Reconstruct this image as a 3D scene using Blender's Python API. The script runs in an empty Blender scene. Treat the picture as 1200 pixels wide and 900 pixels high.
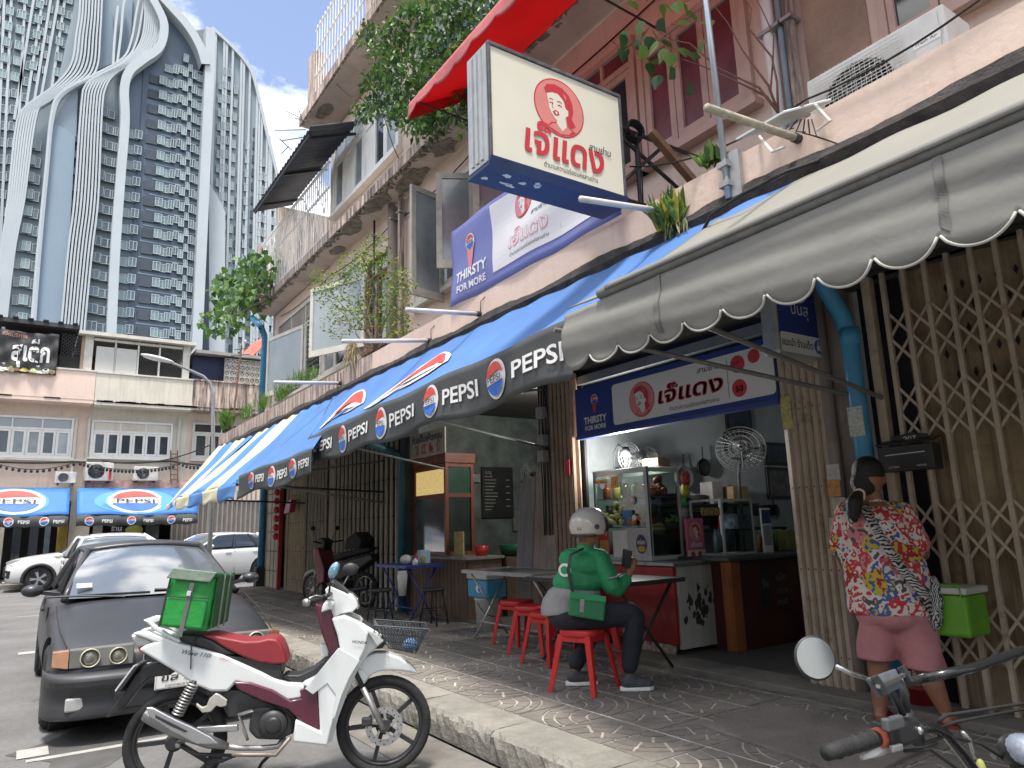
import bpy, bmesh, math, random
from mathutils import Vector, Matrix, Euler
random.seed(7)
S = bpy.context.scene
COL = S.collection
R_ = math.radians
# ------------------------------------------------------------------ camera
f_px, CX, CY, H = 832.0, 600.0, 450.0, 1.40
CAMR = Matrix(((0.82982321, -0.08632137, -0.5513094),
               (-0.55725163, -0.18022998, -0.81054782),
               (-0.02939488, 0.97982946, -0.19766175)))
cd = bpy.data.cameras.new('camera'); cam = bpy.data.objects.new('camera', cd); COL.objects.link(cam)
cam.matrix_world = Matrix.Translation((0, 0, H)) @ CAMR.to_4x4()
cd.sensor_width = 36; cd.lens = 36 * f_px / 1200; cd.clip_end = 3000; cd.clip_start = 0.05
S.camera = cam
# ------------------------------------------------------------------ light
SUN_DIR = Vector((-0.20, -0.26, 1.0)).normalized()      # towards the sun
w = bpy.data.worlds.new("World"); S.world = w; w.use_nodes = True
nt = w.node_tree; nt.nodes.clear()
out = nt.nodes.new('ShaderNodeOutputWorld'); bg = nt.nodes.new('ShaderNodeBackground')
sky = nt.nodes.new('ShaderNodeTexSky'); sky.sky_type = 'NISHITA'; sky.sun_disc = False
sky.sun_elevation = math.asin(SUN_DIR.z); sky.sun_rotation = math.atan2(SUN_DIR.x, SUN_DIR.y)
sky.air_density = 1.0; sky.dust_density = 1.0; sky.ozone_density = 2.2
bg.inputs[1].default_value = 0.15
tc = nt.nodes.new('ShaderNodeTexCoord')
mp = nt.nodes.new('ShaderNodeMapping'); mp.inputs['Scale'].default_value = (1, 1, 1.8); mp.inputs['Location'].default_value = (1.42, 0.72, 0.16)
nz = nt.nodes.new('ShaderNodeTexNoise'); nz.inputs['Scale'].default_value = 2.6; nz.inputs['Detail'].default_value = 9; nz.inputs['Roughness'].default_value = 0.56
cr = nt.nodes.new('ShaderNodeValToRGB'); cr.color_ramp.elements[0].position = 0.47; cr.color_ramp.elements[1].position = 0.60
cr.color_ramp.elements[0].color = (0.02, 0.02, 0.02, 1)
mx = nt.nodes.new('ShaderNodeMixRGB'); mx.inputs[2].default_value = (8.8, 8.5, 8.0, 1)
L = nt.links.new
L(tc.outputs['Generated'], mp.inputs[0]); L(mp.outputs[0], nz.inputs[0]); L(nz.outputs[0], cr.inputs[0])
sc_ = nt.nodes.new('ShaderNodeMixRGB'); sc_.blend_type = 'MULTIPLY'; sc_.inputs[0].default_value = 1; sc_.inputs[2].default_value = (0.80, 0.72, 0.70, 1); L(sky.outputs[0], sc_.inputs[1]); L(sc_.outputs[0], mx.inputs[1]); L(cr.outputs[0], mx.inputs[0]); L(mx.outputs[0], bg.inputs[0]); L(bg.outputs[0], out.inputs[0])
sd = bpy.data.lights.new('sun', 'SUN'); sd.energy = 2.2; sd.angle = R_(10.0); sd.color = (1.0, 0.95, 0.87)
so = bpy.data.objects.new('sun', sd); COL.objects.link(so); so.rotation_euler = SUN_DIR.to_track_quat('Z', 'Y').to_euler(); so.location = (0, 0, 60)
S.view_settings.view_transform = 'Standard'; S.view_settings.look = 'None'; S.view_settings.gamma = 1
S.view_settings.exposure = 1.40
S.render.engine = 'CYCLES'
S.cycles.max_bounces = 7; S.cycles.diffuse_bounces = 6; S.cycles.glossy_bounces = 3; S.cycles.transmission_bounces = 4; S.cycles.transparent_max_bounces = 8

# ------------------------------------------------------------------ measuring: a photo pixel on a known plane -> a point of the place
def ray(px, py): return CAMR @ Vector(((px - CX) / f_px, -(py - CY) / f_px, -1))
def P(px, py, X=None, Y=None, Z=None):
    d = ray(px, py)
    t = X / d.x if X is not None else (Y / d.y if Y is not None else (Z - H) / d.z)
    return Vector((d.x * t, d.y * t, H + d.z * t))

# ------------------------------------------------------------------ mesh builder
ORG = {}
class MB:
    def __init__(s): s.v = []; s.f = []; s.m = []; s.M = None
    def add(s, vs, fs, m=0):
        o = len(s.v)
        if s.M is not None: vs = [s.M @ Vector(p) for p in vs]
        s.v += [tuple(p) for p in vs]
        s.f += [tuple(i + o for i in f) for f in fs]; s.m += [m] * len(fs)
        return s
    def box(s, a, b, m=0):
        x0, y0, z0 = a; x1, y1, z1 = b
        vs = [(x0,y0,z0),(x1,y0,z0),(x1,y1,z0),(x0,y1,z0),(x0,y0,z1),(x1,y0,z1),(x1,y1,z1),(x0,y1,z1)]
        return s.add(vs, [(0,3,2,1),(4,5,6,7),(0,1,5,4),(1,2,6,5),(2,3,7,6),(3,0,4,7)], m)
    def cbox(s, c, d, rot=None, m=0):
        h = [x / 2 for x in d]; vs = []
        Rm = (Euler(rot).to_matrix() if isinstance(rot, (tuple, list)) else rot) if rot is not None else Matrix.Identity(3)
        for z in (-1, 1):
            for x, y in ((-1,-1),(1,-1),(1,1),(-1,1)):
                vs.append(Vector(c) + Rm @ Vector((x*h[0], y*h[1], z*h[2])))
        return s.add(vs, [(0,3,2,1),(4,5,6,7),(0,1,5,4),(1,2,6,5),(2,3,7,6),(3,0,4,7)], m)
    def bar(s, p0, p1, wd, th, up=(0,0,1), m=0):          # rectangular bar from p0 to p1
        p0 = Vector(p0); p1 = Vector(p1); d = (p1 - p0).normalized(); up = Vector(up)
        a = d.cross(up)
        if a.length < 1e-4: a = d.cross(Vector((1,0,0)))
        a.normalize(); b = a.cross(d).normalized()
        vs = [p + a*sx*wd/2 + b*sy*th/2 for p in (p0, p1) for sx, sy in ((-1,-1),(1,-1),(1,1),(-1,1))]
        return s.add(vs, [(0,3,2,1),(4,5,6,7),(0,1,5,4),(1,2,6,5),(2,3,7,6),(3,0,4,7)], m)
    def prism(s, pts, ext, m=0):
        ext = Vector(ext); n = len(pts); vs = [Vector(p) for p in pts] + [Vector(p) + ext for p in pts]
        return s.add(vs, [tuple(range(n)), tuple(range(2*n-1, n-1, -1))] + [((i+1) % n, i, n+i, n+(i+1) % n) for i in range(n)], m)
    def tube(s, pts, r, seg=8, m=0, cap=True, flat=None):
        pts = [Vector(p) for p in pts]; n = len(pts)
        rs = r if isinstance(r, (list, tuple)) else [r]*n
        vs = []; prev = None
        for i, p in enumerate(pts):
            t = (pts[min(i+1, n-1)] - pts[max(i-1, 0)])
            if t.length < 1e-9: t = Vector((0,0,1))
            t.normalize()
            if prev is None:
                a = t.cross(Vector((0,0,1)))
                if a.length < 0.05: a = t.cross(Vector((1,0,0)))
            else: a = prev - t * prev.dot(t)
            if a.length < 1e-6: a = t.orthogonal()
            a.normalize(); prev = a; b = t.cross(a)
            for k in range(seg):
                an = 2*math.pi*k/seg
                vs.append(p + a*math.cos(an)*rs[i] + b*math.sin(an)*rs[i]*(flat or 1))
        fs = [(i*seg+k, i*seg+(k+1) % seg, (i+1)*seg+(k+1) % seg, (i+1)*seg+k) for i in range(n-1) for k in range(seg)]
        if cap: fs += [tuple(range(seg-1, -1, -1)), tuple(range((n-1)*seg, n*seg))]
        return s.add(vs, fs, m)
    def lathe(s, prof, c=(0,0,0), axis='z', seg=20, m=0, sx=1, sy=1, mat=None, ring=False):
        vs = []; prof = list(prof) + ([prof[0]] if ring else [])
        for r, h in prof:
            for k in range(seg):
                a = 2*math.pi*k/seg; x, y = r*math.cos(a)*sx, r*math.sin(a)*sy
                p = Vector((x, y, h)) if axis == 'z' else (Vector((h, x, y)) if axis == 'x' else Vector((y, h, x)))
                if mat is not None: p = mat @ p
                vs.append(p + Vector(c))
        n = len(prof)
        fs = [(i*seg+k, i*seg+(k+1) % seg, (i+1)*seg+(k+1) % seg, (i+1)*seg+k) for i in range(n-1) for k in range(seg)]
        if not ring: fs += [tuple(range(seg-1, -1, -1)), tuple(range((n-1)*seg, n*seg))]
        return s.add(vs, fs, m)
    def ell(s, c, r, rot=None, seg=16, rings=10, m=0):
        Rm = Euler(rot).to_matrix() if rot is not None else Matrix.Identity(3)
        vs = []; 
        for i in range(1, rings):
            th = math.pi*i/rings
            for k in range(seg):
                a = 2*math.pi*k/seg
                vs.append(Vector(c) + Rm @ Vector((r[0]*math.sin(th)*math.cos(a), r[1]*math.sin(th)*math.sin(a), r[2]*math.cos(th))))
        fs = [(i*seg+(k+1) % seg, i*seg+k, (i+1)*seg+k, (i+1)*seg+(k+1) % seg) for i in range(rings-2) for k in range(seg)]
        vs += [Vector(c) + Rm @ Vector((0,0,r[2])), Vector(c) + Rm @ Vector((0,0,-r[2]))]
        t = (rings-1)*seg
        fs += [(t, k, (k+1) % seg) for k in range(seg)]
        fs += [(t+1, (rings-2)*seg+(k+1) % seg, (rings-2)*seg+k) for k in range(seg)]
        return s.add(vs, fs, m)
    def cap(s, p0, p1, r0, r1, seg=14, m=0):                # tapered capsule
        p0 = Vector(p0); p1 = Vector(p1); d = (p1-p0); l = d.length
        if l < 1e-6: return s.ell(p0, (r0,)*3, None, seg, 8, m)
        d /= l; pts = []; rs = []
        for a in (80, 55, 25, 0): pts.append(p0 - d*r0*math.sin(R_(a))); rs.append(r0*math.cos(R_(a)))
        for a in (0, 25, 55, 80): pts.append(p1 + d*r1*math.sin(R_(a))); rs.append(r1*math.cos(R_(a)))
        return s.tube(pts, rs, seg, m)
    def grid(s, nu, nv, fn, m=0, flip=False, mf=None):
        vs = [fn(i/nu, j/nv) for j in range(nv+1) for i in range(nu+1)]
        o = len(s.v); fs = []; 
        for j in range(nv):
            for i in range(nu):
                q = (j*(nu+1)+i, j*(nu+1)+i+1, (j+1)*(nu+1)+i+1, (j+1)*(nu+1)+i)
                fs.append(q[::-1] if flip else q)
        s.add(vs, fs, m)
        if mf: 
            n = len(fs)
            for q in range(n): s.m[len(s.m)-n+q] = mf((q % nu)/nu, (q//nu)/nv)
        return s
    def loft(s, rings, m=0, cap=True, closed=True):
        n = len(rings[0]); vs = [p for r in rings for p in r]
        rng = n if closed else n-1
        fs = [(i*n+k, i*n+(k+1) % n, (i+1)*n+(k+1) % n, (i+1)*n+k) for i in range(len(rings)-1) for k in range(rng)]
        if cap and closed: fs += [tuple(range(n-1, -1, -1)), tuple(range((len(rings)-1)*n, len(rings)*n))]
        return s.add(vs, fs, m)
    def mesh(s, name, mats, org=(0,0,0), smooth=False):
        me = bpy.data.meshes.new(name); o = Vector(org)
        me.from_pydata([Vector(p) - o for p in s.v], [], s.f)
        for m in (mats if isinstance(mats, (list, tuple)) else [mats]): me.materials.append(m)
        me.polygons.foreach_set('material_index', s.m)
        if smooth: me.polygons.foreach_set('use_smooth', [True]*len(s.f))
        bm = bmesh.new(); bm.from_mesh(me); bmesh.ops.recalc_face_normals(bm, faces=bm.faces); bm.to_mesh(me); bm.free()
        me.update(); return me
    def build(s, name, mats, parent=None, smooth=False, bev=0, sub=0, solid=0, remesh=0, label=None, kind=None, auto=None, bseg=2, org=None, smit=0):
        o0 = ORG.get(parent.name, Vector((0,0,0))) if parent else Vector((0,0,0))
        me = s.mesh(name, mats, org if org is not None else o0, smooth or auto is not None)
        ob = bpy.data.objects.new(name, me); COL.objects.link(ob)
        if org is not None: ob.location = Vector(org) - o0
        if parent: ob.parent = parent
        ORG[ob.name] = Vector(org) if org is not None else o0
        if label: ob['label'] = label
        if kind: ob['kind'] = kind
        if solid:
            md = ob.modifiers.new('thickness', 'SOLIDIFY'); md.thickness = solid; md.offset = 0
        if remesh:
            md = ob.modifiers.new('remesh', 'REMESH'); md.mode = 'VOXEL'; md.voxel_size = remesh; md.use_smooth_shade = True
            if smit:
                md = ob.modifiers.new('smooth', 'SMOOTH'); md.iterations = smit; md.factor = 0.5
        if bev:
            md = ob.modifiers.new('bevel', 'BEVEL'); md.width = bev; md.segments = bseg; md.limit_method = 'ANGLE'; md.angle_limit = R_(40)
        if sub:
            md = ob.modifiers.new('subsurf', 'SUBSURF'); md.levels = sub; md.render_levels = sub
        if auto is not None: me.set_sharp_from_angle(angle=R_(auto))
        return ob

def thing(name, label, cat, loc=(0,0,0), rotz=0, group=None, local=False):
    o = bpy.data.objects.new(name, None); COL.objects.link(o)
    o.location = loc; o.rotation_euler = (0, 0, rotz); o.empty_display_size = 0.2
    o['label'] = label; o['category'] = cat
    if group: o['group'] = group
    ORG[o.name] = Vector((0,0,0)) if local else Vector(loc)
    return o
def tag(o, label, cat, group=None, kind=None):
    o['label'] = label; o['category'] = cat
    if group: o['group'] = group
    if kind: o['kind'] = kind
    return o
def inst(me, name, parent, loc, rot=(0,0,0), scale=(1,1,1), label=None):
    ob = bpy.data.objects.new(name, me); COL.objects.link(ob)
    ob.location = Vector(loc) - ORG.get(parent.name, Vector((0,0,0))); ob.rotation_euler = rot; ob.scale = scale
    ob.parent = parent; ORG[ob.name] = Vector(loc)
    if label: ob['label'] = label
    return ob
def copy_tree(o, parent=None, loc=None, rotz=None, label=None):
    c = o.copy(); COL.objects.link(c); ORG[c.name] = ORG.get(o.name, Vector((0,0,0)))
    if parent is not None: c.parent = parent
    for ch in [x for x in bpy.data.objects if x.parent == o]: copy_tree(ch, c)
    if loc is not None: c.location = loc
    if rotz is not None: c.rotation_euler = (0, 0, rotz)
    if label: c['label'] = label
    return c

# ------------------------------------------------------------------ materials
MATS = {}
def mat(name, col, rough=0.7, var=0.15, scale=6.0, bump=0.0, metal=0.0, dirt=0.0, dirtcol=(0.06,0.05,0.04), streak=0.0,
        spec=None, fine=0.0, emit=None, alpha=None, coat=0.0, transl=0.0, bscale=None, rust=0.0, detail=5, sheen=0):
    if name in MATS: return MATS[name]
    m = bpy.data.materials.new(name); m.use_nodes = True; nt = m.node_tree; N = nt.nodes; L = nt.links.new
    b = N['Principled BSDF']; b.inputs['Roughness'].default_value = rough; b.inputs['Metallic'].default_value = metal
    if spec is not None: b.inputs['Specular IOR Level'].default_value = spec
    if coat: b.inputs['Coat Weight'].default_value = coat; b.inputs['Coat Roughness'].default_value = 0.08
    tc = N.new('ShaderNodeTexCoord'); geo = N.new('ShaderNodeNewGeometry')
    co = geo.outputs['Position']
    def noise(sc, det=detail, rg=0.6, vec=None):
        n = N.new('ShaderNodeTexNoise'); n.inputs['Scale'].default_value = sc; n.inputs['Detail'].default_value = det; n.inputs['Roughness'].default_value = rg
        L(vec or co, n.inputs['Vector']); return n.outputs['Fac']
    def ramp(x, a, c):
        r = N.new('ShaderNodeMapRange'); r.inputs['From Min'].default_value = a; r.inputs['From Max'].default_value = c; L(x, r.inputs['Value']); return r.outputs[0]
    def mixc(fac, c1, c2, mode='MIX'):
        x = N.new('ShaderNodeMixRGB'); x.blend_type = mode
        if isinstance(fac, (int, float)): x.inputs[0].default_value = fac
        else: L(fac, x.inputs[0])
        for i, c in ((1, c1), (2, c2)):
            if isinstance(c, tuple): x.inputs[i].default_value = (*c, 1)
            else: L(c, x.inputs[i])
        return x.outputs[0]
    c = col
    lo = tuple(max(0, x*(1-var)) for x in col); hi = tuple(min(1, x*(1+var)) for x in col)
    cur = mixc(ramp(noise(scale), 0.3, 0.7), lo, hi)
    if fine: cur = mixc(ramp(noise(scale*18, 3), 0.35, 0.65), cur, mixc(fine, cur, (0.5,0.5,0.5), 'MULTIPLY'))
    if streak:
        mpn = N.new('ShaderNodeMapping'); mpn.inputs['Scale'].default_value = (7, 7, 0.5); L(co, mpn.inputs[0])
        s1 = ramp(noise(1.6, 6, 0.7, mpn.outputs[0]), 0.52-0.13*streak, 0.70-0.12*streak)
        mu = N.new('ShaderNodeMath'); mu.operation = 'MULTIPLY'; L(s1, mu.inputs[0]); mu.inputs[1].default_value = streak
        cur = mixc(mu.outputs[0], cur, dirtcol)
    if dirt:
        d1 = ramp(noise(scale*0.35, 8, 0.72), 0.52, 0.72)
        mu = N.new('ShaderNodeMath'); mu.operation = 'MULTIPLY'; L(d1, mu.inputs[0]); mu.inputs[1].default_value = dirt
        cur = mixc(mu.outputs[0], cur, dirtcol)
    if rust:
        d1 = ramp(noise(scale*1.3, 8, 0.75), 0.56, 0.64)
        mu = N.new('ShaderNodeMath'); mu.operation = 'MULTIPLY'; L(d1, mu.inputs[0]); mu.inputs[1].default_value = rust
        cur = mixc(mu.outputs[0], cur, (0.16, 0.06, 0.025))
    L(cur, b.inputs['Base Color'])
    rr = N.new('ShaderNodeMapRange'); rr.inputs['To Min'].default_value = max(0, rough-0.07); rr.inputs['To Max'].default_value = min(1, rough+0.1); L(noise(scale*2.3), rr.inputs['Value']); L(rr.outputs[0], b.inputs['Roughness'])
    if bump:
        bp = N.new('ShaderNodeBump'); bp.inputs['Strength'].default_value = min(1, bump); bp.inputs['Distance'].default_value = 0.02
        L(noise(bscale or scale*5, 6), bp.inputs['Height']); L(bp.outputs[0], b.inputs['Normal'])
    if emit:
        b.inputs['Emission Color'].default_value = (*emit[0], 1); b.inputs['Emission Strength'].default_value = emit[1]
    if alpha is not None: b.inputs['Alpha'].default_value = alpha
    if transl:
        tr = N.new('ShaderNodeBsdfTranslucent'); L(cur, tr.inputs['Color']); mxs = N.new('ShaderNodeMixShader'); mxs.inputs[0].default_value = transl
        L(b.outputs[0], mxs.inputs[1]); L(tr.outputs[0], mxs.inputs[2]); L(mxs.outputs[0], N['Material Output'].inputs[0])
    MATS[name] = m; return m
def glass(name, tint=(0.85,0.88,0.88), rough=0.03, mixf=0.75):
    """thin pane: partly mirror, partly see-through"""
    if name in MATS: return MATS[name]
    m = bpy.data.materials.new(name); m.use_nodes = True; nt = m.node_tree; N = nt.nodes; L = nt.links.new
    N.remove(N['Principled BSDF'])
    tr = N.new('ShaderNodeBsdfTransparent'); tr.inputs[0].default_value = (*tint, 1)
    gl = N.new('ShaderNodeBsdfGlossy'); gl.inputs['Roughness'].default_value = rough; gl.inputs[0].default_value = (0.9,0.92,0.95,1)
    fr = N.new('ShaderNodeLayerWeight'); fr.inputs[0].default_value = 0.5; pw = N.new('ShaderNodeMath'); pw.operation = 'POWER'; L(fr.outputs['Facing'], pw.inputs[0]); pw.inputs[1].default_value = 4
    ad = N.new('ShaderNodeMath'); ad.operation = 'MULTIPLY_ADD'; L(pw.outputs[0], ad.inputs[0]); ad.inputs[1].default_value = 0.6; ad.inputs[2].default_value = 0.04
    mx = N.new('ShaderNodeMixShader'); L(ad.outputs[0], mx.inputs[0]); L(tr.outputs[0], mx.inputs[1]); L(gl.outputs[0], mx.inputs[2]); L(mx.outputs[0], N['Material Output'].inputs[0])
    MATS[name] = m; return m

# ------------------------------------------------------------------ flat print: shapes and lettering in (u, v), mapped onto a surface
_txt_cache = {}
def text_tris(s, bold=0.0, shear=0.0):
    key = (s, bold, shear)
    if key in _txt_cache: return _txt_cache[key]
    cu = bpy.data.curves.new('t', 'FONT'); cu.body = s; cu.size = 1.0; cu.offset = bold; cu.shear = shear; cu.resolution_u = 3
    ob = bpy.data.objects.new('t', cu); COL.objects.link(ob)
    dg = bpy.context.evaluated_depsgraph_get(); me = bpy.data.meshes.new_from_object(ob.evaluated_get(dg))
    vs = [(v.co.x, v.co.y) for v in me.vertices]; fs = [tuple(p.vertices) for p in me.polygons]
    bpy.data.objects.remove(ob); bpy.data.curves.remove(cu); bpy.data.meshes.remove(me)
    _txt_cache[key] = (vs, fs); return vs, fs
class Flat:
    def __init__(s, mapf, lift=0.0015): s.mb = MB(); s.map = mapf; s.lift = lift; s.off = (0, 0, 1, 1, 0)
    def tf(s, u, v):
        ou, ov, su, sv, rot = s.off; c, n = math.cos(rot), math.sin(rot); u *= su; v *= sv
        return ou + u*c - v*n, ov + u*n + v*c
    def poly(s, pts, m, layer=1):
        vs = [s.map(*s.tf(u, v), layer*s.lift) for u, v in pts]
        # fan of strips kept as one ngon
        s.mb.add(vs, [tuple(range(len(vs)))], m); return s
    def circle(s, u, v, r, m, layer=1, ry=None, n=28):
        ry = ry or r
        return s.poly([(u + r*math.cos(2*math.pi*k/n), v + ry*math.sin(2*math.pi*k/n)) for k in range(n)], m, layer)
    def rect(s, u0, v0, u1, v1, m, layer=1, rc=0):
        if rc:
            pts = []
            for (cu, cv, a0) in ((u1-rc, v0+rc, -90), (u1-rc, v1-rc, 0), (u0+rc, v1-rc, 90), (u0+rc, v0+rc, 180)):
                for k in range(5): a = R_(a0 + 22.5*k); pts.append((cu + rc*math.cos(a), cv + rc*math.sin(a)))
            return s.poly(pts, m, layer)
        return s.poly([(u0,v0),(u1,v0),(u1,v1),(u0,v1)], m, layer)
    def gridrect(s, u0, v0, u1, v1, m, layer=1, nu=44, nv=12):
        s.mb.grid(nu, nv, lambda a, b: s.map(u0+(u1-u0)*a, v0+(v1-v0)*b, layer*s.lift), m); return s
    def line(s, pts, w, m, layer=1):
        for (a, b) in zip(pts[:-1], pts[1:]):
            dx, dy = b[0]-a[0], b[1]-a[1]; l = math.hypot(dx, dy) or 1; nx, ny = -dy/l*w/2, dx/l*w/2
            s.poly([(a[0]+nx,a[1]+ny),(a[0]-nx,a[1]-ny),(b[0]-nx,b[1]-ny),(b[0]+nx,b[1]+ny)], m, layer)
        return s
    def text(s, t, u, v, size, m, layer=2, width=None, bold=0.0, center=True, shear=0.0):
        vs, fs = text_tris(t, bold, shear)
        if not vs: return s
        x0 = min(p[0] for p in vs); x1 = max(p[0] for p in vs)
        k = (width/(x1-x0)) if width else size
        ox = -(x0+x1)/2 if center else -x0
        s.mb.add([s.map(*s.tf(u + (p[0]+ox)*k, v + p[1]*size), layer*s.lift) for p in vs], fs, m); return s
    def build(s, name, mats, parent, label=None): 
        ob = s.mb.build(name, mats, parent, label=label)
        return ob

def pepsi(F, u, v, r, red, white, blue, black, layer=1, ol=None, rx=None):
    """round drinks emblem: red wave, white band with the word, blue wave"""
    rx = rx or r
    F.circle(u, v, rx*1.0, white, layer, ry=r)
    if ol is not None: F.circle(u, v, rx*1.1, ol, layer-0.5, ry=r*1.1)
    n = 14
    def arc(a0, a1, k=0.93): return [(u + rx*k*math.cos(R_(a0+(a1-a0)*i/n)), v + r*k*math.sin(R_(a0+(a1-a0)*i/n))) for i in range(n+1)]
    top = arc(12, 165)
    wave = [(u - rx*0.90 + rx*1.80*i/n, v + r*(0.28 + 0.10*math.sin(-1.2 + 3.6*i/n))) for i in range(n+1)]
    F.poly(top + wave, red, layer+1)
    bot = arc(-12, -165)
    wave = [(u - rx*0.90 + rx*1.80*i/n, v - r*(0.34 + 0.10*math.sin(1.6 - 3.6*i/n))) for i in range(n+1)]
    F.poly(bot + wave, blue, layer+1)
    F.text('PEPSI', u, v - r*0.20, r*0.50, black, layer+2, width=rx*1.5, bold=0.012)

def lady(F, u, v, s, pink, red, white, layer=1, ol=None):
    """round emblem: woman's head in three-quarter view, dark red hair, open mouth"""
    q = lambda pts: [(u + x*s, v + y*s) for x, y in pts]
    F.circle(u, v, s*1.05, ol if ol is not None else red, layer, n=36); F.circle(u, v, s, pink, layer+1, n=36)
    F.poly(q([(-.55,-.82),(-.38,-.62),(-.12,-.55),(.3,-.55),(.55,-.68),(.68,-.72),(.45,-.88),(.1,-.98),(-.25,-.95)]), red, layer+2)  # collar
    F.poly(q([(-.48,-.80),(-.32,-.66),(-.10,-.58),(.3,-.60),(.5,-.72),(.35,-.88),(0,-.95)]), pink, layer+3)
    F.poly(q([(-.12,-.2),(.22,-.2),(.27,-.62),(.08,-.82),(-.05,-.7),(-.14,-.6)]), white, layer+3.6)                     # neck
    F.poly(q([(-.52,.35),(-.62,.55),(-.5,.72),(-.2,.82),(.15,.78),(.42,.6),(.56,.3),(.58,0),(.5,-.25),(.66,-.5),(.45,-.62),(.3,-.5),(.25,-.1),(.2,.3),(-.1,.5),(-.35,.42)]), red, layer+4)
    F.poly(q([(-.52,.38),(-.3,.48),(-.05,.50),(.18,.32),(.26,.05),(.36,.0),(.36,-.18),(.26,-.25),(.2,-.42),(.0,-.52),(-.2,-.46),(-.36,-.28),(-.44,-.1),(-.46,.1)]), white, layer+4.5)
    F.poly(q([(-.30,-.22),(-.18,-.12),(-.05,-.16),(-.02,-.26),(-.12,-.34),(-.24,-.32)]), red, layer+6)               # mouth
    F.poly(q([(-.22,-.20),(-.14,-.18),(-.08,-.24),(-.16,-.28)]), white, layer+7)
    F.line(q([(-.42,.20),(-.34,.24),(-.26,.21)]), s*.035, red, layer+6); F.line(q([(-.10,.20),(.0,.24),(.10,.19)]), s*.035, red, layer+6)
    F.line(q([(-.42,.08),(-.33,.10),(-.27,.07)]), s*.045, red, layer+6); F.line(q([(-.08,.07),(.01,.10),(.10,.05)]), s*.045, red, layer+6)
    F.line(q([(-.28,.12),(-.32,-.06),(-.26,-.09)]), s*.025, red, layer+6)
    F.poly(q([(.18,.60),(.30,.50),(.28,.35),(.22,.45)]), pink, layer+6)
# ================================================================== MATERIALS USED WIDELY
M = lambda n: MATS[n]
asphalt = mat('asphalt', (0.165,0.165,0.162), 0.9, 0.22, 1.2, bump=0.6, bscale=90, fine=0.35, dirt=0.35, dirtcol=(0.05,0.05,0.047))
concrete = mat('kerb_concrete', (0.24,0.228,0.197), 0.9, 0.30, 3, bump=1.0, bscale=22, dirt=0.7, dirtcol=(0.08,0.075,0.05), fine=0.25)
paver_m = mat('paver_dark', (0.19,0.173,0.15), 0.8, 0.3, 2.2, bump=0.6, bscale=50, dirt=0.55, dirtcol=(0.05,0.045,0.04), fine=0.3)
grout_m = mat('pale_joint', (0.40,0.375,0.32), 0.9, 0.35, 7, dirt=0.6, dirtcol=(0.10,0.09,0.08))
pink = mat('pink_paint', (0.70,0.545,0.45), 0.85, 0.07, 1.2, bump=0.25, bscale=14, dirt=0.25, dirtcol=(0.30,0.22,0.18), streak=0.15)
pink_dirty = mat('pink_paint_mouldy', (0.60,0.47,0.39), 0.9, 0.16, 2.5, bump=0.6, bscale=20, dirt=0.6, dirtcol=(0.07,0.06,0.05), streak=0.9)
pink_wall = mat('pale_pink_wall', (0.66,0.54,0.45), 0.88, 0.09, 1.4, bump=0.25, bscale=14, dirt=0.3, dirtcol=(0.33,0.26,0.2), streak=0.2)
cream_wall = mat('cream_wall', (0.60,0.56,0.47), 0.88, 0.08, 1.2, bump=0.2, bscale=12, dirt=0.35, dirtcol=(0.33,0.29,0.22), streak=0.3)
white_paint = mat('white_paint', (0.72,0.71,0.67), 0.6, 0.06, 4, dirt=0.3, dirtcol=(0.4,0.38,0.33), streak=0.15)
offwhite = mat('offwhite_frame', (0.56,0.54,0.47), 0.7, 0.1, 4, dirt=0.45, dirtcol=(0.25,0.22,0.17))
mould = mat('black_mould', (0.045,0.04,0.038), 0.95, 0.5, 8, bump=0.8)
slab_m = mat('stained_slab', (0.52,0.43,0.37), 0.92, 0.12, 2.0, bump=0.5, dirt=0.65, dirtcol=(0.20,0.165,0.14))
spall = mat('spalled_concrete', (0.20,0.175,0.14), 0.95, 0.5, 7, bump=1.0, bscale=16)
darkvoid = mat('dark_interior', (0.022,0.024,0.026), 0.9, 0.3, 3)
grey_metal = mat('grey_metal', (0.33,0.34,0.34), 0.45, 0.12, 8, metal=0.6, rust=0.25)
dark_metal = mat('dark_metal', (0.04,0.042,0.045), 0.5, 0.2, 8, metal=0.3, rust=0.15)
white_metal = mat('white_metal', (0.62,0.62,0.58), 0.5, 0.08, 6, dirt=0.35, dirtcol=(0.3,0.27,0.22))
black_rub = mat('black_rubber', (0.016,0.016,0.017), 0.75, 0.25, 20, bump=0.2)
blue_pipe = mat('blue_pvc', (0.05,0.26,0.46), 0.5, 0.12, 6, dirt=0.25, dirtcol=(0.04,0.12,0.2))
glass_dk = mat('dark_window_glass', (0.035,0.045,0.052), 0.08, 0.5, 0.9, spec=0.9)
glass_gr = mat('frosted_window_glass', (0.30,0.34,0.35), 0.35, 0.15, 1.5, spec=0.6, dirt=0.2)
rusty = mat('rusty_brown_metal', (0.15,0.08,0.05), 0.8, 0.3, 9, rust=0.6)

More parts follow.
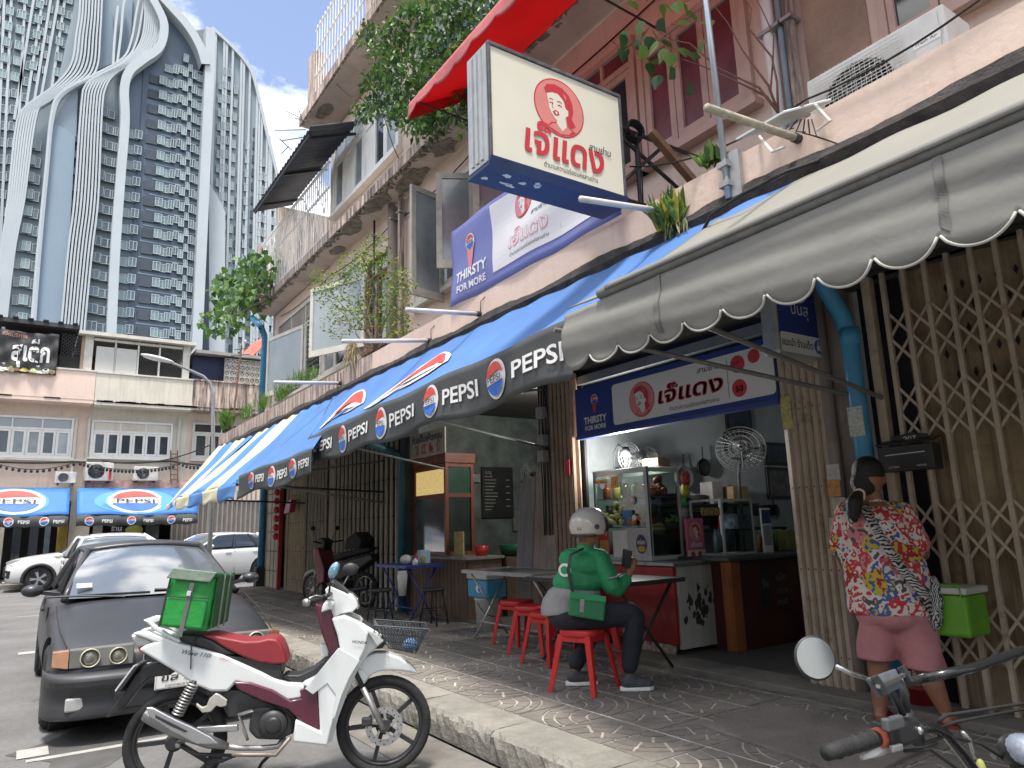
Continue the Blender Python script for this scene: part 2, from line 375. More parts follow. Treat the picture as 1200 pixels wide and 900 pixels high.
# ================================================================== GROUND
def sheet(name, x0, y0, x1, y1, z, m, nx=1, ny=1, dz=0.0):
    mb = MB(); mb.grid(nx, ny, lambda u, v: (x0+(x1-x0)*u, y0+(y1-y0)*v, z)); return mb.build(name, m, kind='structure')
sheet('ground', -1500, -1500, 1500, 1500, -0.03, mat('far_ground', (0.13,0.13,0.12), 0.95, 0.2, 0.05))
sheet('road', -40, -20, 2.40, 27.2, 0.0, asphalt)
sheet('cross_road', 2.40, 19.3, 60, 27.2, -0.002, asphalt)
gut = MB(); gut.box((2.02,-8,-0.01),(2.44,19.0,0.006)); gut.build('gutter', mat('gutter_concrete', (0.17,0.16,0.14), 0.92, 0.3, 2, bump=0.7, dirt=0.8, dirtcol=(0.07,0.066,0.055)), kind='structure')
# painted marks: bay lines between parked vehicles
paint = mat('worn_road_paint', (0.36,0.355,0.335), 0.85, 0.15, 9, dirt=0.95, dirtcol=(0.14,0.138,0.13))
mk = MB()
a, b = P(83,892,Z=0), P(200,864,Z=0)
for p, q, wd in ((P(30,893,Z=0), P(235,858,Z=0), .07), (P(20,723,Z=0), P(52,721,Z=0), .07)):
    d = (q-p).normalized(); n = Vector((-d.y, d.x, 0))*wd/2
    mk.add([p-n+Vector((0,0,.004)), q-n+Vector((0,0,.004)), q+n+Vector((0,0,.004)), p+n+Vector((0,0,.004))], [(0,1,2,3)])
for px, py in ((30,766),(36,884)):
    c = P(px,py,Z=0); mk.add([c+Vector((x,y,.006)) for x,y in ((-.08,-.1),(.1,-.1),(.1,.14),(-.08,.14))], [(0,1,2,3)])
mk.build('road_marking', paint, kind='structure')
# patches in the asphalt
pt = MB()
for k in range(5):
    c = Vector((random.uniform(-3,1.2), random.uniform(4.5,16), .003)); pts = []
    for i in range(11):
        a_ = 2*math.pi*i/11; r = random.uniform(.25,.6); pts.append(c + Vector((r*math.cos(a_)*0.8, r*1.6*math.sin(a_), 0)))
    pt.add(pts, [tuple(range(11))])
pt.build('asphalt_patch', mat('dark_asphalt', (0.085,0.085,0.082), 0.9, 0.25, 5, bump=0.5, bscale=80), kind='structure')

SW = 0.18
pv = MB(); pv.box((2.78,-8,0),(6.3,18.5,SW-0.0055)); pavement = pv.build('pavement', grout_m, kind='structure')
fl = MB(); fl.box((4.97,-8,0.02),(9.6,18.5,SW+0.02)); fl.build('shop_floor', mat('shop_floor_tiles', (0.10,0.095,0.088), 0.6, 0.2, 3, dirt=0.5), kind='structure')
# kerb stones: cast blocks, worn
kerb_root = MB(); kerb_root.box((2.50,-8,0),(2.80,18.55,SW-0.05)); kerb = kerb_root.build('kerb', concrete, kind='structure')
def kerb_mesh():
    mb = MB(); n = 22; L_ = 0.998; rnd = random.Random(random.random())
    prof = [(2.475,0.0),(2.472,0.10),(2.480,0.150),(2.505,0.176),(2.56,0.184),(2.80,0.186)]
    jit = [[(rnd.uniform(-.011,.010), rnd.uniform(-.008,.006)) for _ in prof] for _ in range(n+1)]
    rings = []
    for i in range(n+1):
        rings.append([Vector((x - 2.48 + jit[i][k][0]*(1 if 0<k<5 else 0), L_*i/n, z + jit[i][k][1]*(1 if 0<k<5 else 0))) for k, (x, z) in enumerate(prof)] + [Vector((.32, L_*i/n, 0))])
    mb.loft(rings); return mb.mesh('kerb_stone', concrete, smooth=False)
kms = [kerb_mesh() for _ in range(4)]
for i in range(22):
    inst(kms[i % 4], 'kerb_stone', kerb, (2.48, -3 + i*1.0, 0))
# pavers: fans of curved concrete pieces with pale joints
CELL = 0.42
def paver_pieces(flip):
    """pieces inside one square cell, as 2D polygons"""
    out = []; g = 0.008
    radii = [0.0, .13, .24, .34, CELL-0.004]
    for k in range(4):
        r0, r1 = radii[k]+g, radii[k+1]-g; nsec = (1, 2, 3, 3)[k]
        for s in range(nsec):
            a0, a1 = 90*s/nsec, 90*(s+1)/nsec; ga = math.degrees(g/max(r1, .05)); n = 5
            o_ = [(r1*math.cos(R_(a0+ga+(a1-a0-2*ga)*i/n)), r1*math.sin(R_(a0+ga+(a1-a0-2*ga)*i/n))) for i in range(n+1)]
            if r0 > 0.02: i_ = [(r0*math.cos(R_(a1-ga*2-(a1-a0-4*ga)*i/n)), r0*math.sin(R_(a1-ga*2-(a1-a0-4*ga)*i/n))) for i in range(n+1)]
            else: i_ = [(g, g)]
            out.append(o_+i_)
    n = 6; r = CELL+0.004
    arc_ = [(r*math.cos(R_(4+82*i/n)), r*math.sin(R_(4+82*i/n))) for i in range(n+1)]
    out.append([(min(x, CELL-g), min(y, CELL-g)) for x, y in arc_] + [(CELL-g, CELL-g)])
    if flip & 1: out = [[(CELL-x, y) for x, y in p][::-1] for p in out]
    if flip & 2: out = [[(x, CELL-y) for x, y in p][::-1] for p in out]
    return out
def paver_mesh(poly, h=0.010):
    mb = MB(); mb.prism([(x, y, -h) for x, y in poly], (0,0,h)); return mb.mesh('paver', paver_m)
PM = [[paver_mesh(p) for p in paver_pieces(fl_)] for fl_ in range(4)]
PP = [paver_pieces(fl_) for fl_ in range(4)]
rest = MB(); cnt = 0; cells = []
for ix in range(5):
    for iy in range(-4, 44): cells.append((ix, iy))
cells.sort(key=lambda c: (2.8+c[0]*.44-1.6)**2 + (c[1]*CELL-2.6)**2 if c[1]*CELL > 1.6 else 900+abs(c[1]))
for ix, iy in cells:
    x0 = 2.815 + ix*0.432; y0 = iy*CELL; fl_ = (ix + (iy % 2)*1) % 2 + 2*((ix + iy//2) % 2)
    for pi, poly in enumerate(PP[fl_]):
        z = SW + random.uniform(-.0012,.0012)
        if cnt < 300: inst(PM[fl_][pi], 'paver', pavement, (x0, y0, z)); cnt += 1
        else: rest.prism([(x0+x, y0+y, z-.016) for x, y in poly], (0,0,.016))
rest.build('paver_field', paver_m, pavement, kind='stuff')
# poured ramp patch and door sill near the gate
rp = MB(); q = [P(822,850,Z=SW+.01), P(905,826,Z=SW+.01), P(1100,868,Z=SW+.01), P(1010,915,Z=SW+.01)]
rp.prism([v + Vector((0,0,-.02)) for v in q], (0,0,.028)); rp.build('concrete_ramp', paver_m, kind='structure', bev=.008)
sl = MB(); sl.box((4.62,-3,SW-.01),(4.99,6.6,SW+.045)); sl.build('door_sill', mat('sill_concrete', (0.15,0.14,0.12), 0.9, 0.3, 3, bump=0.6, dirt=0.5), kind='structure', bev=.01)

# ================================================================== TOWER
TY = 140.0
def T(zx, zy, Y=TY): return P(zx/3, zy/3, Y=Y)       # coordinates read in the 3x enlargement
tower = thing('apartment_tower', 'very tall grey blue apartment tower with flowing white ribs rising behind the shophouses', 'tower', (30,150,0))
t_wall = mat('tower_wall', (0.25,0.31,0.35), 0.7, 0.05, 0.06)
t_pan = mat('tower_blue_panel', (0.20,0.27,0.33), 0.55, 0.06, 0.05)
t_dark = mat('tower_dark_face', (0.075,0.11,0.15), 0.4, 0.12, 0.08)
t_rib = mat('tower_white_rib', (0.40,0.44,0.46), 0.6, 0.05, 0.2)
t_win = mat('tower_window_glass', (0.08,0.125,0.14), 0.12, 0.6, 0.12, spec=0.8)
t_winl = mat('tower_pale_glass', (0.17,0.25,0.25), 0.15, 0.35, 0.15, spec=0.8)
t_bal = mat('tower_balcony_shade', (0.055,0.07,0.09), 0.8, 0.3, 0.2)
def mass(name, pts, Y, depth, m):
    mb = MB(); mb.prism([T(x, y, Y) for x, y in pts], (0, depth, 0)); return mb.build(name, m, tower)
mass('left_block', [(-500,-300),(300,-300),(290,80),(270,300),(200,420),(160,1330),(-700,1330)], 143, 22, t_wall)
mass('middle_block', [(330,-300),(520,-260),(590,60),(560,300),(500,500),(470,1330),(-40,1330),(0,900),(60,420),(200,300)], 141.5, 22, t_wall)
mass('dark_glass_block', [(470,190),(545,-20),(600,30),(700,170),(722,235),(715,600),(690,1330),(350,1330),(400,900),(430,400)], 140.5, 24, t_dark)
mass('rear_block', [(690,105),(752,100),(820,165),(880,240),(905,330),(940,470),(970,600),(985,700),(990,1330),(640,1330)], 146, 20, t_wall)
mass('flowing_panel', [(185,432),(225,450),(265,478),(240,900),(222,1330),(90,1330),(125,900)], 139.6, 2, t_pan)
mass('curved_panel', [(205,400),(235,345),(275,298),(268,480),(225,452),(190,436)], 139.9, 2, mat('tower_slate_panel', (0.20,0.25,0.30), 0.6, 0.05, 0.05))
mass('upper_panel', [(362,18),(395,45),(400,150),(395,222),(345,245),(350,140)], 141.0, 2, t_pan)
mass('upper_panel', [(418,25),(440,-5),(468,-10),(460,140),(435,205),(408,222),(405,120)], 141.0, 2, t_pan)
mass('wedge_panel', [(732,640),(765,690),(792,745),(790,1330),(730,1330)], 142, 3, t_rib)
mass('recess_shade_panel', [(505,235),(530,215),(510,400),(485,900),(470,1330),(440,1330),(462,900),(490,500)], 140.2, 1, mat('tower_recess', (0.07,0.095,0.13), 0.7, 0.1, 0.1))  # this and the next: raised dark panels with recess shade in their colour
mass('recess_shade_panel', [(718,700),(735,720),(735,1330),(690,1330),(715,900)], 141.6, 1, mat('tower_recess_shade_b', (0.05,0.06,0.08), 0.7, 0.1, 0.1))
mass('roof_cap', [(683,112),(735,97),(732,200),(722,235),(700,165)], 141.5, 3, mat('tower_roof_grey', (0.16,0.18,0.2), 0.7, 0.1, 0.3))
def smooth_path(pts, n=5):
    out = []
    for i in range(len(pts)-1):
        p0 = pts[max(i-1,0)]; p1 = pts[i]; p2 = pts[i+1]; p3 = pts[min(i+2,len(pts)-1)]
        for k in range(n):
            t = k/n
            out.append(tuple(0.5*((2*b)+(-a+c)*t+(2*a-5*b+4*c-d)*t*t+(-a+3*b-3*c+d)*t**3) for a, b, c, d in zip(p0, p1, p2, p3)))
    out.append(tuple(pts[-1])); return out
def ribbon(mb, pts, w, Y, depth, m=0, smooth=True):
    p = [T(x, y, Y) for x, y in (smooth_path(pts) if smooth else pts)]; n = len(p); vs = []
    for i in range(n):
        t = (p[min(i+1,n-1)] - p[max(i-1,0)]).normalized(); nn = Vector((-t.z, 0, t.x))*w/2
        vs += [p[i]+nn, p[i]-nn, p[i]-nn+Vector((0,depth,0)), p[i]+nn+Vector((0,depth,0))]
    mb.add(vs, [(i*4+k, i*4+(k+1) % 4, i*4+4+(k+1) % 4, i*4+4+k) for i in range(n-1) for k in range(4)], m)
def rib_family(Lp, Rp, n, w, Y=138.6, depth=1.3):
    for k in range(n):
        t = k/(n-1); mb = MB(); ribbon(mb, [(a[0]+(b[0]-a[0])*t, a[1]+(b[1]-a[1])*t) for a, b in zip(Lp, Rp)], w, Y+.031*k, depth); mb.build('rib', t_rib, tower)
rib_family([(285,-300),(282,0),(268,120),(250,225),(190,300),(85,378),(55,450),(28,700),(2,900),(-50,1330)], [(362,-300),(358,0),(352,120),(342,232),(300,283),(165,358),(125,415),(85,700),(48,900),(0,1330)], 8, .30, 138.8)
rib_family([(500,-60),(480,40),(462,140),(430,205),(330,262),(215,325),(180,400),(158,620),(130,900),(95,1330)], [(548,-60),(556,60),(530,165),(480,205),(385,250),(240,318),(190,400),(166,620),(140,900),(108,1330)], 5, .34)
rib_family([(505,-60),(510,60),(492,150),(440,215),(350,262),(300,300),(285,380),(262,700),(238,900),(200,1330)], [(552,-40),(560,90),(545,150),(515,200),(415,250),(372,305),(358,400),(345,700),(322,900),(280,1330)], 8, .30, 138.4)
rib_family([(415,20),(408,80),(402,150),(398,225)], [(440,-5),(432,30),(425,120),(412,222)], 2, .4, 138.9)
mb = MB(); ribbon(mb, [(505,-60),(560,35),(578,95),(560,165),(500,210),(455,250),(438,310),(440,430),(425,620),(405,900),(385,1330)], 1.5, 137.6, 2.2); mb.build('wide_rib', t_rib, tower)
mb = MB(); ribbon(mb, [(545,-40),(600,20),(665,95),(705,165),(724,225)], 1.7, 137.9, 3.5); mb.build('roof_band', t_rib, tower)
mb = MB(); ribbon(mb, [(741,97),(738,250),(722,600),(708,900),(688,1330)], 1.8, 138.27, 8, smooth=False); mb.build('wide_rib', t_rib, tower)
for x0, x1, yt in ((-20,-75,-300),(15,-40,-300),(40,-20,-300),(88,20,-300),(118,50,-300),(150,85,-300),(178,110,-300),(205,130,-300),(228,165,-300)):
    mb = MB(); ribbon(mb, [(x0+20,-300),(x0,0),(x1,420 if x1 > 40 else 1330)], .4, 142.2, 1, smooth=False); mb.build('rib', t_rib, tower)
top2 = [(760,108),(790,135),(820,165),(850,205),(880,240),(905,330),(922,400),(940,470),(955,540),(970,600),(980,670)]
for i, (xt, yt) in enumerate(top2):
    for dx in ((0, 9) if i % 2 else (0,)):
        mb = MB(); ribbon(mb, [(xt+dx, yt+dx), (xt+dx-(1330-yt)*0.030*(1.0-(i*.035)), 1330)], .45, 145.2, 1, smooth=False); mb.build('rib', t_rib, tower)
mb = MB(); ribbon(mb, [(745,95),(820,165),(880,240),(908,330),(940,470),(972,600),(988,700)], .7, 145.0, 2); mb.build('roof_edge', t_rib, tower)
# windows, floor by floor
FH = (T(400,600).z - T(400,657).z)
wcount = [0]; wrest = {}; ccount = [0]
def win_mesh(w, h, m1, kind):
    mb = MB()
    mb.box((-w/2,-.12,-h/2),(w/2,.3,h/2), 0)
    if kind:
        f = .10
        mb.box((-w/2,-.2,h/2-f),(w/2,-.1,h/2), 1); mb.box((-w/2,-.2,-h/2),(w/2,-.1,-h/2+f), 1)
        mb.box((-w/2,-.2,-h/2+f),(-w/2+f,-.1,h/2-f), 1); mb.box((w/2-f,-.2,-h/2+f),(w/2,-.1,h/2-f), 1); mb.box((-f/2,-.2,-h/2+f),(f/2,-.1,h/2-f), 1)
    return mb
def column(x_top, y_top, x_bot, y_bot, w, h, m1, Y, frame=True, phase=0.0, step=1):
    ccount[0] += 1; Y -= .013*ccount[0]; w *= .62; h *= .82
    wm = win_mesh(w, h, m1, frame); me = wm.mesh('window', [m1, t_rib])
    zt = T(x_top, y_top, Y).z; zb = T(x_bot, y_bot, Y).z; X0 = (T(x_top, y_top, Y).x, T(x_bot, y_bot, Y).x)
    k = math.ceil((zb + 1)/FH); 
    while (k+phase)*FH < zt:
        z = (k+phase)*FH; t = (z-zb)/(zt-zb); X = X0[1] + (X0[0]-X0[1])*t
        if wcount[0] < 300: inst(me, 'window', tower, (X, Y, z)); wcount[0] += 1
        else:
            key = m1.name; wrest.setdefault(key, (MB(), m1))[0].M = Matrix.Translation((X, Y, z))
            r = wrest[key][0]; r.add(wm.v, wm.f, 0); r.M = None
            for q in range(len(wm.f)): r.m[len(r.m)-len(wm.f)+q] = wm.m[q]
        k += step
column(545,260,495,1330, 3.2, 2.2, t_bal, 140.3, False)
column(595,240,560,1330, 2.6, 1.9, t_winl, 140.3)
column(640,200,600,1330, 1.5, 1.9, t_win, 140.3, phase=.2)
column(670,210,640,1330, 1.3, 1.9, t_winl, 140.3, phase=.5)
column(700,260,672,1330, 2.2, 1.9, t_winl, 140.3)
column(468,430,420,1330, 3.0, 2.1, t_winl, 140.3)
column(385,370,330,1330, 3.0, 2.0, t_win, 140.8)
column(408,420,365,1330, 1.4, 2.0, t_win, 140.8)
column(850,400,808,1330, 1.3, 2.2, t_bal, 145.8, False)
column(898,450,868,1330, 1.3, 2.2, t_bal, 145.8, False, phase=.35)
column(92,460,45,1330, 2.2, 2.0, t_win, 141.0)
column(130,470,95,1330, 2.2, 2.2, t_win, 141.0)
column(262,440,222,1330, 1.8, 1.8, t_win, 140.9)
column(150,-300,70,420, 2.4, 2.0, t_win, 142.8)
column(100,-300,30,700, 2.2, 2.0, t_win, 142.8, phase=.1)
column(192,-300,120,330, 1.2, 1.8, t_win, 142.8, phase=.4)
column(215,-300,150,300, 1.0, 1.8, t_win, 142.8)
column(255,-300,228,260, 2.2, 1.9, t_winl, 142.8)
column(45,-300,-20,1330, 2.0, 1.9, t_win, 142.8)
column(5,-300,-60,1330, 1.6, 1.9, t_win, 142.8, phase=.3)
column(830,300,790,1330, 1.2, 2.2, t_winl, 145.8)
column(775,300,745,1330, 1.2, 2.2, t_winl, 145.8)
column(925,550,905,1330, 1.2, 2.2, t_win, 145.8, phase=.2)
column(950,620,935,1330, 1.0, 2.2, t_winl, 145.8)
column(290,370,255,1330, 1.4, 1.8, t_win, 140.9)
for a_, b_, w_, m_, y_ in ((620,578,1.2,t_win,215),(655,620,1.2,t_winl,190),(575,535,1.6,t_winl,250),(685,657,1.2,t_win,230),(488,445,1.6,t_win,450),(362,312,2.0,t_win,360),(112,68,1.6,t_winl,470)): column(a_,y_,b_,1330,w_*1.3,2.1,m_,140.3 if a_ > 450 else 140.8,phase=.04)
for a_, b_, w_ in ((805,768,1.4),(872,840,1.3),(915,892,1.2),(935,915,1.2),(962,948,1.2),(790,758,1.0)): column(a_,int(a_*1.9-1180) if a_ > 860 else 220,b_,1330,w_,2.1,t_win if a_ % 2 else t_winl,145.8,phase=.1)
for a_, b_ in ((175,110),(120,50),(75,5),(235,200)): column(a_,-300,b_,300,1.8,2.0,t_winl,142.8,phase=.06)
for k_, (r, m1) in wrest.items(): r.build('far_windows', [m1, t_rib], tower, kind='stuff')
# floor lines on the dark face
fl_ = MB(); z = T(500,1330).z
k = math.ceil(z/FH)
while (k+.5)*FH < T(600,60).z:
    zz = (k+.5)*FH; tt = (zz - T(470,1330).z)/(T(585,90).z - T(470,1330).z); x0 = T(350,1330).x*(1-tt)+T(600,90).x*tt if zz < T(585,90).z else T(600,90).x
    xr = T(700,1330).x + (T(722,235).x - T(700,1330).x)*tt
    if zz < T(720,240).z: fl_.box((x0+2,140.36,zz-.12),(xr,140.7,zz+.12))
    k += 1
fl_.build('floor_line', mat('tower_floor_line', (0.20,0.25,0.30), 0.6, 0.1, 0.1), tower)

# ================================================================== BUILDING ACROSS THE STREET
BY = 28.5
across = thing('shophouse_row', 'old pink and cream shophouse row facing the street with big blue cola awnings', 'building', (4, BY, 0))
def A(px, py, d=0.0): return P(px, py, Y=BY-d)
def wbox(mb, F, a0, a1, z0, z1, d0, d1, m=0):
    p, q = Vector(F(a0, z0, d0)), Vector(F(a1, z1, d1))
    return mb.box([min(p[i], q[i]) for i in range(3)], [max(p[i], q[i]) for i in range(3)], m)
FY = lambda a, z, d: (a, BY-d, z)
def window(parent, F, a0, a1, z0, z1, cols, transom=0.0, fr=offwhite, gl=glass_dk, fw=0.05, top=None, tcols=None, d=0.0, inset=.06, sill=True, name='window'):
    mb = MB(); zt = z1 - (z1-z0)*transom
    wbox(mb, F, a0, a1, z0, z0+fw, d-.02, d+.05); wbox(mb, F, a0, a1, z1-fw, z1, d-.02, d+.05)
    wbox(mb, F, a0, a0+fw, z0+fw, z1-fw, d-.02, d+.048); wbox(mb, F, a1-fw, a1, z0+fw, z1-fw, d-.02, d+.048)
    if transom: wbox(mb, F, a0+fw, a1-fw, zt-fw/2, zt+fw/2, d-.02, d+.046)
    if sill: wbox(mb, F, a0-.06, a1+.06, z0-.07, z0-.003, d-.02, d+.12)
    fo = mb.build(name, fr, parent)
    wc = (a1-a0-2*fw)/cols
    for i in range(cols):
        s = a0+fw+i*wc; e = s+wc; zz1 = zt-fw/2 if transom else z1-fw
        sm = MB(); q = fw*1.1
        wbox(sm, F, s+.006, e-.006, z0+fw+.004, z0+fw+q, d-.01, d+.035); wbox(sm, F, s+.006, e-.006, zz1-q, zz1-.004, d-.01, d+.035)
        wbox(sm, F, s+.006, s+q, z0+fw+q, zz1-q, d-.01, d+.035); wbox(sm, F, e-q, e-.006, z0+fw+q, zz1-q, d-.01, d+.035)
        sm.build('sash', fr, fo)
        pm = MB(); wbox(pm, F, s+q, e-q, z0+fw+q, zz1-q, d-.004, d+.006); pm.build('pane', gl[i % len(gl)] if isinstance(gl, list) else gl, fo)
    if transom:
        tn = tcols or cols; wt = (a1-a0-2*fw)/tn
        for i in range(tn):
            s = a0+fw+i*wt
            pm = MB(); wbox(pm, F, s+.02, s+wt-.02, zt+fw/2+.004, z1-fw-.004, d-.004, d+.008); pm.build('transom_pane', top or gl if not isinstance(gl, list) else (top or gl[0]), fo)
            if i: 
                bm_ = MB(); wbox(bm_, F, s-.02, s+.02, zt+fw/2, z1-fw, d-.01, d+.04); bm_.build('mullion', fr, fo)
    return fo
def az(px, py, d=0): p = A(px, py, d); return p.x, p.z
xa0 = -16.0; xa1 = 14.0
xU1, xU2, xU3 = A(104,520).x, A(218,520).x, A(330,500).x
zGF = A(100,573).z; zW0 = A(100,538).z; zP0 = A(60,470).z; zP1 = A(60,437).z; zRF = A(100,398).z
mb = MB(); mb.box((xa0,BY,zGF-.4),(xU1,BY+9,zP0)); mb.build('wall', pink_wall, across, label='pale pink rendered wall')
mb = MB(); mb.box((xU1,BY-.01,zGF-.4),(xU2,BY+9,zP0)); mb.build('wall', cream_wall, across, label='cream rendered wall')
mb = MB(); mb.box((xU2,BY+.01,zGF-.4),(xa1,BY+9,zP0)); mb.build('wall', pink_wall, across)
# parapet band of the top storey
for x0, x1, m, dz in ((xa0,xU1,pink,0),(xU1,xU2,cream_wall,-.02),(xU2,xa1,pink_dirty,.0)):
    mb = MB(); mb.box((x0+.005,BY-.75,zP0+dz),(x1-.005,BY-.60,zP1+dz)); mb.box((x0+.01,BY-.74,zP0-.12+dz),(x1-.01,BY+.0,zP0+.0+dz-.003)); mb.build('parapet', m, across)
    mb = MB(); mb.box((x0+.005,BY-.79,zP1+dz+.003),(x1-.005,BY-.57,zP1+dz+.06)); mb.build('parapet_coping', offwhite if m is not pink_dirty else pink_dirty, across)
    for k in range(22):
        xx = random.uniform(x0,x1-.5); mb = MB(); mb.box((xx,BY-.757,zP0-.03+dz),(xx+random.uniform(.15,.8),BY-.751,zP0+random.uniform(-.01,.05)+dz)); mb.build('mould_stain', mould, across)
# top storey behind the parapet: dark room, columns, panels, mesh
mb = MB(); mb.box((xa0,BY+2.5,zP0),(xa1,BY+9,zRF-.1)); mb.build('rear_room', mat('dim_room', (0.16,0.15,0.14), 0.9, 0.3, 1.5, dirt=.5), across)
mb = MB(); mb.box((xa0,BY-.9,zRF+.12),(A(91,395).x,BY+9,zRF+.26)); mb.build('roof_slab', mat('rusty_roof_edge', (0.05,0.05,0.055), 0.8, 0.3, 4), across)
mb = MB(); mb.box((A(91,397).x,BY-.95,zRF-.02),(xU2,BY+9,zRF+.10)); mb.build('roof_slab', offwhite, across)
mb = MB(); mb.box((xU2+.01,BY-.8,zRF-.24),(xa1,BY+9,zRF-.12)); mb.build('roof_slab', mat('grey_roof_edge', (0.3,0.29,0.26), 0.9, 0.2, 3, dirt=.6), across)
for k in range(40):
    x = xa0 + 1.2 + k*.42
    if x > A(90,395).x: break
    mb = MB(); mb.box((x,BY-1.0,zRF+.262),(x+.16,BY-.2,zRF+.30)); mb.build('roof_rib', darkvoid, across)
def acol(px0, px1, m, zb=None, zt=None, d=.58, name='column'):
    mb = MB(); mb.box((A(px0,420,d).x,BY-d-.1,zb or zP1-.2),(A(px1,420,d).x,BY-d+.12,zt or zRF-.02)); return mb.build(name, m, across)
acol(98,108,offwhite); acol(214,222,offwhite); acol(-2,2,offwhite); acol(94,98,mat('old_wood', (0.30,0.20,0.13), 0.8, 0.2, 5))
for p0, p1 in ((112,134),(135,160)): acol(p0,p1,mat('grey_board', (0.50,0.49,0.45), 0.8, 0.05, 1), zt=zRF-.35, name='board_panel')
mesh_m = mat('wire_mesh', (0.05,0.05,0.05), 0.8, 0.2, 5)
def wire_panel(parent, F, a0, a1, z0, z1, s, r, m, name='wire_mesh'):
    mb = MB(); 
    n = int((a1-a0+z1-z0)/s)
    for i in range(n+1):
        for sg in (1, -1):
            t = i*s; 
            pts = []
            # diagonal from (a0+t, z0) going up-left / mirrored, clipped
            s0 = max(0, t-(a1-a0)); s1 = min(t, z1-z0)
            if s1 <= s0: continue
            p, q = (a0+t-s0, z0+s0), (a0+t-s1, z0+s1)
            if sg < 0: p, q = (a0+a1-p[0], p[1]), (a0+a1-q[0], q[1])
            mb.bar(F(p[0], p[1], 0), F(q[0], q[1], 0), r, r)
    return mb.build(name, m, parent)
FYp = lambda a, z, d: (a, BY-.6-d, z)
wire_panel(across, FYp, A(70,420,.6).x, A(94,420,.6).x, zP1+.06, zRF, .12, .02, mesh_m)
wire_panel(across, FYp, A(163,420,.6).x, A(186,420,.6).x, zP1+.06, zRF-.05, .12, .02, mesh_m)
wire_panel(across, FYp, A(188,420,.6).x, A(213,420,.6).x, zP1+.06, zRF-.05, .12, .02, mesh_m)
for px in (134.5,161.5,186.5): acol(px-1,px+1,offwhite,name='mullion')
mb = MB(); mb.box((A(110,403,.6).x,BY-.72,zRF-.16),(A(214,403,.6).x,BY-.62,zRF-.08)); mb.build('head_rail', offwhite, across)
mb = MB(); mb.box((A(223,430).x,BY-.4,zP1+.07),(A(262,430).x,BY-.35,zRF-.26)); mb.build('dark_opening', mat('opening_shade_sheet', (0.02,0.025,0.06), 0.8, 0.3, 2), across)  # solid sheet, the unlit opening's darkness put into its colour
# pierced block screen
bs = MB(); bx0, bx1 = A(263,430,.6).x, A(316,430,.6).x; z0, z1 = zP1+.08, zRF-.3
n = 9; m_ = 4
blk = MB(); cw, ch = (bx1-bx0)/n, (z1-z0)/m_
for (a0, a1, b0, b1) in ((0,1,0,.14),(0,1,.86,1),(0,.12,.14,.86),(.88,1,.14,.86)): blk.box((a0*cw,0,b0*ch),(a1*cw-.004,.1,b1*ch-.004))
blk.bar((cw*.1,.05,ch*.1),(cw*.9,.05,ch*.9),.04,.04); blk.bar((cw*.9,.052,ch*.1),(cw*.1,.052,ch*.9),.04,.04)
bme = blk.mesh('screen_block', mat('pierced_block', (0.42,0.40,0.35), 0.9, 0.2, 3, dirt=.5))
for i in range(n):
    for j in range(m_): inst(bme, 'screen_block', across, (bx0+i*cw, BY-.65, z0+j*ch))
# second-floor windows
def awin(px0, py0, px1, py1, cols, tr, top, gl, fr=white_paint, tc=None):
    x0, z1 = az(px0, py0); x1, z0 = az(px1, py1)
    return window(across, FY, x0, x1, z0, z1, cols, tr, fr, gl, .07, top, tc, d=.03)
gl_refl = mat('reflecting_glass', (0.22,0.24,0.25), 0.12, 0.5, 0.8, spec=0.8)
awin(-24,485,83,537,6,.30,mat('grey_transom', (0.33,0.36,0.38), .3,.1,1), [gl_refl, glass_dk, gl_refl, gl_refl, glass_dk, gl_refl], tc=3)
awin(108,492,200,538,6,.30,cream_wall, glass_dk, tc=3)
awin(226,495,290,540,4,.28,glass_dk, glass_dk, fr=offwhite, tc=2)
for px in (90, 105, 211): 
    a_ = A(px,490,.1); b_ = A(px,570,.1); mb = MB(); mb.tube([(a_.x,BY-.07,A(px,490).z),(a_.x,BY-.07,zGF)], .05); mb.build('downpipe', offwhite, across)
# ledge under windows, rotten
mb = MB(); mb.box((xa0,BY-.18,zW0-.10),(xU1-.02,BY+.01,zW0-.02)); mb.build('ledge', offwhite, across)
mb = MB(); mb.box((xU1,BY-.2,A(100,571).z-.05),(A(225,570).x,BY+.0,A(100,562).z)); mb.build('ledge', mat('peeling_paint', (0.45,0.30,0.28), .95,.5,4,bump=1,dirt=.9,dirtcol=(.12,.1,.09)), across)
# ground floor: piers, dark shopfronts
mb = MB(); mb.box((xa0,BY+2.2,0.15),(xa1+2,BY+2.4,zGF)); mb.build('shop_back_wall', darkvoid, across)
for px0, px1, m in ((79,103,cream_wall),(-2,3,cream_wall)):
    mb = MB(); mb.box((A(px0,640).x,BY-.02,0.15),(A(px1,640).x,BY+.4,zGF)); mb.build('pier', m, across)
def gf(name, px0, py0, px1, py1, m, d=.02):
    a, b = P(px0,py1,Y=BY-d), P(px1,py0,Y=BY-d); mb = MB(); mb.box((a.x,BY-d,a.z),(b.x,BY-d+.05,b.z)); return mb.build(name, m, across)
gf('shop_panel', 104,611,121,680, mat('beige_shutter', (0.32,0.29,0.24),.8,.1,3)); gf('shop_panel', 148,611,166,680, mat('grey_shutter', (0.12,0.12,0.12),.8,.1,3))
gf('shop_window', 166,612,187,680, glass_dk); gf('shop_window', 125,612,146,680, glass_dk); gf('shop_window', 8,616,26,690, glass_dk)
gf('shop_panel', 46,616,60,690, mat('sign_board', (0.10,0.14,0.16),.6,.4,5)); gf('shop_panel', 28,616,46,690, mat('black_panel', (0.03,0.035,0.045),.5,.1,3))
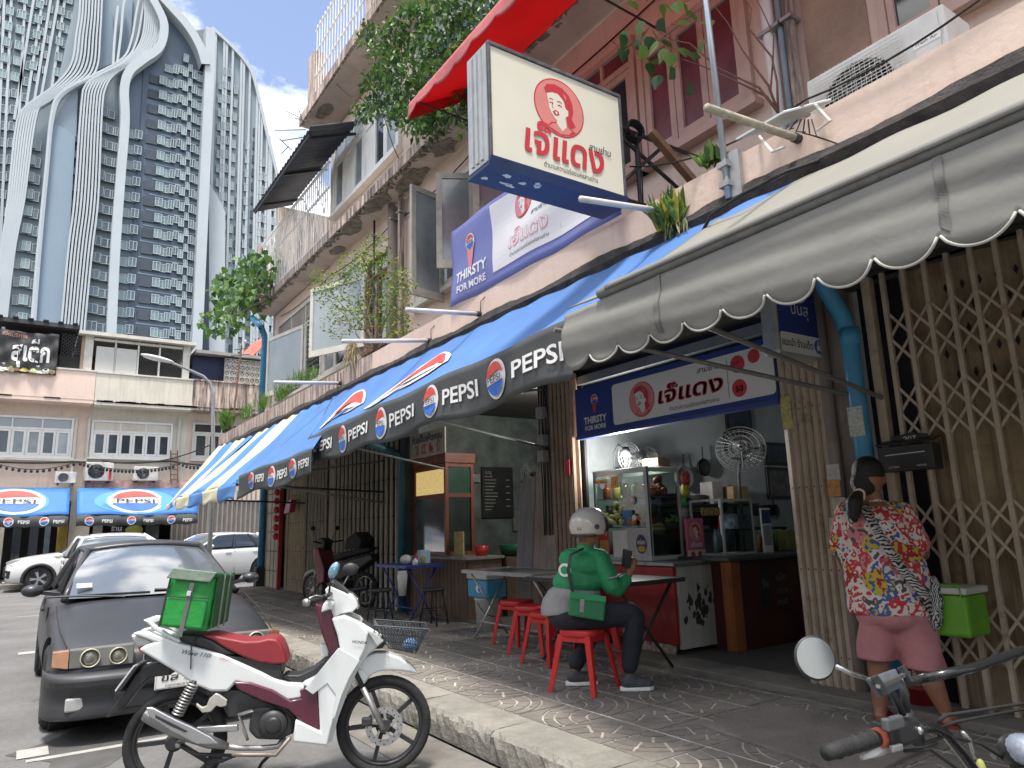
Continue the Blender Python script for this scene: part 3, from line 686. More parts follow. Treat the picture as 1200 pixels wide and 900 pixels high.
# gold pleated curtain
a, b = P(61,690,Y=BY-.1), P(80,612,Y=BY-.1)
mb = MB(); mb.grid(36,2,lambda u,v:(a.x+(b.x-a.x)*u, BY-.1+.03*math.sin(u*50), a.z+(b.z-a.z)*v)); mb.build('gold_curtain', mat('gold_cloth',(0.42,0.30,0.06),.6,.15,4), across, smooth=True, solid=.01)
# shop writing in the far windows
F = Flat(lambda u, v, d: (u, BY-.05-d, v))
for k, t in enumerate(('ร้าน','กาแฟ')):
    p = P(136,622+k*11,Y=BY); F.text(t, p.x, p.z, .22, 0, bold=.02)
p = P(157,621,Y=BY); F.circle(p.x,p.z,.28,1,1,ry=.16)
F.build('window_lettering', [white_paint, mat('olive_sign',(0.25,0.27,0.06),.6,.1,5)], across)
# roller shutters behind the near awning (x 200-330)
sh = MB()
a, b = P(196,690,Y=BY), P(330,600,Y=BY)
mb = MB(); mb.box((a.x,BY+.05,.15),(b.x+4,BY+.15,zGF)); sb = mb.build('folding_shutter', mat('brown_shutter', (0.17,0.155,0.14), .8,.15,3), across)
me_ = MB(); me_.box((0,0,0),(.06,.05,zGF-.2)); sm_ = me_.mesh('shutter_rib', mat('brown_shutter_rib', (0.25,0.23,0.21), .7,.15,3))
x = a.x
while x < b.x+3: inst(sm_, 'shutter_rib', sb, (x, BY, .16)); x += .17
# far pavement
mb = MB(); mb.box((-40,26.9,-.02),(60,BY+3,.15)); mb.build('far_pavement', concrete, kind='structure', bev=.02)

# cola awnings across the street: sloping face with valance
aw_blue = mat('awning_print_blue', (0.035,0.17,0.55), 0.6, 0.12, 0.8, dirt=0.2, dirtcol=(0.10,0.22,0.45))
aw_blue2 = mat('awning_print_pale_blue', (0.07,0.27,0.68), 0.6, 0.12, 0.9)
aw_char = mat('awning_charcoal', (0.055,0.06,0.06), 0.75, 0.15, 2, dirt=0.3, dirtcol=(0.12,0.12,0.12))
p_red = mat('print_red', (0.62,0.06,0.05), 0.55, 0.05, 4); p_white = mat('print_white', (0.75,0.75,0.73), 0.55, 0.04, 4)
p_blue = mat('print_blue', (0.03,0.13,0.50), 0.55, 0.05, 4); p_black = mat('print_black', (0.02,0.02,0.022), 0.55, 0.1, 4)
PR = [p_red, p_white, p_blue, p_black]
def far_awning(px0, px1, lab, eml):
    x0, x1 = P(px0,573,Y=27.5).x, P(px1,573,Y=27.5).x; zt = zGF; zb = P(px0 if px0 > 0 else 60,604,Y=27.2).z; zv = zb-.34
    r = thing('cola_awning', lab, 'awning', ((x0+x1)/2, BY-.3, zb), group='blue cola awnings across the street')
    fn = lambda u, v, d=0: Vector((x0+(x1-x0)*u, BY-.45-.85*v, zt + (zb-zt)*v - .03*math.sin(u*9+v*3)*v)) + Vector((0,-.25,.1))*d
    mb = MB(); mb.grid(24,6,lambda u,v: fn(u,v)); mb.build('canopy', aw_blue, r, smooth=True, solid=.01)
    va = lambda u, v, d=0: Vector((x0+(x1-x0)*u, BY-1.30-.02*math.sin(u*30)-d, zb-.01 - .34*v + .02*math.sin(u*40)*v))
    mb = MB(); mb.grid(60,2,lambda u,v: va(u,v)); mb.build('valance', aw_char, r, smooth=True, solid=.008)
    w_ = x1-x0
    F = Flat(lambda u, v, d: fn((u)/w_, 1-v, 0) + Vector((0,-1,.6)).normalized()*(d+.008), .004); F2 = F
    h_ = 1.0
    # emblem: v is 0..1 across the slope -> draw with stretched y
    sl_ = math.hypot(.85, zt-zb)
    F = Flat(lambda u, v, d: fn(u/w_, 1-v/sl_, 0) + Vector((0,-1,.7)).normalized()*(d+.012), .012)
    F.circle(eml*w_, sl_*.5, w_*.34, 4, 0.2, ry=sl_*.46) ; F.circle(eml*w_, sl_*.5, w_*.25, 5, 0.4, ry=sl_*.44)
    pepsi(F, eml*w_, sl_*.5, sl_*.40, 0, 1, 2, 3, 1, ol=1, rx=sl_*.62)
    F.build('canopy_print', PR+[aw_blue2, mat('awning_light_blue',(0.10,0.36,0.74),.6,.08,1)], r)
    n = max(3, int(w_/1.05)); 
    for k in range(n):
        u = w_*(k+.3)/n; G = Flat(lambda u, v, d: va(u/w_, (.34-v)/.34, 0)+Vector((0,-d-.012,0)), .003); pepsi(G, u, .17, .12, 0, 1, 2, 3, 1, ol=1); G.build('emblem', PR, r)
        G = Flat(G.map, .003); G.text('PEPSI', u+w_*.42/n, .11, .14, 1, bold=.018); G.build('brand_word', PR, r)
    return r
far_awning(-42, 83, 'blue cola awning at the far left edge, beside a narrow gap in the row', .46)
far_awning(92, 232, 'blue cola awning across the street right of the narrow gap, running behind the striped awning', .47)

# AC condensers on the far wall
def condenser(name, label, cat, c, w, h, d, face='-y', grp=None, mats=None):
    r = thing(name, label, cat, c, group=grp, local=True); body = mats or white_metal
    mb = MB(); mb.box((-w/2,0,0),(w/2,d,h)); mb.build('casing', body, r, bev=.015)
    mb = MB(); cx = -w*.12; R0 = h*.40
    mb.lathe([(R0,-.012),(R0,.0)], (cx,0,h*.5), 'z', 28, mat=Matrix.Rotation(math.pi/2,3,'X')); mb.build('fan_opening', dark_metal, r)
    mb = MB()
    for k in range(1,7):
        rr = R0*k/6.5; mb.tube([(cx+rr*math.cos(2*math.pi*i/24), -.02, h*.5+rr*math.sin(2*math.pi*i/24)) for i in range(25)], .004, 4, cap=False)
    for k in range(8): a_ = math.pi*k/4; mb.bar((cx+.02*math.cos(a_),-.02,h*.5+.02*math.sin(a_)),(cx+R0*math.cos(a_),-.02,h*.5+R0*math.sin(a_)),.006,.006)
    mb.build('fan_guard', grey_metal, r)
    mb = MB(); mb.box((w*.30,-.008,h*.06),(w*.46,-.001,h*.94)); mb.build('service_panel', body, r)
    mb = MB(); mb.box((-w*.4,.05,-.06),(-w*.3,d,-.002)); mb.box((w*.3,.05,-.06),(w*.4,d,-.002)); mb.build('bracket', dark_metal, r)
    return r
gA = 'air conditioners on the far wall'
def acond(px0, py0, px1, py1, lab):
    a, b = P(px0,py1,Y=BY-.5), P(px1,py0,Y=BY-.5); return condenser('air_conditioner', lab, 'air conditioner', ((a.x+b.x)/2, BY-.5, a.z), b.x-a.x, b.z-a.z, .3, grp=gA)
acond(64,553,90,566,'smallest white condenser on the far wall, leftmost of three')
acond(99,542,134,563,'large white condenser on the far wall with a red strip on its side')
acond(156,547,186,563,'white condenser on the far wall nearest the ladder')
mb = MB(); a, b = P(127,562,Y=27.9), P(131,549,Y=27.9); mb.box((a.x,27.93,a.z),(b.x,27.97,b.z)); tag(mb.build('red_strip', mat('red_vinyl',(0.6,0.03,0.03),.5,.1,4)), 'red vertical strip hung beside the fan of the large far condenser', 'sign')
# ladder, cables, fairy lights
lad = thing('wall_ladder', 'short rusty ladder fixed to the far wall beside the third condenser', 'ladder', tuple(P(204,560,Y=28.2)))
for px in (200,208):
    a, b = P(px,528,Y=28.2), P(px,566,Y=28.2); mb = MB(); mb.tube([a,b],.025,6); mb.build('stile', rusty, lad)
for py in range(532,566,6):
    mb = MB(); mb.tube([P(200,py,Y=28.2),P(208,py,Y=28.2)],.02,6); mb.build('rung', rusty, lad)
def cable(name, label, pts, r, m, sag=0, cat='cable', group=None):
    mb = MB(); out = []
    for a, b in zip(pts[:-1], pts[1:]):
        a, b = Vector(a), Vector(b)
        for k in range(10): t = k/10; out.append(a.lerp(b,t) + Vector((0,0,-sag*4*t*(1-t))))
    out.append(Vector(pts[-1])); mb.tube(out, r, 5); o = mb.build(name, m); return tag(o, label, cat, group)
cable('cable', 'thick bundle of black cables slung along the far facade under the windows', [P(-20,540,Y=28.2),P(85,541,Y=28.2),P(200,540,Y=28.2),P(250,545,Y=28.2)], .035, black_rub, .05)
cable('cable', 'thin black cable running down from the far roof to the near parapet', [P(335,470,Y=20),P(250,520,Y=24),P(120,540,Y=28)], .02, black_rub, .3)
def lights(label, p, q, sag, n):
    r = thing('string_light', label, 'string lights', tuple((Vector(p)+Vector(q))/2), group='bulb strings on the far facade')
    mb = MB(); pts = []
    for k in range(n*2+1): t = k/(n*2); pts.append(Vector(p).lerp(Vector(q),t)+Vector((0,0,-sag*4*t*(1-t))))
    mb.tube(pts,.012,4); mb.build('wire', black_rub, r)
    be = MB(); be.ell((0,0,-.06),(.045,.045,.06),None,8,6); me = be.mesh('bulb', darkvoid, smooth=True)
    for k in range(1,n*2,2): inst(me, 'bulb', r, pts[k])
lights('string of dark bulbs sagging under the far windows above the large condenser', P(92,541,Y=27.9), P(205,545,Y=27.9), .22, 26)
lights('string of dark bulbs at the far left below the wide windows', P(-10,541,Y=27.9), P(90,541,Y=27.9), .25, 14)
lights('string of dark bulbs crossing beside the ladder to the corner', P(208,540,Y=27.5), P(262,532,Y=26), .3, 12)

# black banner with a shop name on the far roof terrace
bn = thing('banner', 'black fabric banner with white brushed Thai lettering on the far roof terrace', 'banner', tuple(A(35,437,.8)))
a, b = P(-8,434,Y=BY-.85), P(70,392,Y=BY-.85)
fnb = lambda u, v, d=0: Vector((a.x+(b.x-a.x)*u, BY-.85-.05*math.sin(u*23+v*6)-.03*math.sin(u*11-v*14)-d, a.z+(b.z-a.z)*v - .05*math.sin(u*math.pi)*v))
mb = MB(); mb.grid(40,14,lambda u,v: fnb(u,v)); mb.build('cloth', mat('black_banner',(0.045,0.045,0.045),.7,.2,3), bn, smooth=True, solid=.01)
ww, hh = b.x-a.x, b.z-a.z
F = Flat(lambda u, v, d: fnb(u/ww, v/hh, d+.012), .004)
F.text('สุเต็ก', ww*.56, hh*.30, hh*.62, 0, width=ww*.62, bold=.035)
F.text('เปิดบริการ', ww*.28, hh*.86, hh*.12, 1, bold=.03)
random.seed(11)
for k in range(26):
    u = random.uniform(.08,.95)*ww; F.circle(u, random.uniform(.02,.10)*hh, random.uniform(.06,.14), random.choice((0,1,2,3)), 1, ry=.06, n=7)
F.build('banner_print', [white_paint, mat('faded_pink_print',(0.45,0.22,0.17),.8,.2,5), mat('leaf_green_print',(0.2,0.45,0.08),.8,.2,5), mat('yellow_print',(0.5,0.45,0.12),.8,.2,5)], bn)

# street lamp: mast with curved arm
lp = thing('street_lamp', 'grey street lamp whose curved arm reaches left in front of the far facade', 'street lamp', tuple(P(252,640,Y=22)))
pts = [P(x,y,Y=22) for x, y in ((250,640),(250,560),(249.5,500),(249,462),(246,449),(238,441),(225,435),(206,427),(190,421))]
pts[0].z = 0.0; pts[0].x = pts[1].x
mb = MB(); mb.tube(pts, [.07,.06,.055,.05,.045,.045,.04,.035,.03], 10); mb.build('mast', grey_metal, lp, smooth=True)
mb = MB(); a, b = P(206,424,Y=22), P(163,416,Y=22); mb.ell((a+b)/2, ((b-a).length/2*.95,.13,.07), (0,0.17,0), 16, 8); mb.build('lamp_head', mat('lamp_shell',(0.62,0.63,0.63),.4,.1,5), lp, smooth=True)
mb = MB(); mb.ell((a*.4+b*.6)+Vector((0,0,-.03)), (.3,.09,.05), (0,.17,0), 14, 8); mb.build('lens', mat('lamp_lens',(0.7,0.72,0.72),.15,.05,5), lp, smooth=True)

# red satellite dish and antenna mast on the far roof
def dish(label, c, r, nrm, m, arm=True, name='satellite_dish'):
    t = thing(name, label, 'satellite dish', c); rot = Vector(nrm).to_track_quat('Z','Y').to_matrix()
    mb = MB(); mb.lathe([(.001,0),(r*.35,r*.025),(r*.7,r*.10),(r,r*.22),(r*1.01,r*.20),(r*.7,r*.07),(r*.35,0),(.001,-.02)], c, 'z', 26, mat=rot); mb.build('reflector', m, t, smooth=True)
    f = Vector(c) + rot @ Vector((0,0,r*.9))
    mb = MB(); 
    for k in range(3): a_ = 2.1*k; mb.tube([Vector(c)+rot @ Vector((r*.9*math.cos(a_), r*.9*math.sin(a_), r*.2)), f], .012, 5)
    mb.build('feed_arm', grey_metal, t); mb = MB(); mb.ell(f,(.06,.06,.09)); mb.build('feed_horn', grey_metal, t, smooth=True)
    mb = MB(); mb.tube([Vector(c), Vector(c)+Vector((.1,.2,-r*1.3))], .035, 6); mb.build('mount', dark_metal, t)
    return t
dish('weathered red satellite dish standing on the far roof corner', tuple(P(299,412,Y=29)), .62, (-.75,-.25,.55), mat('faded_red_dish',(0.55,0.13,0.09),.7,.2,2,dirt=.3,dirtcol=(.5,.3,.25)))
an = thing('antenna_mast', 'thin rusty antenna mast with short cross bars on the far roof', 'antenna', tuple(P(275,500,Y=26.5)))
mb = MB(); mb.tube([P(272,505,Y=26.5),P(283,405,Y=26.5)],.035,6); mb.build('mast', rusty, an)
for py, w_ in ((409,8),(416,11),(424,9),(436,6)):
    mb = MB(); x = 283-(py-405)*.11; mb.tube([P(x-w_,py+1,Y=26.5),P(x+w_,py-1,Y=26.5)],.02,5); mb.build('cross_bar', dark_metal, an)
# ================================================================== NEAR SHOPHOUSE ROW
WX = 4.95; PX = 3.75; YE = 18.4
near = thing('shophouse_row', 'weathered pink shophouse row on the right with mouldy parapets and open shopfronts', 'building', (WX, 8, 0))
FX = lambda a, z, d: (WX-d, a, z)
def nb(name, a, b, m, parent=near, **k):
    mb = MB(); mb.box([min(a[i],b[i]) for i in range(3)], [max(a[i],b[i]) for i in range(3)]); return mb.build(name, m, parent, **k)
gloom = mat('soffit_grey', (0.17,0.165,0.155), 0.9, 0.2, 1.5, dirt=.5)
pier_m = mat('painted_pier', (0.30,0.255,0.225), 0.85, 0.15, 3, bump=.3, dirt=.5, streak=.4)
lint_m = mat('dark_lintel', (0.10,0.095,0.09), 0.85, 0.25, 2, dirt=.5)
# first slab with parapet
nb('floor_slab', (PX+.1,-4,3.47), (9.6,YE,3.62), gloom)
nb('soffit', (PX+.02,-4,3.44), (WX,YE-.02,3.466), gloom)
nb('parapet', (PX,-4,3.48), (PX+.12,8.9,3.80), pink)
nb('parapet', (PX,8.905,3.48), (PX+.12,YE,3.80), pink_dirty, label='parapet length streaked with black mould')
nb('parapet', (PX+.125,YE-.12,3.48), (WX,YE,3.80), pink_dirty)
# dark ragged drip edge under the parapet
mb = MB(); random.seed(3)
mb.grid(260, 2, lambda u, v: (PX-.012-.03*math.sin(v*math.pi)-.004*random.random(), -4+22.35*u, 3.475+(.062+.018*math.sin(u*90)+.012*random.random())*(v-.5)*2), 0)
mb.build('drip_edge', mould, near, solid=.02)
# ground-floor frame: piers, lintel, back rooms
nb('lintel', (WX-.02,-4,3.10), (WX+.2,YE,3.435), lint_m)
nb('pier', (WX-.06,6.41,SW), (WX+.25,6.66,3.10), pier_m)
nb('pier', (WX-.03,2.86,SW), (WX+.2,3.00,3.10), pier_m)
nb('pier', (WX-.04,10.30,SW), (WX+.2,10.48,3.10), mat('slate_post',(0.06,0.07,0.075),.8,.2,4))
nb('pier', (WX-.02,13.55,SW), (WX+.2,13.80,3.10), pier_m)
nb('pier', (WX-.02,16.40,SW), (WX+.2,16.62,3.10), pier_m)
nb('pier', (WX-.02,18.12,SW), (WX+.3,18.38,3.10), pier_m)
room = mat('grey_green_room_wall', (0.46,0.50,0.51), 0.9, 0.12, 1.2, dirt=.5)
nb('party_wall', (WX+.2,6.5,SW), (9.6,6.62,3.43), room)
nb('party_wall', (WX+.2,2.9,SW), (9.6,3.0,3.43), room)
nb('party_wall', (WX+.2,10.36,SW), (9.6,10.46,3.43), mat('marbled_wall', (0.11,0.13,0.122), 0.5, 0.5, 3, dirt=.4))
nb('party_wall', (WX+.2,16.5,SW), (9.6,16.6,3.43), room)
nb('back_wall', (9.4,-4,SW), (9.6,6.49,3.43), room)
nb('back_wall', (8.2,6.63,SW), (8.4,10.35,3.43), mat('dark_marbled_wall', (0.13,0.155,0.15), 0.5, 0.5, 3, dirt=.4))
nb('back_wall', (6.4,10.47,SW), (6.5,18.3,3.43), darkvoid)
nb('end_wall', (WX+.01,YE-.2,SW), (9.6,YE,10.1), pink_dirty)
nb('transom_beam', (WX+.02,3.0,2.93), (WX+.12,6.41,3.02), grey_metal)
nb('transom_board', (WX+.14,3.0,2.6), (WX+.17,6.41,3.1), mat('dark_blue_board',(0.02,0.03,0.07),.6,.3,3))
# second-floor wall and everything on it
wall2 = nb('upper_wall', (WX,-4,3.62), (WX+.2,YE-.21,7.0), pink)
nb('upper_wall', (WX+.01,-4,7.2), (WX+.2,14.2,10.15), pink_wall)
nb('upper_slab', (4.53,-4,7.03), (WX-.002,YE-.05,7.20), slab_m, label='third-floor balcony slab, stained below')
nb('slab_lip', (4.46,-4,7.06), (4.525,YE-.03,7.24), pink_dirty)
nb('roof_slab', (4.30,-4,10.18), (9,14.25,10.36), slab_m)
nb('roof_lip', (4.24,-4,10.2), (4.295,14.3,10.42), pink_dirty)
nb('terrace_floor', (WX,14.2,7.05), (9,YE,7.19), slab_m)
# broken edge of the slabs
mb = MB(); random.seed(5)
for k in range(420):
    y = random.uniform(1, YE-.3); s = random.uniform(.02,.08); mb.cbox((4.52+random.uniform(-.04,.05), y, 7.035+random.uniform(-.01,.012)), (random.uniform(.02,.07), s*1.8, .02), (random.uniform(-.3,.3),random.uniform(-.3,.3),random.uniform(0,3)))
mb.build('broken_edge', spall, near, kind='stuff')
for c, r in (((4.75,9.8,7.02),.42), ((4.72,8.6,7.02),.2), ((4.78,13.2,7.02),.16), ((4.6,12.0,7.02),.3), ((4.62,10.8,7.02),.35)):
    mb = MB(); pts = [(c[0]+min(r,.2)*math.cos(a)*random.uniform(.6,1.1), c[1]+r*1.6*math.sin(a)*random.uniform(.6,1.1), 7.024) for a in [2*math.pi*i/13 for i in range(13)]]
    mb.prism(pts, (0,0,-.012)); mb.build('spalled_patch', spall, near)
mb = MB(); pts = [(4.5+.18*math.cos(a)*random.uniform(.6,1.1), 13.4+.35*math.sin(a)*random.uniform(.6,1.1), 10.176) for a in [2*math.pi*i/11 for i in range(11)]]; mb.prism(pts,(0,0,-.012)); mb.build('spalled_patch', spall, near)

# windows of the second floor (plane X = WX)
def nwin(y0, y1, z0, z1, cols, tr=.25, fr=offwhite, gl=glass_dk, top=None, d=.01, fw=.05, tc=None):
    return window(near, FX, y0, y1, z0, z1, cols, tr, fr, gl, fw, top, tc, d=d)
maroon = mat('maroon_film', (0.13,0.045,0.055), 0.35, 0.4, 2, spec=.5); frp = mat('pinkish_frame', (0.50,0.36,0.30), 0.75, 0.08, 4, dirt=.4)
wA = nwin(3.36,4.70,4.95,6.25,3,0,frp,[maroon]*3,fw=.07)
wB = nwin(4.74,6.2,4.95,6.5,3,.2,frp,[darkvoid,maroon,maroon],top=maroon,fw=.07)
nb('bare_wall_patch', (WX-.012,2.35,4.2), (WX-.002,2.86,6.9), mat('brown_render',(0.36,0.25,0.18),.95,.2,2,bump=.9,dirt=.6,dirtcol=(.2,.14,.1)))
nwin(1.1,2.25,4.75,6.5,3,.25,frp,glass_dk)
def pipe(y, z0, z1, r, m, x=WX-.09, name='downpipe', yy=None):
    mb = MB(); mb.tube([(x,y,z0),(x,yy or y,z1)], r, 10); o = mb.build(name, m, near, smooth=True)
    z = z0+.5
    while z < z1: mb = MB(); mb.cbox((x,y,z),(.14,r*2.6,.03)); mb.build('pipe_clip', grey_metal, o); z += 1.3
pipe(3.12,3.62,7.02,.055,white_paint); pipe(3.01,3.62,7.02,.028,mat('grey_blue_pipe',(0.22,0.28,0.33),.6,.1,5)); pipe(2.93,3.62,7.02,.045,pink_dirty)
pipe(10.35,3.62,7.02,.055,pink_dirty); pipe(10.72,3.62,7.02,.075,pier_m); pipe(11.5,3.62,7.02,.02,dark_metal)
# window bank behind the banner: pale frames, one brown board, two open sashes
w3 = nwin(6.9,9.98,4.93,6.55,4,.20,offwhite,[gl_refl,glass_dk,gl_refl,gl_refl],top=gl_refl,fw=.06)
nb('brown_board', (WX-.10,9.32,5.42), (WX-.06,9.93,5.98), mat('brown_ply',(0.30,0.13,0.05),.6,.2,3))
def open_sash(yh, w_, z0, z1, ang, fr, gl, sgn=-1, name='open_sash', x=None):
    """casement swung out from its hinge line at y = yh"""
    x = WX-.05 if x is None else x
    c, s_ = math.cos(R_(ang)), math.sin(R_(ang)); d = Vector((-s_, sgn*c, 0)); n = Vector((c*1.0, sgn*s_, 0)); o = Vector((x, yh, 0)); f = .085
    mb = MB()
    def q(a0, a1, b0, b1, t=.045):
        for_ = [o + d*a + Vector((0,0,b)) - n*t/2 for a, b in ((a0,b0),(a1,b0),(a1,b1),(a0,b1))]; mb.prism(for_, n*t)
    q(0,w_,z0,z0+f*1.4); q(0,w_,z1-f,z1); q(0,f,z0+f*1.4,z1-f); q(w_-f,w_,z0+f*1.4,z1-f)
    so_ = mb.build(name, fr, near)
    mb = MB(); mb.prism([o + d*a + Vector((0,0,b)) - n*.004 for a, b in ((f,z0+f*1.4),(w_-f,z0+f*1.4),(w_-f,z1-f),(f,z1-f))], n*.008); mb.build('pane', gl, so_)
    return so_
wgrey = mat('weathered_grey_frame',(0.42,0.40,0.35),.8,.15,5,dirt=.6)
open_sash(8.95,.62,4.72,6.42,78,wgrey,gl_refl,-1)
open_sash(8.0,.55,4.95,6.38,60,wgrey,gl_refl,1)
open_sash(7.0,.55,4.95,6.3,50,wgrey,gl_refl,1)
# dark doorway between pipes, old window banks further along
nwin(10.95,11.9,4.6,6.3,2,.2,rusty,glass_dk)
open_sash(12.0,1.45,4.75,6.15,24,offwhite,glass_gr,1)
w1 = nwin(12.2,14.3,4.6,6.55,3,.22,offwhite,[glass_gr,glass_dk,gl_refl])
w0 = nwin(14.4,17.7,4.6,6.6,3,.26,offwhite,[glass_dk,gl_refl,glass_dk],top=pier_m)
open_sash(15.6,1.7,4.65,6.1,12,offwhite,glass_gr,1)
# louvre grille
lv = MB()
for k in range(14): lv.cbox((WX-.05, 14.95, 4.72+k*.11), (.05,.75,.015), (0,.6,0))
lv.build('louvre', mat('dusty_louvre',(0.16,0.155,0.14),.8,.2,5), near)
# third floor windows and bay
w4 = nwin(10.55,13.85,8.05,9.75,6,.28,white_paint,[glass_gr,glass_dk,white_paint,gl_refl,white_paint,gl_refl],top=glass_gr,fw=.07)
nwin(6.2,9.9,8.05,9.75,6,.28,offwhite,glass_dk,top=glass_gr)
nb('hanging_pipe', (4.60,9.3,7.6), (4.68,9.38,7.9), pink_dirty)
# cage round the third-floor terrace with corrugated roof
cg = nb('cage_rail', (4.49,13.0,8.80), (4.53,YE-.2,8.84), white_metal)
nb('cage_rail', (4.49,13.0,7.26), (4.53,YE-.2,7.30), white_metal); nb('cage_rail', (4.49,13.0,8.25), (4.53,YE-.2,8.28), white_metal)
gb = MB(); gb.tube([(0,0,0),(0,0,1.56)], .012, 5); gme = gb.mesh('cage_bar', white_metal)
y = 13.05
while y < YE-.2: inst(gme, 'cage_bar', near, (4.50, y, 7.28)); y += .13
gb = MB(); gb.bar((0,0,0),(0,.26,.42),.012,.012); gb.bar((0,.26,0),(0,0,.42),.012,.012); gme2 = gb.mesh('cage_cross', white_metal)
y = 13.05; k = 0
while y < YE-.5:
    inst(gme2, 'cage_cross', near, (4.475, y, 7.6 + .55*(k % 2))); y += .39; k += 1
nb('terrace_pier', (4.47,18.1,7.2), (4.75,YE,8.9), pink_dirty)
mb = MB(); mb.grid(1, 96, lambda u, v: (3.85+.95*u, 12.2+4.3*v, 8.98+.42*u+.03*math.sin(v*2*math.pi*24))); mb.build('corrugated_roof', mat('dark_corrugated_sheet',(0.055,0.062,0.075),.6,.25,3,rust=.3), near, smooth=True, solid=.012)
for yy in (12.6,14.3,16.0):
    mb = MB(); mb.bar((3.9,yy,8.95),(4.9,yy,9.36),.04,.05); mb.build('roof_strut', dark_metal, near)
mb = MB(); mb.bar((3.9,12.4,8.93),(3.9,16.4,8.93),.04,.05); mb.build('roof_strut', dark_metal, near)
# rooftop railing and post
nb('roof_post', (4.25,13.4,10.42), (4.5,13.75,11.55), pink_dirty)
nb('roof_wall', (4.27,-2,10.42), (4.40,10.6,11.3), pink_dirty)
for zz in (10.9,11.5,12.05): nb('roof_rail', (4.29,8.0,zz), (4.32,13.5,zz+.03), white_metal)
gb = MB(); gb.tube([(0,0,0),(0,0,1.75)], .012, 5); gme = gb.mesh('roof_rail_bar', white_metal)
y = 8.1
while y < 13.4: inst(gme, 'roof_rail_bar', near, (4.305, y, 10.42)); y += .16
# cyan rainwater pipe from the slab corner, and the corner post pipe on the pavement
mb = MB(); mb.tube([P(296,373,X=4.4),P(306,383,X=4.4),(4.62,17.9,6.35),(4.66,18.02,6.2),(4.66,18.05,3.9)], .075, 10); mb.build('rain_pipe', blue_pipe, near, smooth=True)
mb = MB(); mb.tube([(4.85,18.3,SW),(4.85,18.3,2.6),(4.6,18.1,2.95),(4.1,17.9,3.2)], .075, 10); mb.build('rain_pipe', blue_pipe, near, smooth=True)
nb('pipe_foot', (4.73,18.18,SW), (4.97,18.42,SW+.45), dark_metal)
mb = MB(); mb.tube([P(433,520,X=4.1),(4.75,10.35,2.62),(4.88,10.34,2.5),(4.88,10.34,SW)], .06, 10); mb.build('rain_pipe', mat('teal_pipe',(0.02,0.11,0.15),.5,.15,5), near, smooth=True)
mb = MB(); mb.tube([(4.4,2.88,3.40),(4.52,2.86,3.38),(4.80,2.77,2.85),(4.83,2.745,2.7),(4.83,2.735,SW)], .062, 14); mb.build('rain_pipe', blue_pipe, near, smooth=True, label='blue rainwater pipe beside the closed gate')
mb = MB(); mb.tube([(4.83,2.74,2.62),(4.83,2.74,2.74)], .072, 14); mb.build('pipe_collar', blue_pipe, near, smooth=True)
mb = MB(); mb.tube([(4.88,3.0,SW),(4.88,3.0,3.4)], .05, 10); mb.build('grey_pipe', pier_m, near, smooth=True)
# paper notices pasted on the pipe and the pier
nb('notice', (4.762,2.68,1.95), (4.766,2.79,2.16), mat('paper_notice',(0.45,0.47,0.45),.8,.3,60,detail=2))
for k,(y_,z_,c_) in enumerate(((2.99,1.66,(.45,.45,.42)),(3.0,1.55,(.5,.25,.08)),(2.97,1.42,(.4,.42,.33)),(3.02,1.28,(.42,.42,.38)))):
    nb('torn_sticker', (4.826-.001*k,y_-.05,z_), (4.830-.001*k,y_+.05,z_+.12), mat('sticker_%s'%('pale','orange','green','grey')[k],c_,.8,.3,30))

# ---------------------------------------------------------------- folding gates (parts: each slat or bar)
slat_tan = mat('tan_gate_slat', (0.44,0.37,0.28), 0.6, 0.18, 5, rust=.45, dirt=.4)
slat_brown = mat('brown_gate_slat', (0.34,0.245,0.18), 0.6, 0.18, 5, rust=.4, dirt=.4)
slat_grey = mat('grey_gate_slat', (0.42,0.38,0.315), 0.6, 0.2, 5, rust=.3, dirt=.4)
slat_cream = mat('cream_gate_slat', (0.58,0.49,0.35), 0.6, 0.15, 5, rust=.25, dirt=.4)
def folding(name, lab, y0, y1, n, m, zt=3.08, x=WX-.04, back=None, w_=None, zig=.05, rails=5):
    g = MB(); g.box((x+.10,y0,SW),(x+.13,y1,zt)); o = g.build(name, back or darkvoid, near, label=lab)
    w_ = w_ or (y1-y0)/n*.62
    sm = MB(); sm.box((-.012,-w_/2,0),(.012,w_/2,zt-SW-.02)); sm.box((-.018,-w_/2-.004,0),(.006,-w_/2+.008,zt-SW-.021)); me = sm.mesh('slat', m)
    st = (y1-y0)/n
    for k in range(n): inst(me, 'slat', o, (x + zig*(.5 if k % 2 else -.5), y0+st*(k+.5), SW+.01), (0,0,R_(24 if k % 2 else -24)))
    for r in range(rails):
        z = SW+.25+(zt-SW-.5)*r/(rails-1); mb = MB(); pts = []
        for k in range(n): pts.append((x + zig*(.5 if k % 2 else -.5)-.02, y0+st*(k+.5), z))
        mb.tube(pts, .006, 4); mb.build('rivet_rail', dark_metal, o)
        if 0: pass
    return o
folding('folding_gate', 'tan folding gate bunched up right of the open restaurant', 3.03, 3.37, 11, slat_tan, zig=.09, w_=.055)
folding('folding_gate', 'brown folding gate bunched up left of the open restaurant', 5.99, 6.40, 11, slat_brown, zig=.08, w_=.055)
folding('folding_gate', 'grey folding gate drawn shut beside the noodle shop', 10.50, 13.54, 30, slat_grey)
folding('folding_gate', 'grey folding gate behind the parked maroon motorcycle', 13.82, 15.1, 13, slat_grey)
folding('folding_gate', 'cream folding gate near the far end of the row', 15.12, 16.38, 13, slat_cream, back=mat('cream_backing',(0.20,0.18,0.14),.8,.2,4))
nb('door_leaf', (WX-.02,17.15,SW), (WX+.05,18.1,3.08), mat('cream_panel_door',(0.40,0.36,0.28),.7,.1,4,dirt=.4))
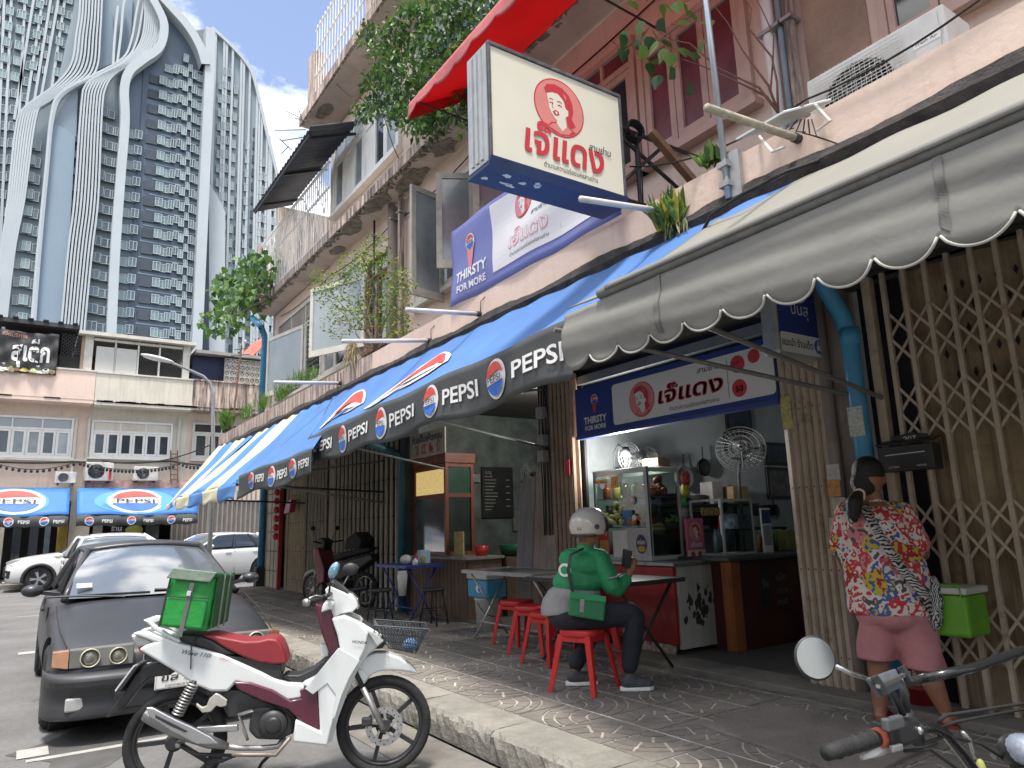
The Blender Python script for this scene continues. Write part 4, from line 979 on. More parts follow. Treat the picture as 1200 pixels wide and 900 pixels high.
for z in (.55,1.0,1.45,1.9,2.35,2.8): nb('door_rail', (WX-.028,17.16,z), (WX-.021,18.09,z+.02), dark_metal)
for yy in (17.45,17.75): nb('door_rail', (WX-.0275,yy,SW), (WX-.0215,yy+.015,3.07), dark_metal)
nb('red_pole', (WX-.15,16.68,SW), (WX-.07,16.76,2.4), mat('red_lacquer',(0.35,0.02,0.02),.5,.2,6))
# gate of number 207: sliding lattice in front of rusty perforated sheet
sheet_m = mat('rusty_perforated_sheet', (0.36,0.28,0.175), 0.85, 0.35, 2.5, bump=.5, streak=.6, dirtcol=(.12,.08,.05), rust=.35)
g207 = thing('lattice_gate', 'closed tan lattice gate over rusty sheet metal behind the woman', 'gate', (WX, 1.0, SW))
mb = MB(); mb.grid(220, 1, lambda u, v: (WX+.10+.014*math.sin(u*2*math.pi*34), -3+5.45*u, SW+.02+(3.08-SW)*v)); mb.build('backing_sheet', sheet_m, g207)
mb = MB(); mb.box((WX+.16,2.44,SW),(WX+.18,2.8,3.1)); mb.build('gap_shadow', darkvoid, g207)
hb = MB(); hb.prism([(0,-.014,0),(0,0,.034),(0,.014,0),(0,0,-.034)],(.004,0,0)); hme = hb.mesh('diamond_hole', darkvoid)
for i in range(26):
    for j in range(5):
        y = 2.25-.105*i-(j % 2)*.05
        inst(hme, 'diamond_hole', g207, (WX+.080, y, 2.30+.15*j))
for y, zt_ in ((2.62,3.1),):
    mb = MB(); mb.box((WX-.05,y-.03,SW),(WX+.02,y+.03,zt_)); mb.build('gate_post', slat_tan, g207)
bm_ = MB(); bm_.box((-.018,-.014,0),(.018,.014,2.9)); 
for z in [x*.24+.1 for x in range(12)]: bm_.box((-.021,-.008,z),(-.0161,.008,z+.016))
bme = bm_.mesh('gate_bar', slat_tan)
xb = MB(); 
z0s = (.30, .93, 1.72, 2.25)
xm = MB(); xm.bar((0,0,0),(0,.145,.19),.018,.005,up=(1,0,0)); xm.bar((.007,.145,0),(.007,0,.19),.018,.005,up=(1,0,0)); xme = xm.mesh('lattice_cross', slat_tan)
y = 2.50; 
while y > -2.6:
    inst(bme, 'gate_bar', g207, (WX-.03, y, SW+.02))
    for z0 in z0s:
        for q in range(2): inst(xme, 'lattice_cross', g207, (WX-.035, y-.145, SW+z0+q*.19))
    y -= .145
for z in (SW+.01, 3.1): mb = MB(); mb.box((WX-.06,-3,z),(WX+.03,2.76,z+.03)); mb.build('track', dark_metal, g207)
# ================================================================== AWNINGS ON THE NEAR ROW
aw_grey = mat('awning_grey_canvas', (0.22,0.218,0.198), 0.8, 0.10, 1.4, bump=.25, bscale=5, dirt=.3, dirtcol=(.17,.17,.155), streak=.12, transl=.12)
aw_lit_top = mat('awning_canvas_lit_top', (0.25,0.248,0.215), 0.8, 0.06, 1.4, bump=.2, bscale=5, dirt=.3, dirtcol=(.40,.38,.31), transl=.1)  # slope canvas lighter than the valance, its lit look put into the colour
aw_b = mat('awning_blue_canvas', (0.07,0.18,0.44), 0.7, 0.14, 1.2, bump=.25, bscale=4, dirt=.3, dirtcol=(.09,.2,.42), transl=.06)
aw_stb = mat('awning_stripe_blue', (0.075,0.22,0.50), 0.75, 0.12, 1.2, bump=.2, bscale=4, dirt=.4, dirtcol=(.15,.25,.4), transl=.08)
aw_stc = mat('awning_stripe_cream', (0.62,0.58,0.40), 0.75, 0.07, 1.2, bump=.2, bscale=4, dirt=.4, dirtcol=(.4,.36,.24), transl=.08)
aw_red = mat('awning_red_canvas', (0.62,0.035,0.04), 0.7, 0.08, 1.5, bump=.2, bscale=5, transl=.5)
aw_trim = mat('awning_pale_trim', (0.42,0.42,0.38), 0.8, 0.08, 5)
bar_m = mat('awning_tube', (0.20,0.205,0.20), 0.5, 0.2, 8, metal=.4, rust=.35)
def lerp(a, b, t): return a + (b-a)*t
def canopy(name, label, WL, WR, FR, FL, m, group=None, sag=.05, wr=.018, seed=1, nu=70, nv=16, stripes=None, mats=None, slope_name='canopy'):
    """sheet from the wall line WL-WR down to the front line FL-FR (u: left to right, v: wall to front)"""
    WL, WR, FR, FL = map(Vector, (WL, WR, FR, FL)); r = thing(name, label, 'awning', (WL+WR+FR+FL)/4, group=group)
    L_ = (WR-WL).length
    def fn(u, v, d=0.0):
        p = WL.lerp(WR, u).lerp(FL.lerp(FR, u), v)
        s = math.sin(math.pi*v)*sag*(0.6+.4*math.sin(u*L_*1.7+seed)) + wr*math.sin(u*L_*5.1+v*3+seed)*v*(1-v*.3) + wr*.6*math.sin(u*L_*11.3-v*6+seed*2)*(1-v) + wr*.5*math.sin(v*9+u*4+seed)
        return p + Vector((0,0,-s)) + Vector((-.55,0,.83))*d
    mb = MB(); mb.grid(nu, nv, lambda u, v: fn(u, v), mf=(lambda u, v: stripes(u)) if stripes else None)
    mb.build(slope_name, mats or m, r, smooth=True, solid=.008)
    return r, fn, L_
# ---- grey scalloped awning (nearest)
gx, gz, gt = 2.6, 2.666, 2.393
ysc = .985*gx/3.05; dsc = .2785*gx/3.05
yl = 3.20
rg, fg, Lg = canopy('grey_awning', 'large pale grey canvas awning with scalloped edge over the restaurant and the lattice gate', (3.74,2.90,3.43),(3.74,-3.6,3.43),(gx,-3.6,gz),(gx,yl,gz), aw_lit_top, sag=.04, wr=.012, seed=2, slope_name='canopy')
mb = MB(); mb.tube([(gx-.02,yl-.32,gz+.01),(gx-.02,-3.6,gz+.01)], .034, 12, cap=False); mb.build('front_tube', bar_m, rg, smooth=True)
mb = MB(); mb.grid(120,5,lambda u,v: Vector((gx-.02+.040*math.cos(math.pi*(1.05-v*1.15)), yl-.40-(yl+3.2)*u, gz+.01+.038*math.sin(math.pi*(1.05-v*1.15))))); mb.build('tube_sleeve', aw_grey, rg, smooth=True, solid=.006)
def scal(y): 
    t = ((y-ysc) % dsc)/dsc; return math.sqrt(max(0, 1-(2*t-1)**2))*.088
def vg(u, v, d=0):
    y = yl - (yl+3.5)*u; dep = (gz-gt)+scal(y) - .004; w_ = dep*v/.27
    x = gx - .03 - .022*math.sin(w_*2.6) - .009*math.sin(y*1.3+w_*6) - .004*math.sin(w_*15+y*2.5) - .002*math.sin(y*9+w_*5)*w_ - .010*max(0,w_-.85)/.3*(1+.5*math.sin(y*7))
    return Vector((x-d, y, gz-.03-dep*v))
mb = MB(); mb.grid(620, 12, vg); mb.build('valance', aw_grey, rg, smooth=True, solid=.006)
mb = MB(); 
for k in range(-14, 12):
    y0 = ysc + k*dsc; y1 = y0 + dsc
    if y1 > yl or y0 < -3.4: continue
    pts = [vg((yl-(y0+(y1-y0)*(.02+.96*i/14)))/(yl+3.5), 1.0) + Vector((-.004,0,0)) for i in range(15)]
    mb.tube(pts, .006, 5)
mb.build('scallop_trim', aw_trim, rg, smooth=True)
for y_, w_ in ((2.42,.035),(1.05,.03)): mb = MB(); mb.grid(2,24,lambda u,v: vg((yl-y_+w_*(u-.5))/(yl+3.5), v*.86, .009)); mb.build('seam_strap', mat('stained_strap',(0.13,0.13,0.12),.8,.3,5), rg)
for (a, b) in ((P(1033,466,X=WX-.05), (2.63,2.66,2.60)), (P(1003,464,X=WX-.1), (2.63,3.38,2.60))):
    mb = MB(); mb.tube([a, b], .017, 8); mb.build('strut', bar_m, rg)
mb = MB(); mb.tube([(4.9,3.3,3.0),(2.66,3.1,2.64)],.014,8); mb.build('strut', bar_m, rg)
mb = MB(); mb.tube([(3.745,2.75,3.47),(3.73,2.9,3.38),(3.62,2.98,3.32),(3.50,2.80,3.34),(3.42,2.5,3.33),(3.60,2.3,3.44),(3.74,2.1,3.48)],.012,6); mb.build('slack_cord', black_rub, rg, smooth=True)
# ---- blue cola awnings with charcoal valance
def cola_awning(label, WL, WR, FR, FL, hv, marks, seed, swoosh=()):
    r, fn, L_ = canopy('cola_awning', label, WL, WR, FR, FL, aw_b, group='blue cola awnings on the near row', seed=seed, sag=.05)
    FL, FR = Vector(FL), Vector(FR); dy = FL.y-FR.y
    def va(u, v, d=0):
        p = FL.lerp(FR, u); y = p.y
        hem = .022*math.sin(y*3.7+seed)+.012*abs(math.sin(y*2.3+seed))
        return Vector((p.x-.012-.014*math.sin(y*4+v*3+seed)*v-.003*math.sin(y*15+v*4)*v-d, y-.05*v*(u-.5), p.z+.012-(hv+hem)*v + .012*math.sin(y*4)))
    mb = MB(); mb.grid(160, 8, va); mb.build('valance', aw_char, r, smooth=True, solid=.006)
    mb = MB(); mb.tube([FL+Vector((.02,0,0)), FR+Vector((.02,0,0))], .02, 8); mb.build('front_tube', dark_metal, r)
    for (px, py, sc) in marks:
        p = P(px, py, X=lerp(FL.x, FR.x, .5)); u = FL.y - p.y
        # refine against the slanting front line
        for _ in range(4): xx = lerp(FL.x, FR.x, u/dy); p = P(px, py, X=xx); u = FL.y-p.y
        R0 = hv*.36; cv = hv*.50; gmap = lambda a, b, d: va(a/dy, 1-b/hv, d+.010); G = Flat(gmap, .008)
        pepsi(G, u, cv, R0, 0, 1, 2, 3, 1, ol=1, rx=R0*.95)
        G.build('emblem', PR, r); G = Flat(gmap, .005); G.text('PEPSI', u+hv*(.6+.82*sc), cv-hv*.16, hv*.46, 1, width=hv*1.62*sc, bold=.018); G.build('brand_word', PR, r)
    for k_, (a, wd) in enumerate(swoosh):
        Wm = lambda a, b, d: fn(a/ (Vector(WL)-Vector(WR)).length, 1-b, d+.012)
        S_ = Flat(Wm, .008)
        n = 16
        if True:
            def shp(k0, k1, h0, h1): return [(a+wd*(k0+(k1-k0)*i/n), .12+.50*math.sin(math.pi*i/n)*h1+ .22*i/n) for i in range(n+1)] + [(a+wd*(k0+(k1-k0)*i/n), .12+.50*math.sin(math.pi*i/n)*h0+.22*i/n) for i in range(n,-1,-1)]
            S_.poly(shp(-.5,.5,-.05,1.0), 1, 1); S_.poly(shp(-.36,.44,.45,.92), 0, 2); S_.poly(shp(-.30,.40,.06,.16), 3, 2)
        S_.build('canopy_print', PR, r)
    return r
ra = cola_awning('long blue cola awning with charcoal valance over the noodle shop, next to the grey awning', (3.74,10.35,3.45),(3.74,2.3,3.45),(2.72,P(668,376,X=2.72).y,1.4+.459*2.72),(3.0,P(362,512,X=3.0).y,1.4+.408*3.0),.375,
    [(584,438,1),(508,467,1),(449,489,1),(404,509,1),(368,523,1)], 3, swoosh=((8.6-5.2+.3,2.2),(1.3,1.7)))
rb = cola_awning('blue cola awning of the closed shopfronts, tucked under its longer neighbour and the striped ones', (3.74,11.9,3.44),(3.74,9.9,3.44),(2.72,8.2,1.4+.35*2.72),(2.5,P(281,561,X=2.5).y,1.4+.335*2.5),.31,
    [(345,545,.62),(321,553,.62),(297,561,.62)], 5)
for r_, y_, xa, za in ((ra,9.0,2.98,2.6),(ra,6.5,2.86,2.62),(rb,11.0,2.52,2.2)):
    mb = MB(); mb.tube([(WX-.05,y_,za-.35),(xa,y_,za)], .016, 8); mb.build('strut', bar_m, r_)
    mb = MB(); mb.tube([(WX-.05,y_,za+.35),(xa+.02,y_,za+.01)], .014, 8); mb.build('strut', bar_m, r_)
mb = MB(); mb.box((4.2,6.66,2.98),(4.24,10.25,3.40)); mb.build('rear_skirt', aw_char, ra)
# ---- striped awnings
st = lambda n: (lambda u: int(u*n) % 2)
def striped(label, WL, WR, FR, FL, hv, n, seed):
    r, fn, L_ = canopy('striped_awning', label, WL, WR, FR, FL, None, group='blue and cream striped awnings', sag=.07, wr=.03, seed=seed, nu=72, stripes=st(n), mats=[aw_stc, aw_stb])
    FL, FR = Vector(FL), Vector(FR)
    mb = MB(); mb.grid(72, 5, lambda u, v: FL.lerp(FR,u)+Vector((-.02*math.sin(u*18+v*3)*v-.01,0,.005-hv*v-.02*math.sin(u*26)*v)), mf=lambda u,v: int(u*n) % 2); mb.build('valance', [aw_stc, aw_stb], r, smooth=True, solid=.006)
    mb = MB(); mb.tube([FL+Vector((.03,0,-.01)), FR+Vector((.03,0,-.01))], .018, 6); mb.build('front_tube', dark_metal, r)
    mb = MB(); mb.tube([(WX-.05,FR.y+.2,FR.z-.1),FR+Vector((0,.1,0))], .018, 6); mb.build('strut', dark_metal, r)
    return r
striped('faded blue and cream striped awning hanging low beside the cola valance', (3.74,14.8,3.44),(3.74,10.9,3.44),tuple(P(277,567,X=2.5)),tuple(P(208,584,X=2.35)),.22,4,1)
striped('bunched blue and cream striped awning at the far end of the row', (3.70,18.3,3.50),(3.74,14.7,3.44),tuple(P(211,584,X=2.40)),tuple(P(196,592,X=2.75)),.12,4,4)
# ---- red awning one floor up
rr, fr_, Lr = canopy('red_awning', 'bright red canvas awning hung from the slab above the box sign', (4.50,7.0,7.02),(4.50,0.6,7.02),(3.4,0.6,6.42),(3.4,7.0,6.42), aw_red, sag=.03, seed=6)
def vr(u, v, d=0):
    y = 7.0-6.4*u; t = (y % .42)/.42; dep = .14+.07*math.sqrt(max(0,1-(2*t-1)**2)); return Vector((3.39-.03*v-.02*math.sin(y*5)*v, y, 6.425-dep*v))
aw_redp = mat('awning_red_faded', (0.55,0.16,0.16), 0.8, 0.1, 3, transl=.3)
mb = MB(); mb.grid(260,5,vr); mb.build('valance', aw_redp, rr, smooth=True, solid=.006)
mb = MB(); mb.grid(14,4,lambda u,v: Vector((3.4+1.1*u, 7.0, lerp(6.42,7.02,u)-(.2-.12*u)*v))); mb.build('side_flap', aw_red, rr, smooth=True, solid=.006)
for y_ in (6.9, 4.4, 2.0):
    mb = MB(); mb.tube([(3.42,y_,6.42),(WX,y_,6.35)], .012, 6); mb.build('strut', dark_metal, rr)

# ================================================================== SIGNS
sg_face = mat('sign_face_cream', (0.66,0.65,0.53), 0.45, 0.04, 1.5, dirt=.12, dirtcol=(.5,.47,.36)); sg_pink = mat('sign_pink', (0.62,0.22,0.20), .5,.05,5)
sg_red = mat('sign_red', (0.50,0.035,0.05), .5,.06,5); sg_navy = mat('sign_navy', (0.025,0.05,0.14), .5,.15,3, dirt=.3, dirtcol=(.1,.12,.18))
sg_al = mat('sign_aluminium', (0.42,0.43,0.42), .4,.12,6,metal=.5,dirt=.4); sg_vio = mat('banner_violet_blue', (0.16,0.18,0.42), .6,.12,1.5,dirt=.2,dirtcol=(.3,.32,.5))
sg_blue = mat('sign_royal_blue', (0.02,0.04,0.20), .5,.15,2); sg_wht = mat('sign_white', (0.66,0.65,0.62), .5,.04,3,dirt=.15)
SG = [sg_red, sg_pink, sg_face, p_black, p_white, sg_blue]
bs = thing('box_sign', 'projecting cream box sign with pink round portrait of a woman and red Thai lettering', 'sign', (3.0,3.8,4.3))
X0, X1, Z0, Z1, Y0, Y1 = 2.385, 3.63, 3.80, 4.745, 3.68, 3.97
mb = MB(); mb.box((X0+.02,Y0+.012,Z0+.05),(X1-.02,Y1-.012,Z1-.03)); mb.build('light_box', sg_face, bs)
mb = MB()
for a, b in (((X0,Y0,Z1-.028),(X1,Y1,Z1)),((X1-.022,Y0,Z0+.05),(X1,Y1,Z1-.029)),((X0,Y0,Z0+.05),(X0+.022,Y1,Z1-.029))): mb.box(a, b)
mb.build('frame', mat('dark_chipped_frame',(0.07,0.075,0.08),.6,.4,12,dirt=.5,dirtcol=(.35,.35,.33)), bs, bev=.004)
mb = MB(); mb.box((X0-.01,Y0+.02,Z0+.03),(X0-.002,Y1-.02,Z1-.02)); 
mb.build('side_panel', sg_al, bs)
for yy in (.07,.13,.19): mb = MB(); mb.box((X0-.022,Y0+yy,Z0+.06),(X0-.0105,Y0+yy+.03,Z1-.04)); mb.build('side_rib', sg_al, bs)
mb = MB(); mb.prism([(X0-.005,Y0-.012,Z0+.062),(X1+.005,Y0-.012,Z0+.062),(X1+.005,Y0+.02,Z0),(X0-.005,Y0+.02,Z0)],(0,Y1-Y0-.01,0)); mb.build('bottom_tray', sg_navy, bs)
FS = Flat(lambda u, v, d: (X0+u, Y0+.012-d-.001, Z0+v), .0006); W_, H_ = X1-X0, Z1-Z0
lady(FS, W_*.50, H_*.66, .222, 1, 0, 2, 1, ol=0)
FS.text('เจ๊แดง', W_*.53, H_*.205, .31, 0, layer=10, width=.74, bold=.022, shear=.12)
FS.text('สามย่าน', W_*.80, H_*.385, .075, 3, layer=11, width=.22, bold=.012, shear=.2)
FS.text('ตำนานความอร่อยแห่งสามย่าน', W_*.57, H_*.12, .055, 3, width=.50, bold=.004)
FS.build('sign_print', SG, bs)
random.seed(17)
for k in range(7):
    x_, y_ = random.uniform(X0+.05,X0+.5), random.uniform(Y0+.05,Y1-.05); mb = MB(); mb.prism([(x_+random.uniform(.01,.05)*math.cos(a),y_+random.uniform(.008,.03)*math.sin(a),Z0-.0005) for a in [2*math.pi*i/9 for i in range(9)]],(0,0,-.002)); mb.build('peeled_spot', p_white, bs)
mb = MB(); pts = [(X0+.22+.06*math.cos(a)*random.uniform(.5,1.2), 0, 0) for a in ()]
arm = MB()
for z in (4.62,3.98): arm.tube([(X1,Y1-.08,z),(WX-.02,Y1-.08,z)], .018, 6)
arm.tube([(X1,Y1-.08,4.62),(WX-.02,Y1-.06,4.05)], .018, 6); arm.tube([(X1+.35,Y1-.08,4.62),(X1+.35,Y1-.08,3.98)], .018, 6); arm.tube([(X1,Y1-.08,3.98),(X1+.7,Y1-.08,4.62)],.018,6)
arm.build('wall_bracket', dark_metal, bs)
mb = MB(); mb.bar((X1+.42,3.78,4.6),(X1+.9,3.7,4.15),.07,.05); mb.build('wooden_brace', mat('old_timber',(0.26,0.15,0.09),.85,.25,8), bs)
mb = MB()
random.seed(9)
for k in range(5): mb.tube([(X1+.28+.09*math.cos(a)+.01*k, Y1-.16+.02*k, 4.60+.08*math.sin(a)) for a in [2*math.pi*i/16 for i in range(17)]], .008, 5)
mb.tube([(X1+.3,Y1-.15,4.52),(X1+.32,Y1-.15,4.2),(X1+.36,Y1-.1,3.95)],.007,5)
mb.build('coiled_cable', black_rub, bs)
# vinyl banner standing on the parapet
bn2 = thing('banner', 'violet blue vinyl banner with woman portrait and white slogan along the balcony', 'banner', (3.74,6.4,4.2))
def fb2(u, v, d=0):   # u from far end (left in the photo) towards us
    y = 6.63 - 2.78*u; return Vector((3.735-.012*math.sin(y*5+v*4)-.01*math.sin(v*9+y*2)-d, y, 3.815+.90*v+.012*math.sin(y*9)*(1-v)*.3))
mb = MB(); mb.grid(50,12,fb2); mb.build('sheet', sg_vio, bn2, smooth=True, solid=.006)
FB = Flat(lambda a, b, d: fb2(a/2.78, b/.90, d+.006), .0025)
FB.gridrect(.86,.13,2.50,.86,1,1)
FB.text('THIRSTY', .44,.235,.155,1,width=.62,bold=.03); FB.text('FOR MORE', .44,.11,.105,1,width=.56,bold=.03)
FB.poly([(.36,.58),(.52,.58),(.47,.33),(.41,.33)],3,2); pepsi(FB,.44,.62,.085,0,1,4,2,3,ol=1)
lady(FB,1.42,.67,.145,3,0,1,2,ol=0)
FB.text('เจ๊แดง',1.50,.28,.20,3,width=.66,bold=.03,shear=.15); FB.text('เจ๊แดง',1.50,.285,.195,1,width=.645,bold=.004,shear=.15)
FB.text('สามย่าน',1.72,.48,.06,2,width=.28,bold=.01,shear=.2); FB.text('ตำนานความอร่อยแห่งสามย่าน',1.50,.19,.05,2,width=.62)
FB.circle(2.22,.69,.105,3,2); FB.text('EO',2.22,.70,.06,1,width=.09,bold=.02); FB.text('10',2.22,.63,.06,1,width=.08,bold=.02)
FB.circle(2.22,.42,.105,3,2); FB.text('50',2.22,.39,.08,1,width=.1,bold=.02); FB.line([(1.98,.2),(1.98,.82)],.006,3,2)
FB.build('banner_print', [p_red, mat('banner_white',(0.70,0.69,0.70),.6,.04,3), p_black, mat('banner_pink',(0.60,0.22,0.24),.6,.1,5), p_blue], bn2)
# shop fascia sign under the grey awning
fs2 = thing('shop_sign', 'long blue and white restaurant sign with round portrait above the open counter', 'sign', (4.9,4.65,2.6))
def ff(u, v, d=0): return Vector((WX-.10-d, 5.93-2.50*u, 2.335+.50*v))
mb = MB(); mb.box((WX-.09,3.40,2.335),(WX-.03,5.93,2.85)); mb.build('board', sg_blue, fs2)
mb = MB(); mb.box((WX-.105,3.40,2.30),(WX-.028,5.93,2.334)); mb.build('frame', mat('blue_trim',(.04,.06,.22),.5,.1,4), fs2)
FF = Flat(lambda a, b, d: (WX-.092-d, 5.93-a, 2.335+b), .0015)
FF.rect(.60,.045,2.52,.46,1,1,rc=.04)
FF.text('THIRSTY',.32,.115,.10,1,width=.36,bold=.03); FF.text('FOR MORE',.32,.045,.065,1,width=.33,bold=.03)
FF.poly([(.28,.34),(.36,.34),(.34,.23),(.30,.23)],0,2); pepsi(FF,.32,.36,.05,0,1,4,2,2,ol=1)
lady(FF,1.02,.245,.165,3,0,1,2,ol=0)
FF.text('เจ๊แดง',1.62,.165,.20,0,width=.78,bold=.036,shear=.15); FF.text('เจ๊แดง',1.62,.17,.19,3,width=.76,bold=.0,shear=.15)
FF.text('สามย่าน',1.86,.36,.07,2,width=.26,bold=.008,shear=.2); FF.text('ตำนานความอร่อยแห่งสามย่าน',1.66,.075,.055,2,width=.58)
FF.circle(2.17,.355,.075,0,2); FF.text('ราคา',2.17,.35,.05,1,width=.08); FF.circle(2.17,.15,.075,0,2); FF.text('50',2.17,.12,.075,1,width=.08,bold=.02)
FF.circle(2.34,.39,.06,0,2); FF.line([(2.06,.08),(2.06,.43)],.005,2,2)
FF.build('sign_print', [sg_red, sg_wht, p_black, sg_pink, p_blue], fs2)
# small projecting sign
ss = thing('small_box_sign', 'small navy box sign hanging under the grey awning beside the tan gate', 'sign', (4.6,3.05,2.9))
bx = (4.34,4.905,2.975,3.13,2.555,3.26)
mb = MB(); mb.box((bx[0],bx[2]+.012,bx[4]),(bx[1],bx[3],bx[5])); mb.build('casing', sg_al, ss, bev=.03, bseg=3)
Fs = Flat(lambda a, b, d: (bx[0]+.02+a, bx[2]+.009-d, bx[4]+.02+b), .0012)
Fs.rect(0,0,.53,.66,0,0.2,rc=.03); Fs.rect(0,0,.53,.15,1,1,rc=.03)
Fs.text('ปันสุ',.265,.30,.13,1,width=.21,bold=-.005)
Fs.line([(.265+.12*math.cos(R_(a)), .52+.12*math.sin(R_(a))) for a in range(170,372,12)],.007,1,1)
Fs.text('แนะนำ ร้านเด็ด',.20,.05,.075,2,width=.37,bold=.02)
Fs.circle(.455,.078,.055,3,2); Fs.poly([(.43,.05),(.48,.05),(.485,.085),(.462,.09),(.458,.12),(.445,.12),(.443,.085),(.43,.08)],1,3)
Fs.build('sign_print', [sg_blue, sg_wht, p_black, p_blue], ss)
mb = MB(); 
for z in (2.72,2.9): mb.tube([(4.9,3.05,z),(4.97,3.05,z)],.016,6)
mb.build('hanger', dark_metal, ss)
# number box
nbx = thing('letter_box', 'black letter box with house number 207 on the lattice gate', 'letter box', (4.8,2.45,1.68))
mb = MB(); mb.box((4.80,2.27,1.69),(4.915,2.63,1.86)); mb.prism([(4.79,2.26,1.863),(4.79,2.64,1.863),(4.92,2.64,1.90),(4.92,2.26,1.90)],(0,0,.012)); mb.build('box', mat('black_plastic',(0.02,0.021,0.022),.4,.2,10), nbx, bev=.006)
mb = MB(); mb.prism([(4.90,2.58,1.88),(4.90,2.32,1.88),(4.90,2.34,1.93),(4.90,2.45,1.95),(4.90,2.56,1.93)],(.01,0,0)); mb.build('number_plate', mat('black_plate',(0.03,0.03,0.032),.5,.2,10), nbx)
Fn = Flat(lambda a, b, d: (4.896-d, 2.56-a, 1.885+b), .0015); Fn.text('207',.11,.008,.045,0,width=.085,bold=.015)
Fn.text('กล่องรับ',-.02+.04,-.185,.02,0,width=.06); Fn.build('number', [sg_wht], nbx)
Fn = Flat(lambda a, b, d: (4.798-d, 2.61-a, 1.70+b), .0015); Fn.line([(.03,.10),(.29,.105)],.006,0); Fn.text('LETTERS',.08,.012,.018,0,width=.07); Fn.text('NEWS',.26,.012,.018,0,width=.06); Fn.build('box_lettering', [sg_wht], nbx)
# yellow paper talisman on the gate edge
tl = MB(); tl.grid(2,6,lambda u,v: (4.84-.01*math.sin(v*3), 3.37-.09*u, 2.08+.26*v)); to = tl.build('paper_charm', mat('yellow_paper',(0.42,0.36,0.14),.8,.3,45,detail=2), solid=.003); tag(to, 'narrow yellow paper charm stuck on the tan folding gate', 'paper charm')
# fluorescent-tube poles and other things on the parapet
def pole(lab, base, tip, r, m, name='tube_light', cat='tube light'):
    b = P(*base, X=PX); t = P(*tip, Y=b.y); r_ = thing(name, lab, cat, tuple(b), group='tube lights sticking out over the awnings')
    mb = MB(); mb.tube([b+Vector((.0,0,0)), t], r, 12); mb.build('tube', m, r_, smooth=True)
    d = (t-b).normalized(); mb = MB(); mb.tube([b+Vector((.02,0,0)), b+d*.05], r*1.25, 12); mb.build('holder', dark_metal, r_)
    if name == 'tube_light': mb = MB(); mb.tube([b, b+Vector((-.02,-.04,.12)), b+Vector((0,-.1,.16))], .004, 4); mb.build('flex', black_rub, r_)
tub = mat('tube_white',(0.58,0.57,0.55),.35,.1,4,dirt=.3)
pole('white tube light poking out below the violet banner', (563,368),(476,363),.024,tub)
pole('white tube light in front of the leafy sapling', (505,399),(401,400),.024,tub)
pole('white tube light furthest from the box sign, above the striped awnings', (400,449),(321,448),.026,tub)
pole('white tube light directly beneath the box sign', (780,248),(680,233),.022,tub)
pole('rough bamboo-like pole jutting out beneath the satellite tray', (936,163),(828,126),.024,mat('bamboo',(0.36,0.33,0.26),.8,.3,14,bump=.5,dirt=.6,dirtcol=(.12,.12,.09)),name='bamboo_pole',cat='pole')
fp = thing('steel_pole', 'tall galvanised steel pole clamped to the parapet beside the yellow green fern', 'pole', (3.70,2.80,3.5))
mb = MB(); mb.tube([(3.69,2.80,3.50),(3.69,2.86,6.6)],.022,12); mb.build('pole', mat('galvanised',(0.40,0.44,0.47),.35,.1,8,metal=.7), fp, smooth=True)
mb = MB(); mb.box((3.70,2.70,3.50),(3.735,2.80,3.82)); mb.build('angle_bracket', grey_metal, fp)
for z in (3.58,3.72): mb = MB(); mb.box((3.655,2.765,z),(3.725,2.845,z+.04)); mb.build('clamp', grey_metal, fp)
# flat tray with wire feet at the parapet edge
ty = thing('satellite_tray', 'flat weathered white tray on bent feet at the parapet edge', 'tray', tuple(P(915,140,Z=3.85)))
q = [P(862,165,Z=3.83), P(918,133,Z=3.86), P(975,118,Z=3.86), P(925,146,Z=3.82)]
mb = MB(); mb.prism(q, (0,0,.02)); mb.build('tray', sg_al, ty, bev=.004)
mb = MB(); mb.tube([P(955,122,Z=3.86),P(973,142,X=3.7),P(957,153,X=3.7)],.009,6); mb.tube([P(890,160,Z=3.84),P(905,178,X=3.62),P(920,172,X=3.64)],.009,6); mb.build('foot', white_metal, ty)
mb = MB(); random.seed(4)
for k in range(5): mb.tube([P(935+k*4,140,X=3.72),P(925+k*8,152+k*2,X=3.71),P(930+k*14,150+k*5,X=3.73)],.005,4)
mb.build('loose_wires', black_rub, ty)
# big condenser behind the parapet
ca = condenser('air_conditioner', 'cream outdoor air conditioner standing behind the pink parapet at upper right', 'air conditioner', (4.02,1.93,3.64), .86, .58, .33)
ca.rotation_euler = (0,0,-math.pi/2); ca.scale = (1,1,1)
mb = MB(); 
for k in range(22): mb.box((-.40+.0,-.028,.07+k*.022),(.20,-.024,.074+k*.022))
for k in range(20): mb.box((-.40+k*.031,-.0285,.06),(-.397+k*.031,-.0282,.56))
mb.M = None; ORG['tmp'] = Vector((0,0,0)); gr = mb.build('front_grille', white_metal); gr.parent = ca
F3 = Flat(lambda a, b, d: (.25+a, -.010-d, .38+b), .001); F3.poly([(0,0),(.15,0),(.155,.06),(.10,.065),(.05,.05),(0,.06)],0,1); F3.text('Fresh Air',.075,.015,.03,1,width=.12); o_ = F3.build('torn_label', [p_white, p_black], None); o_.parent = ca
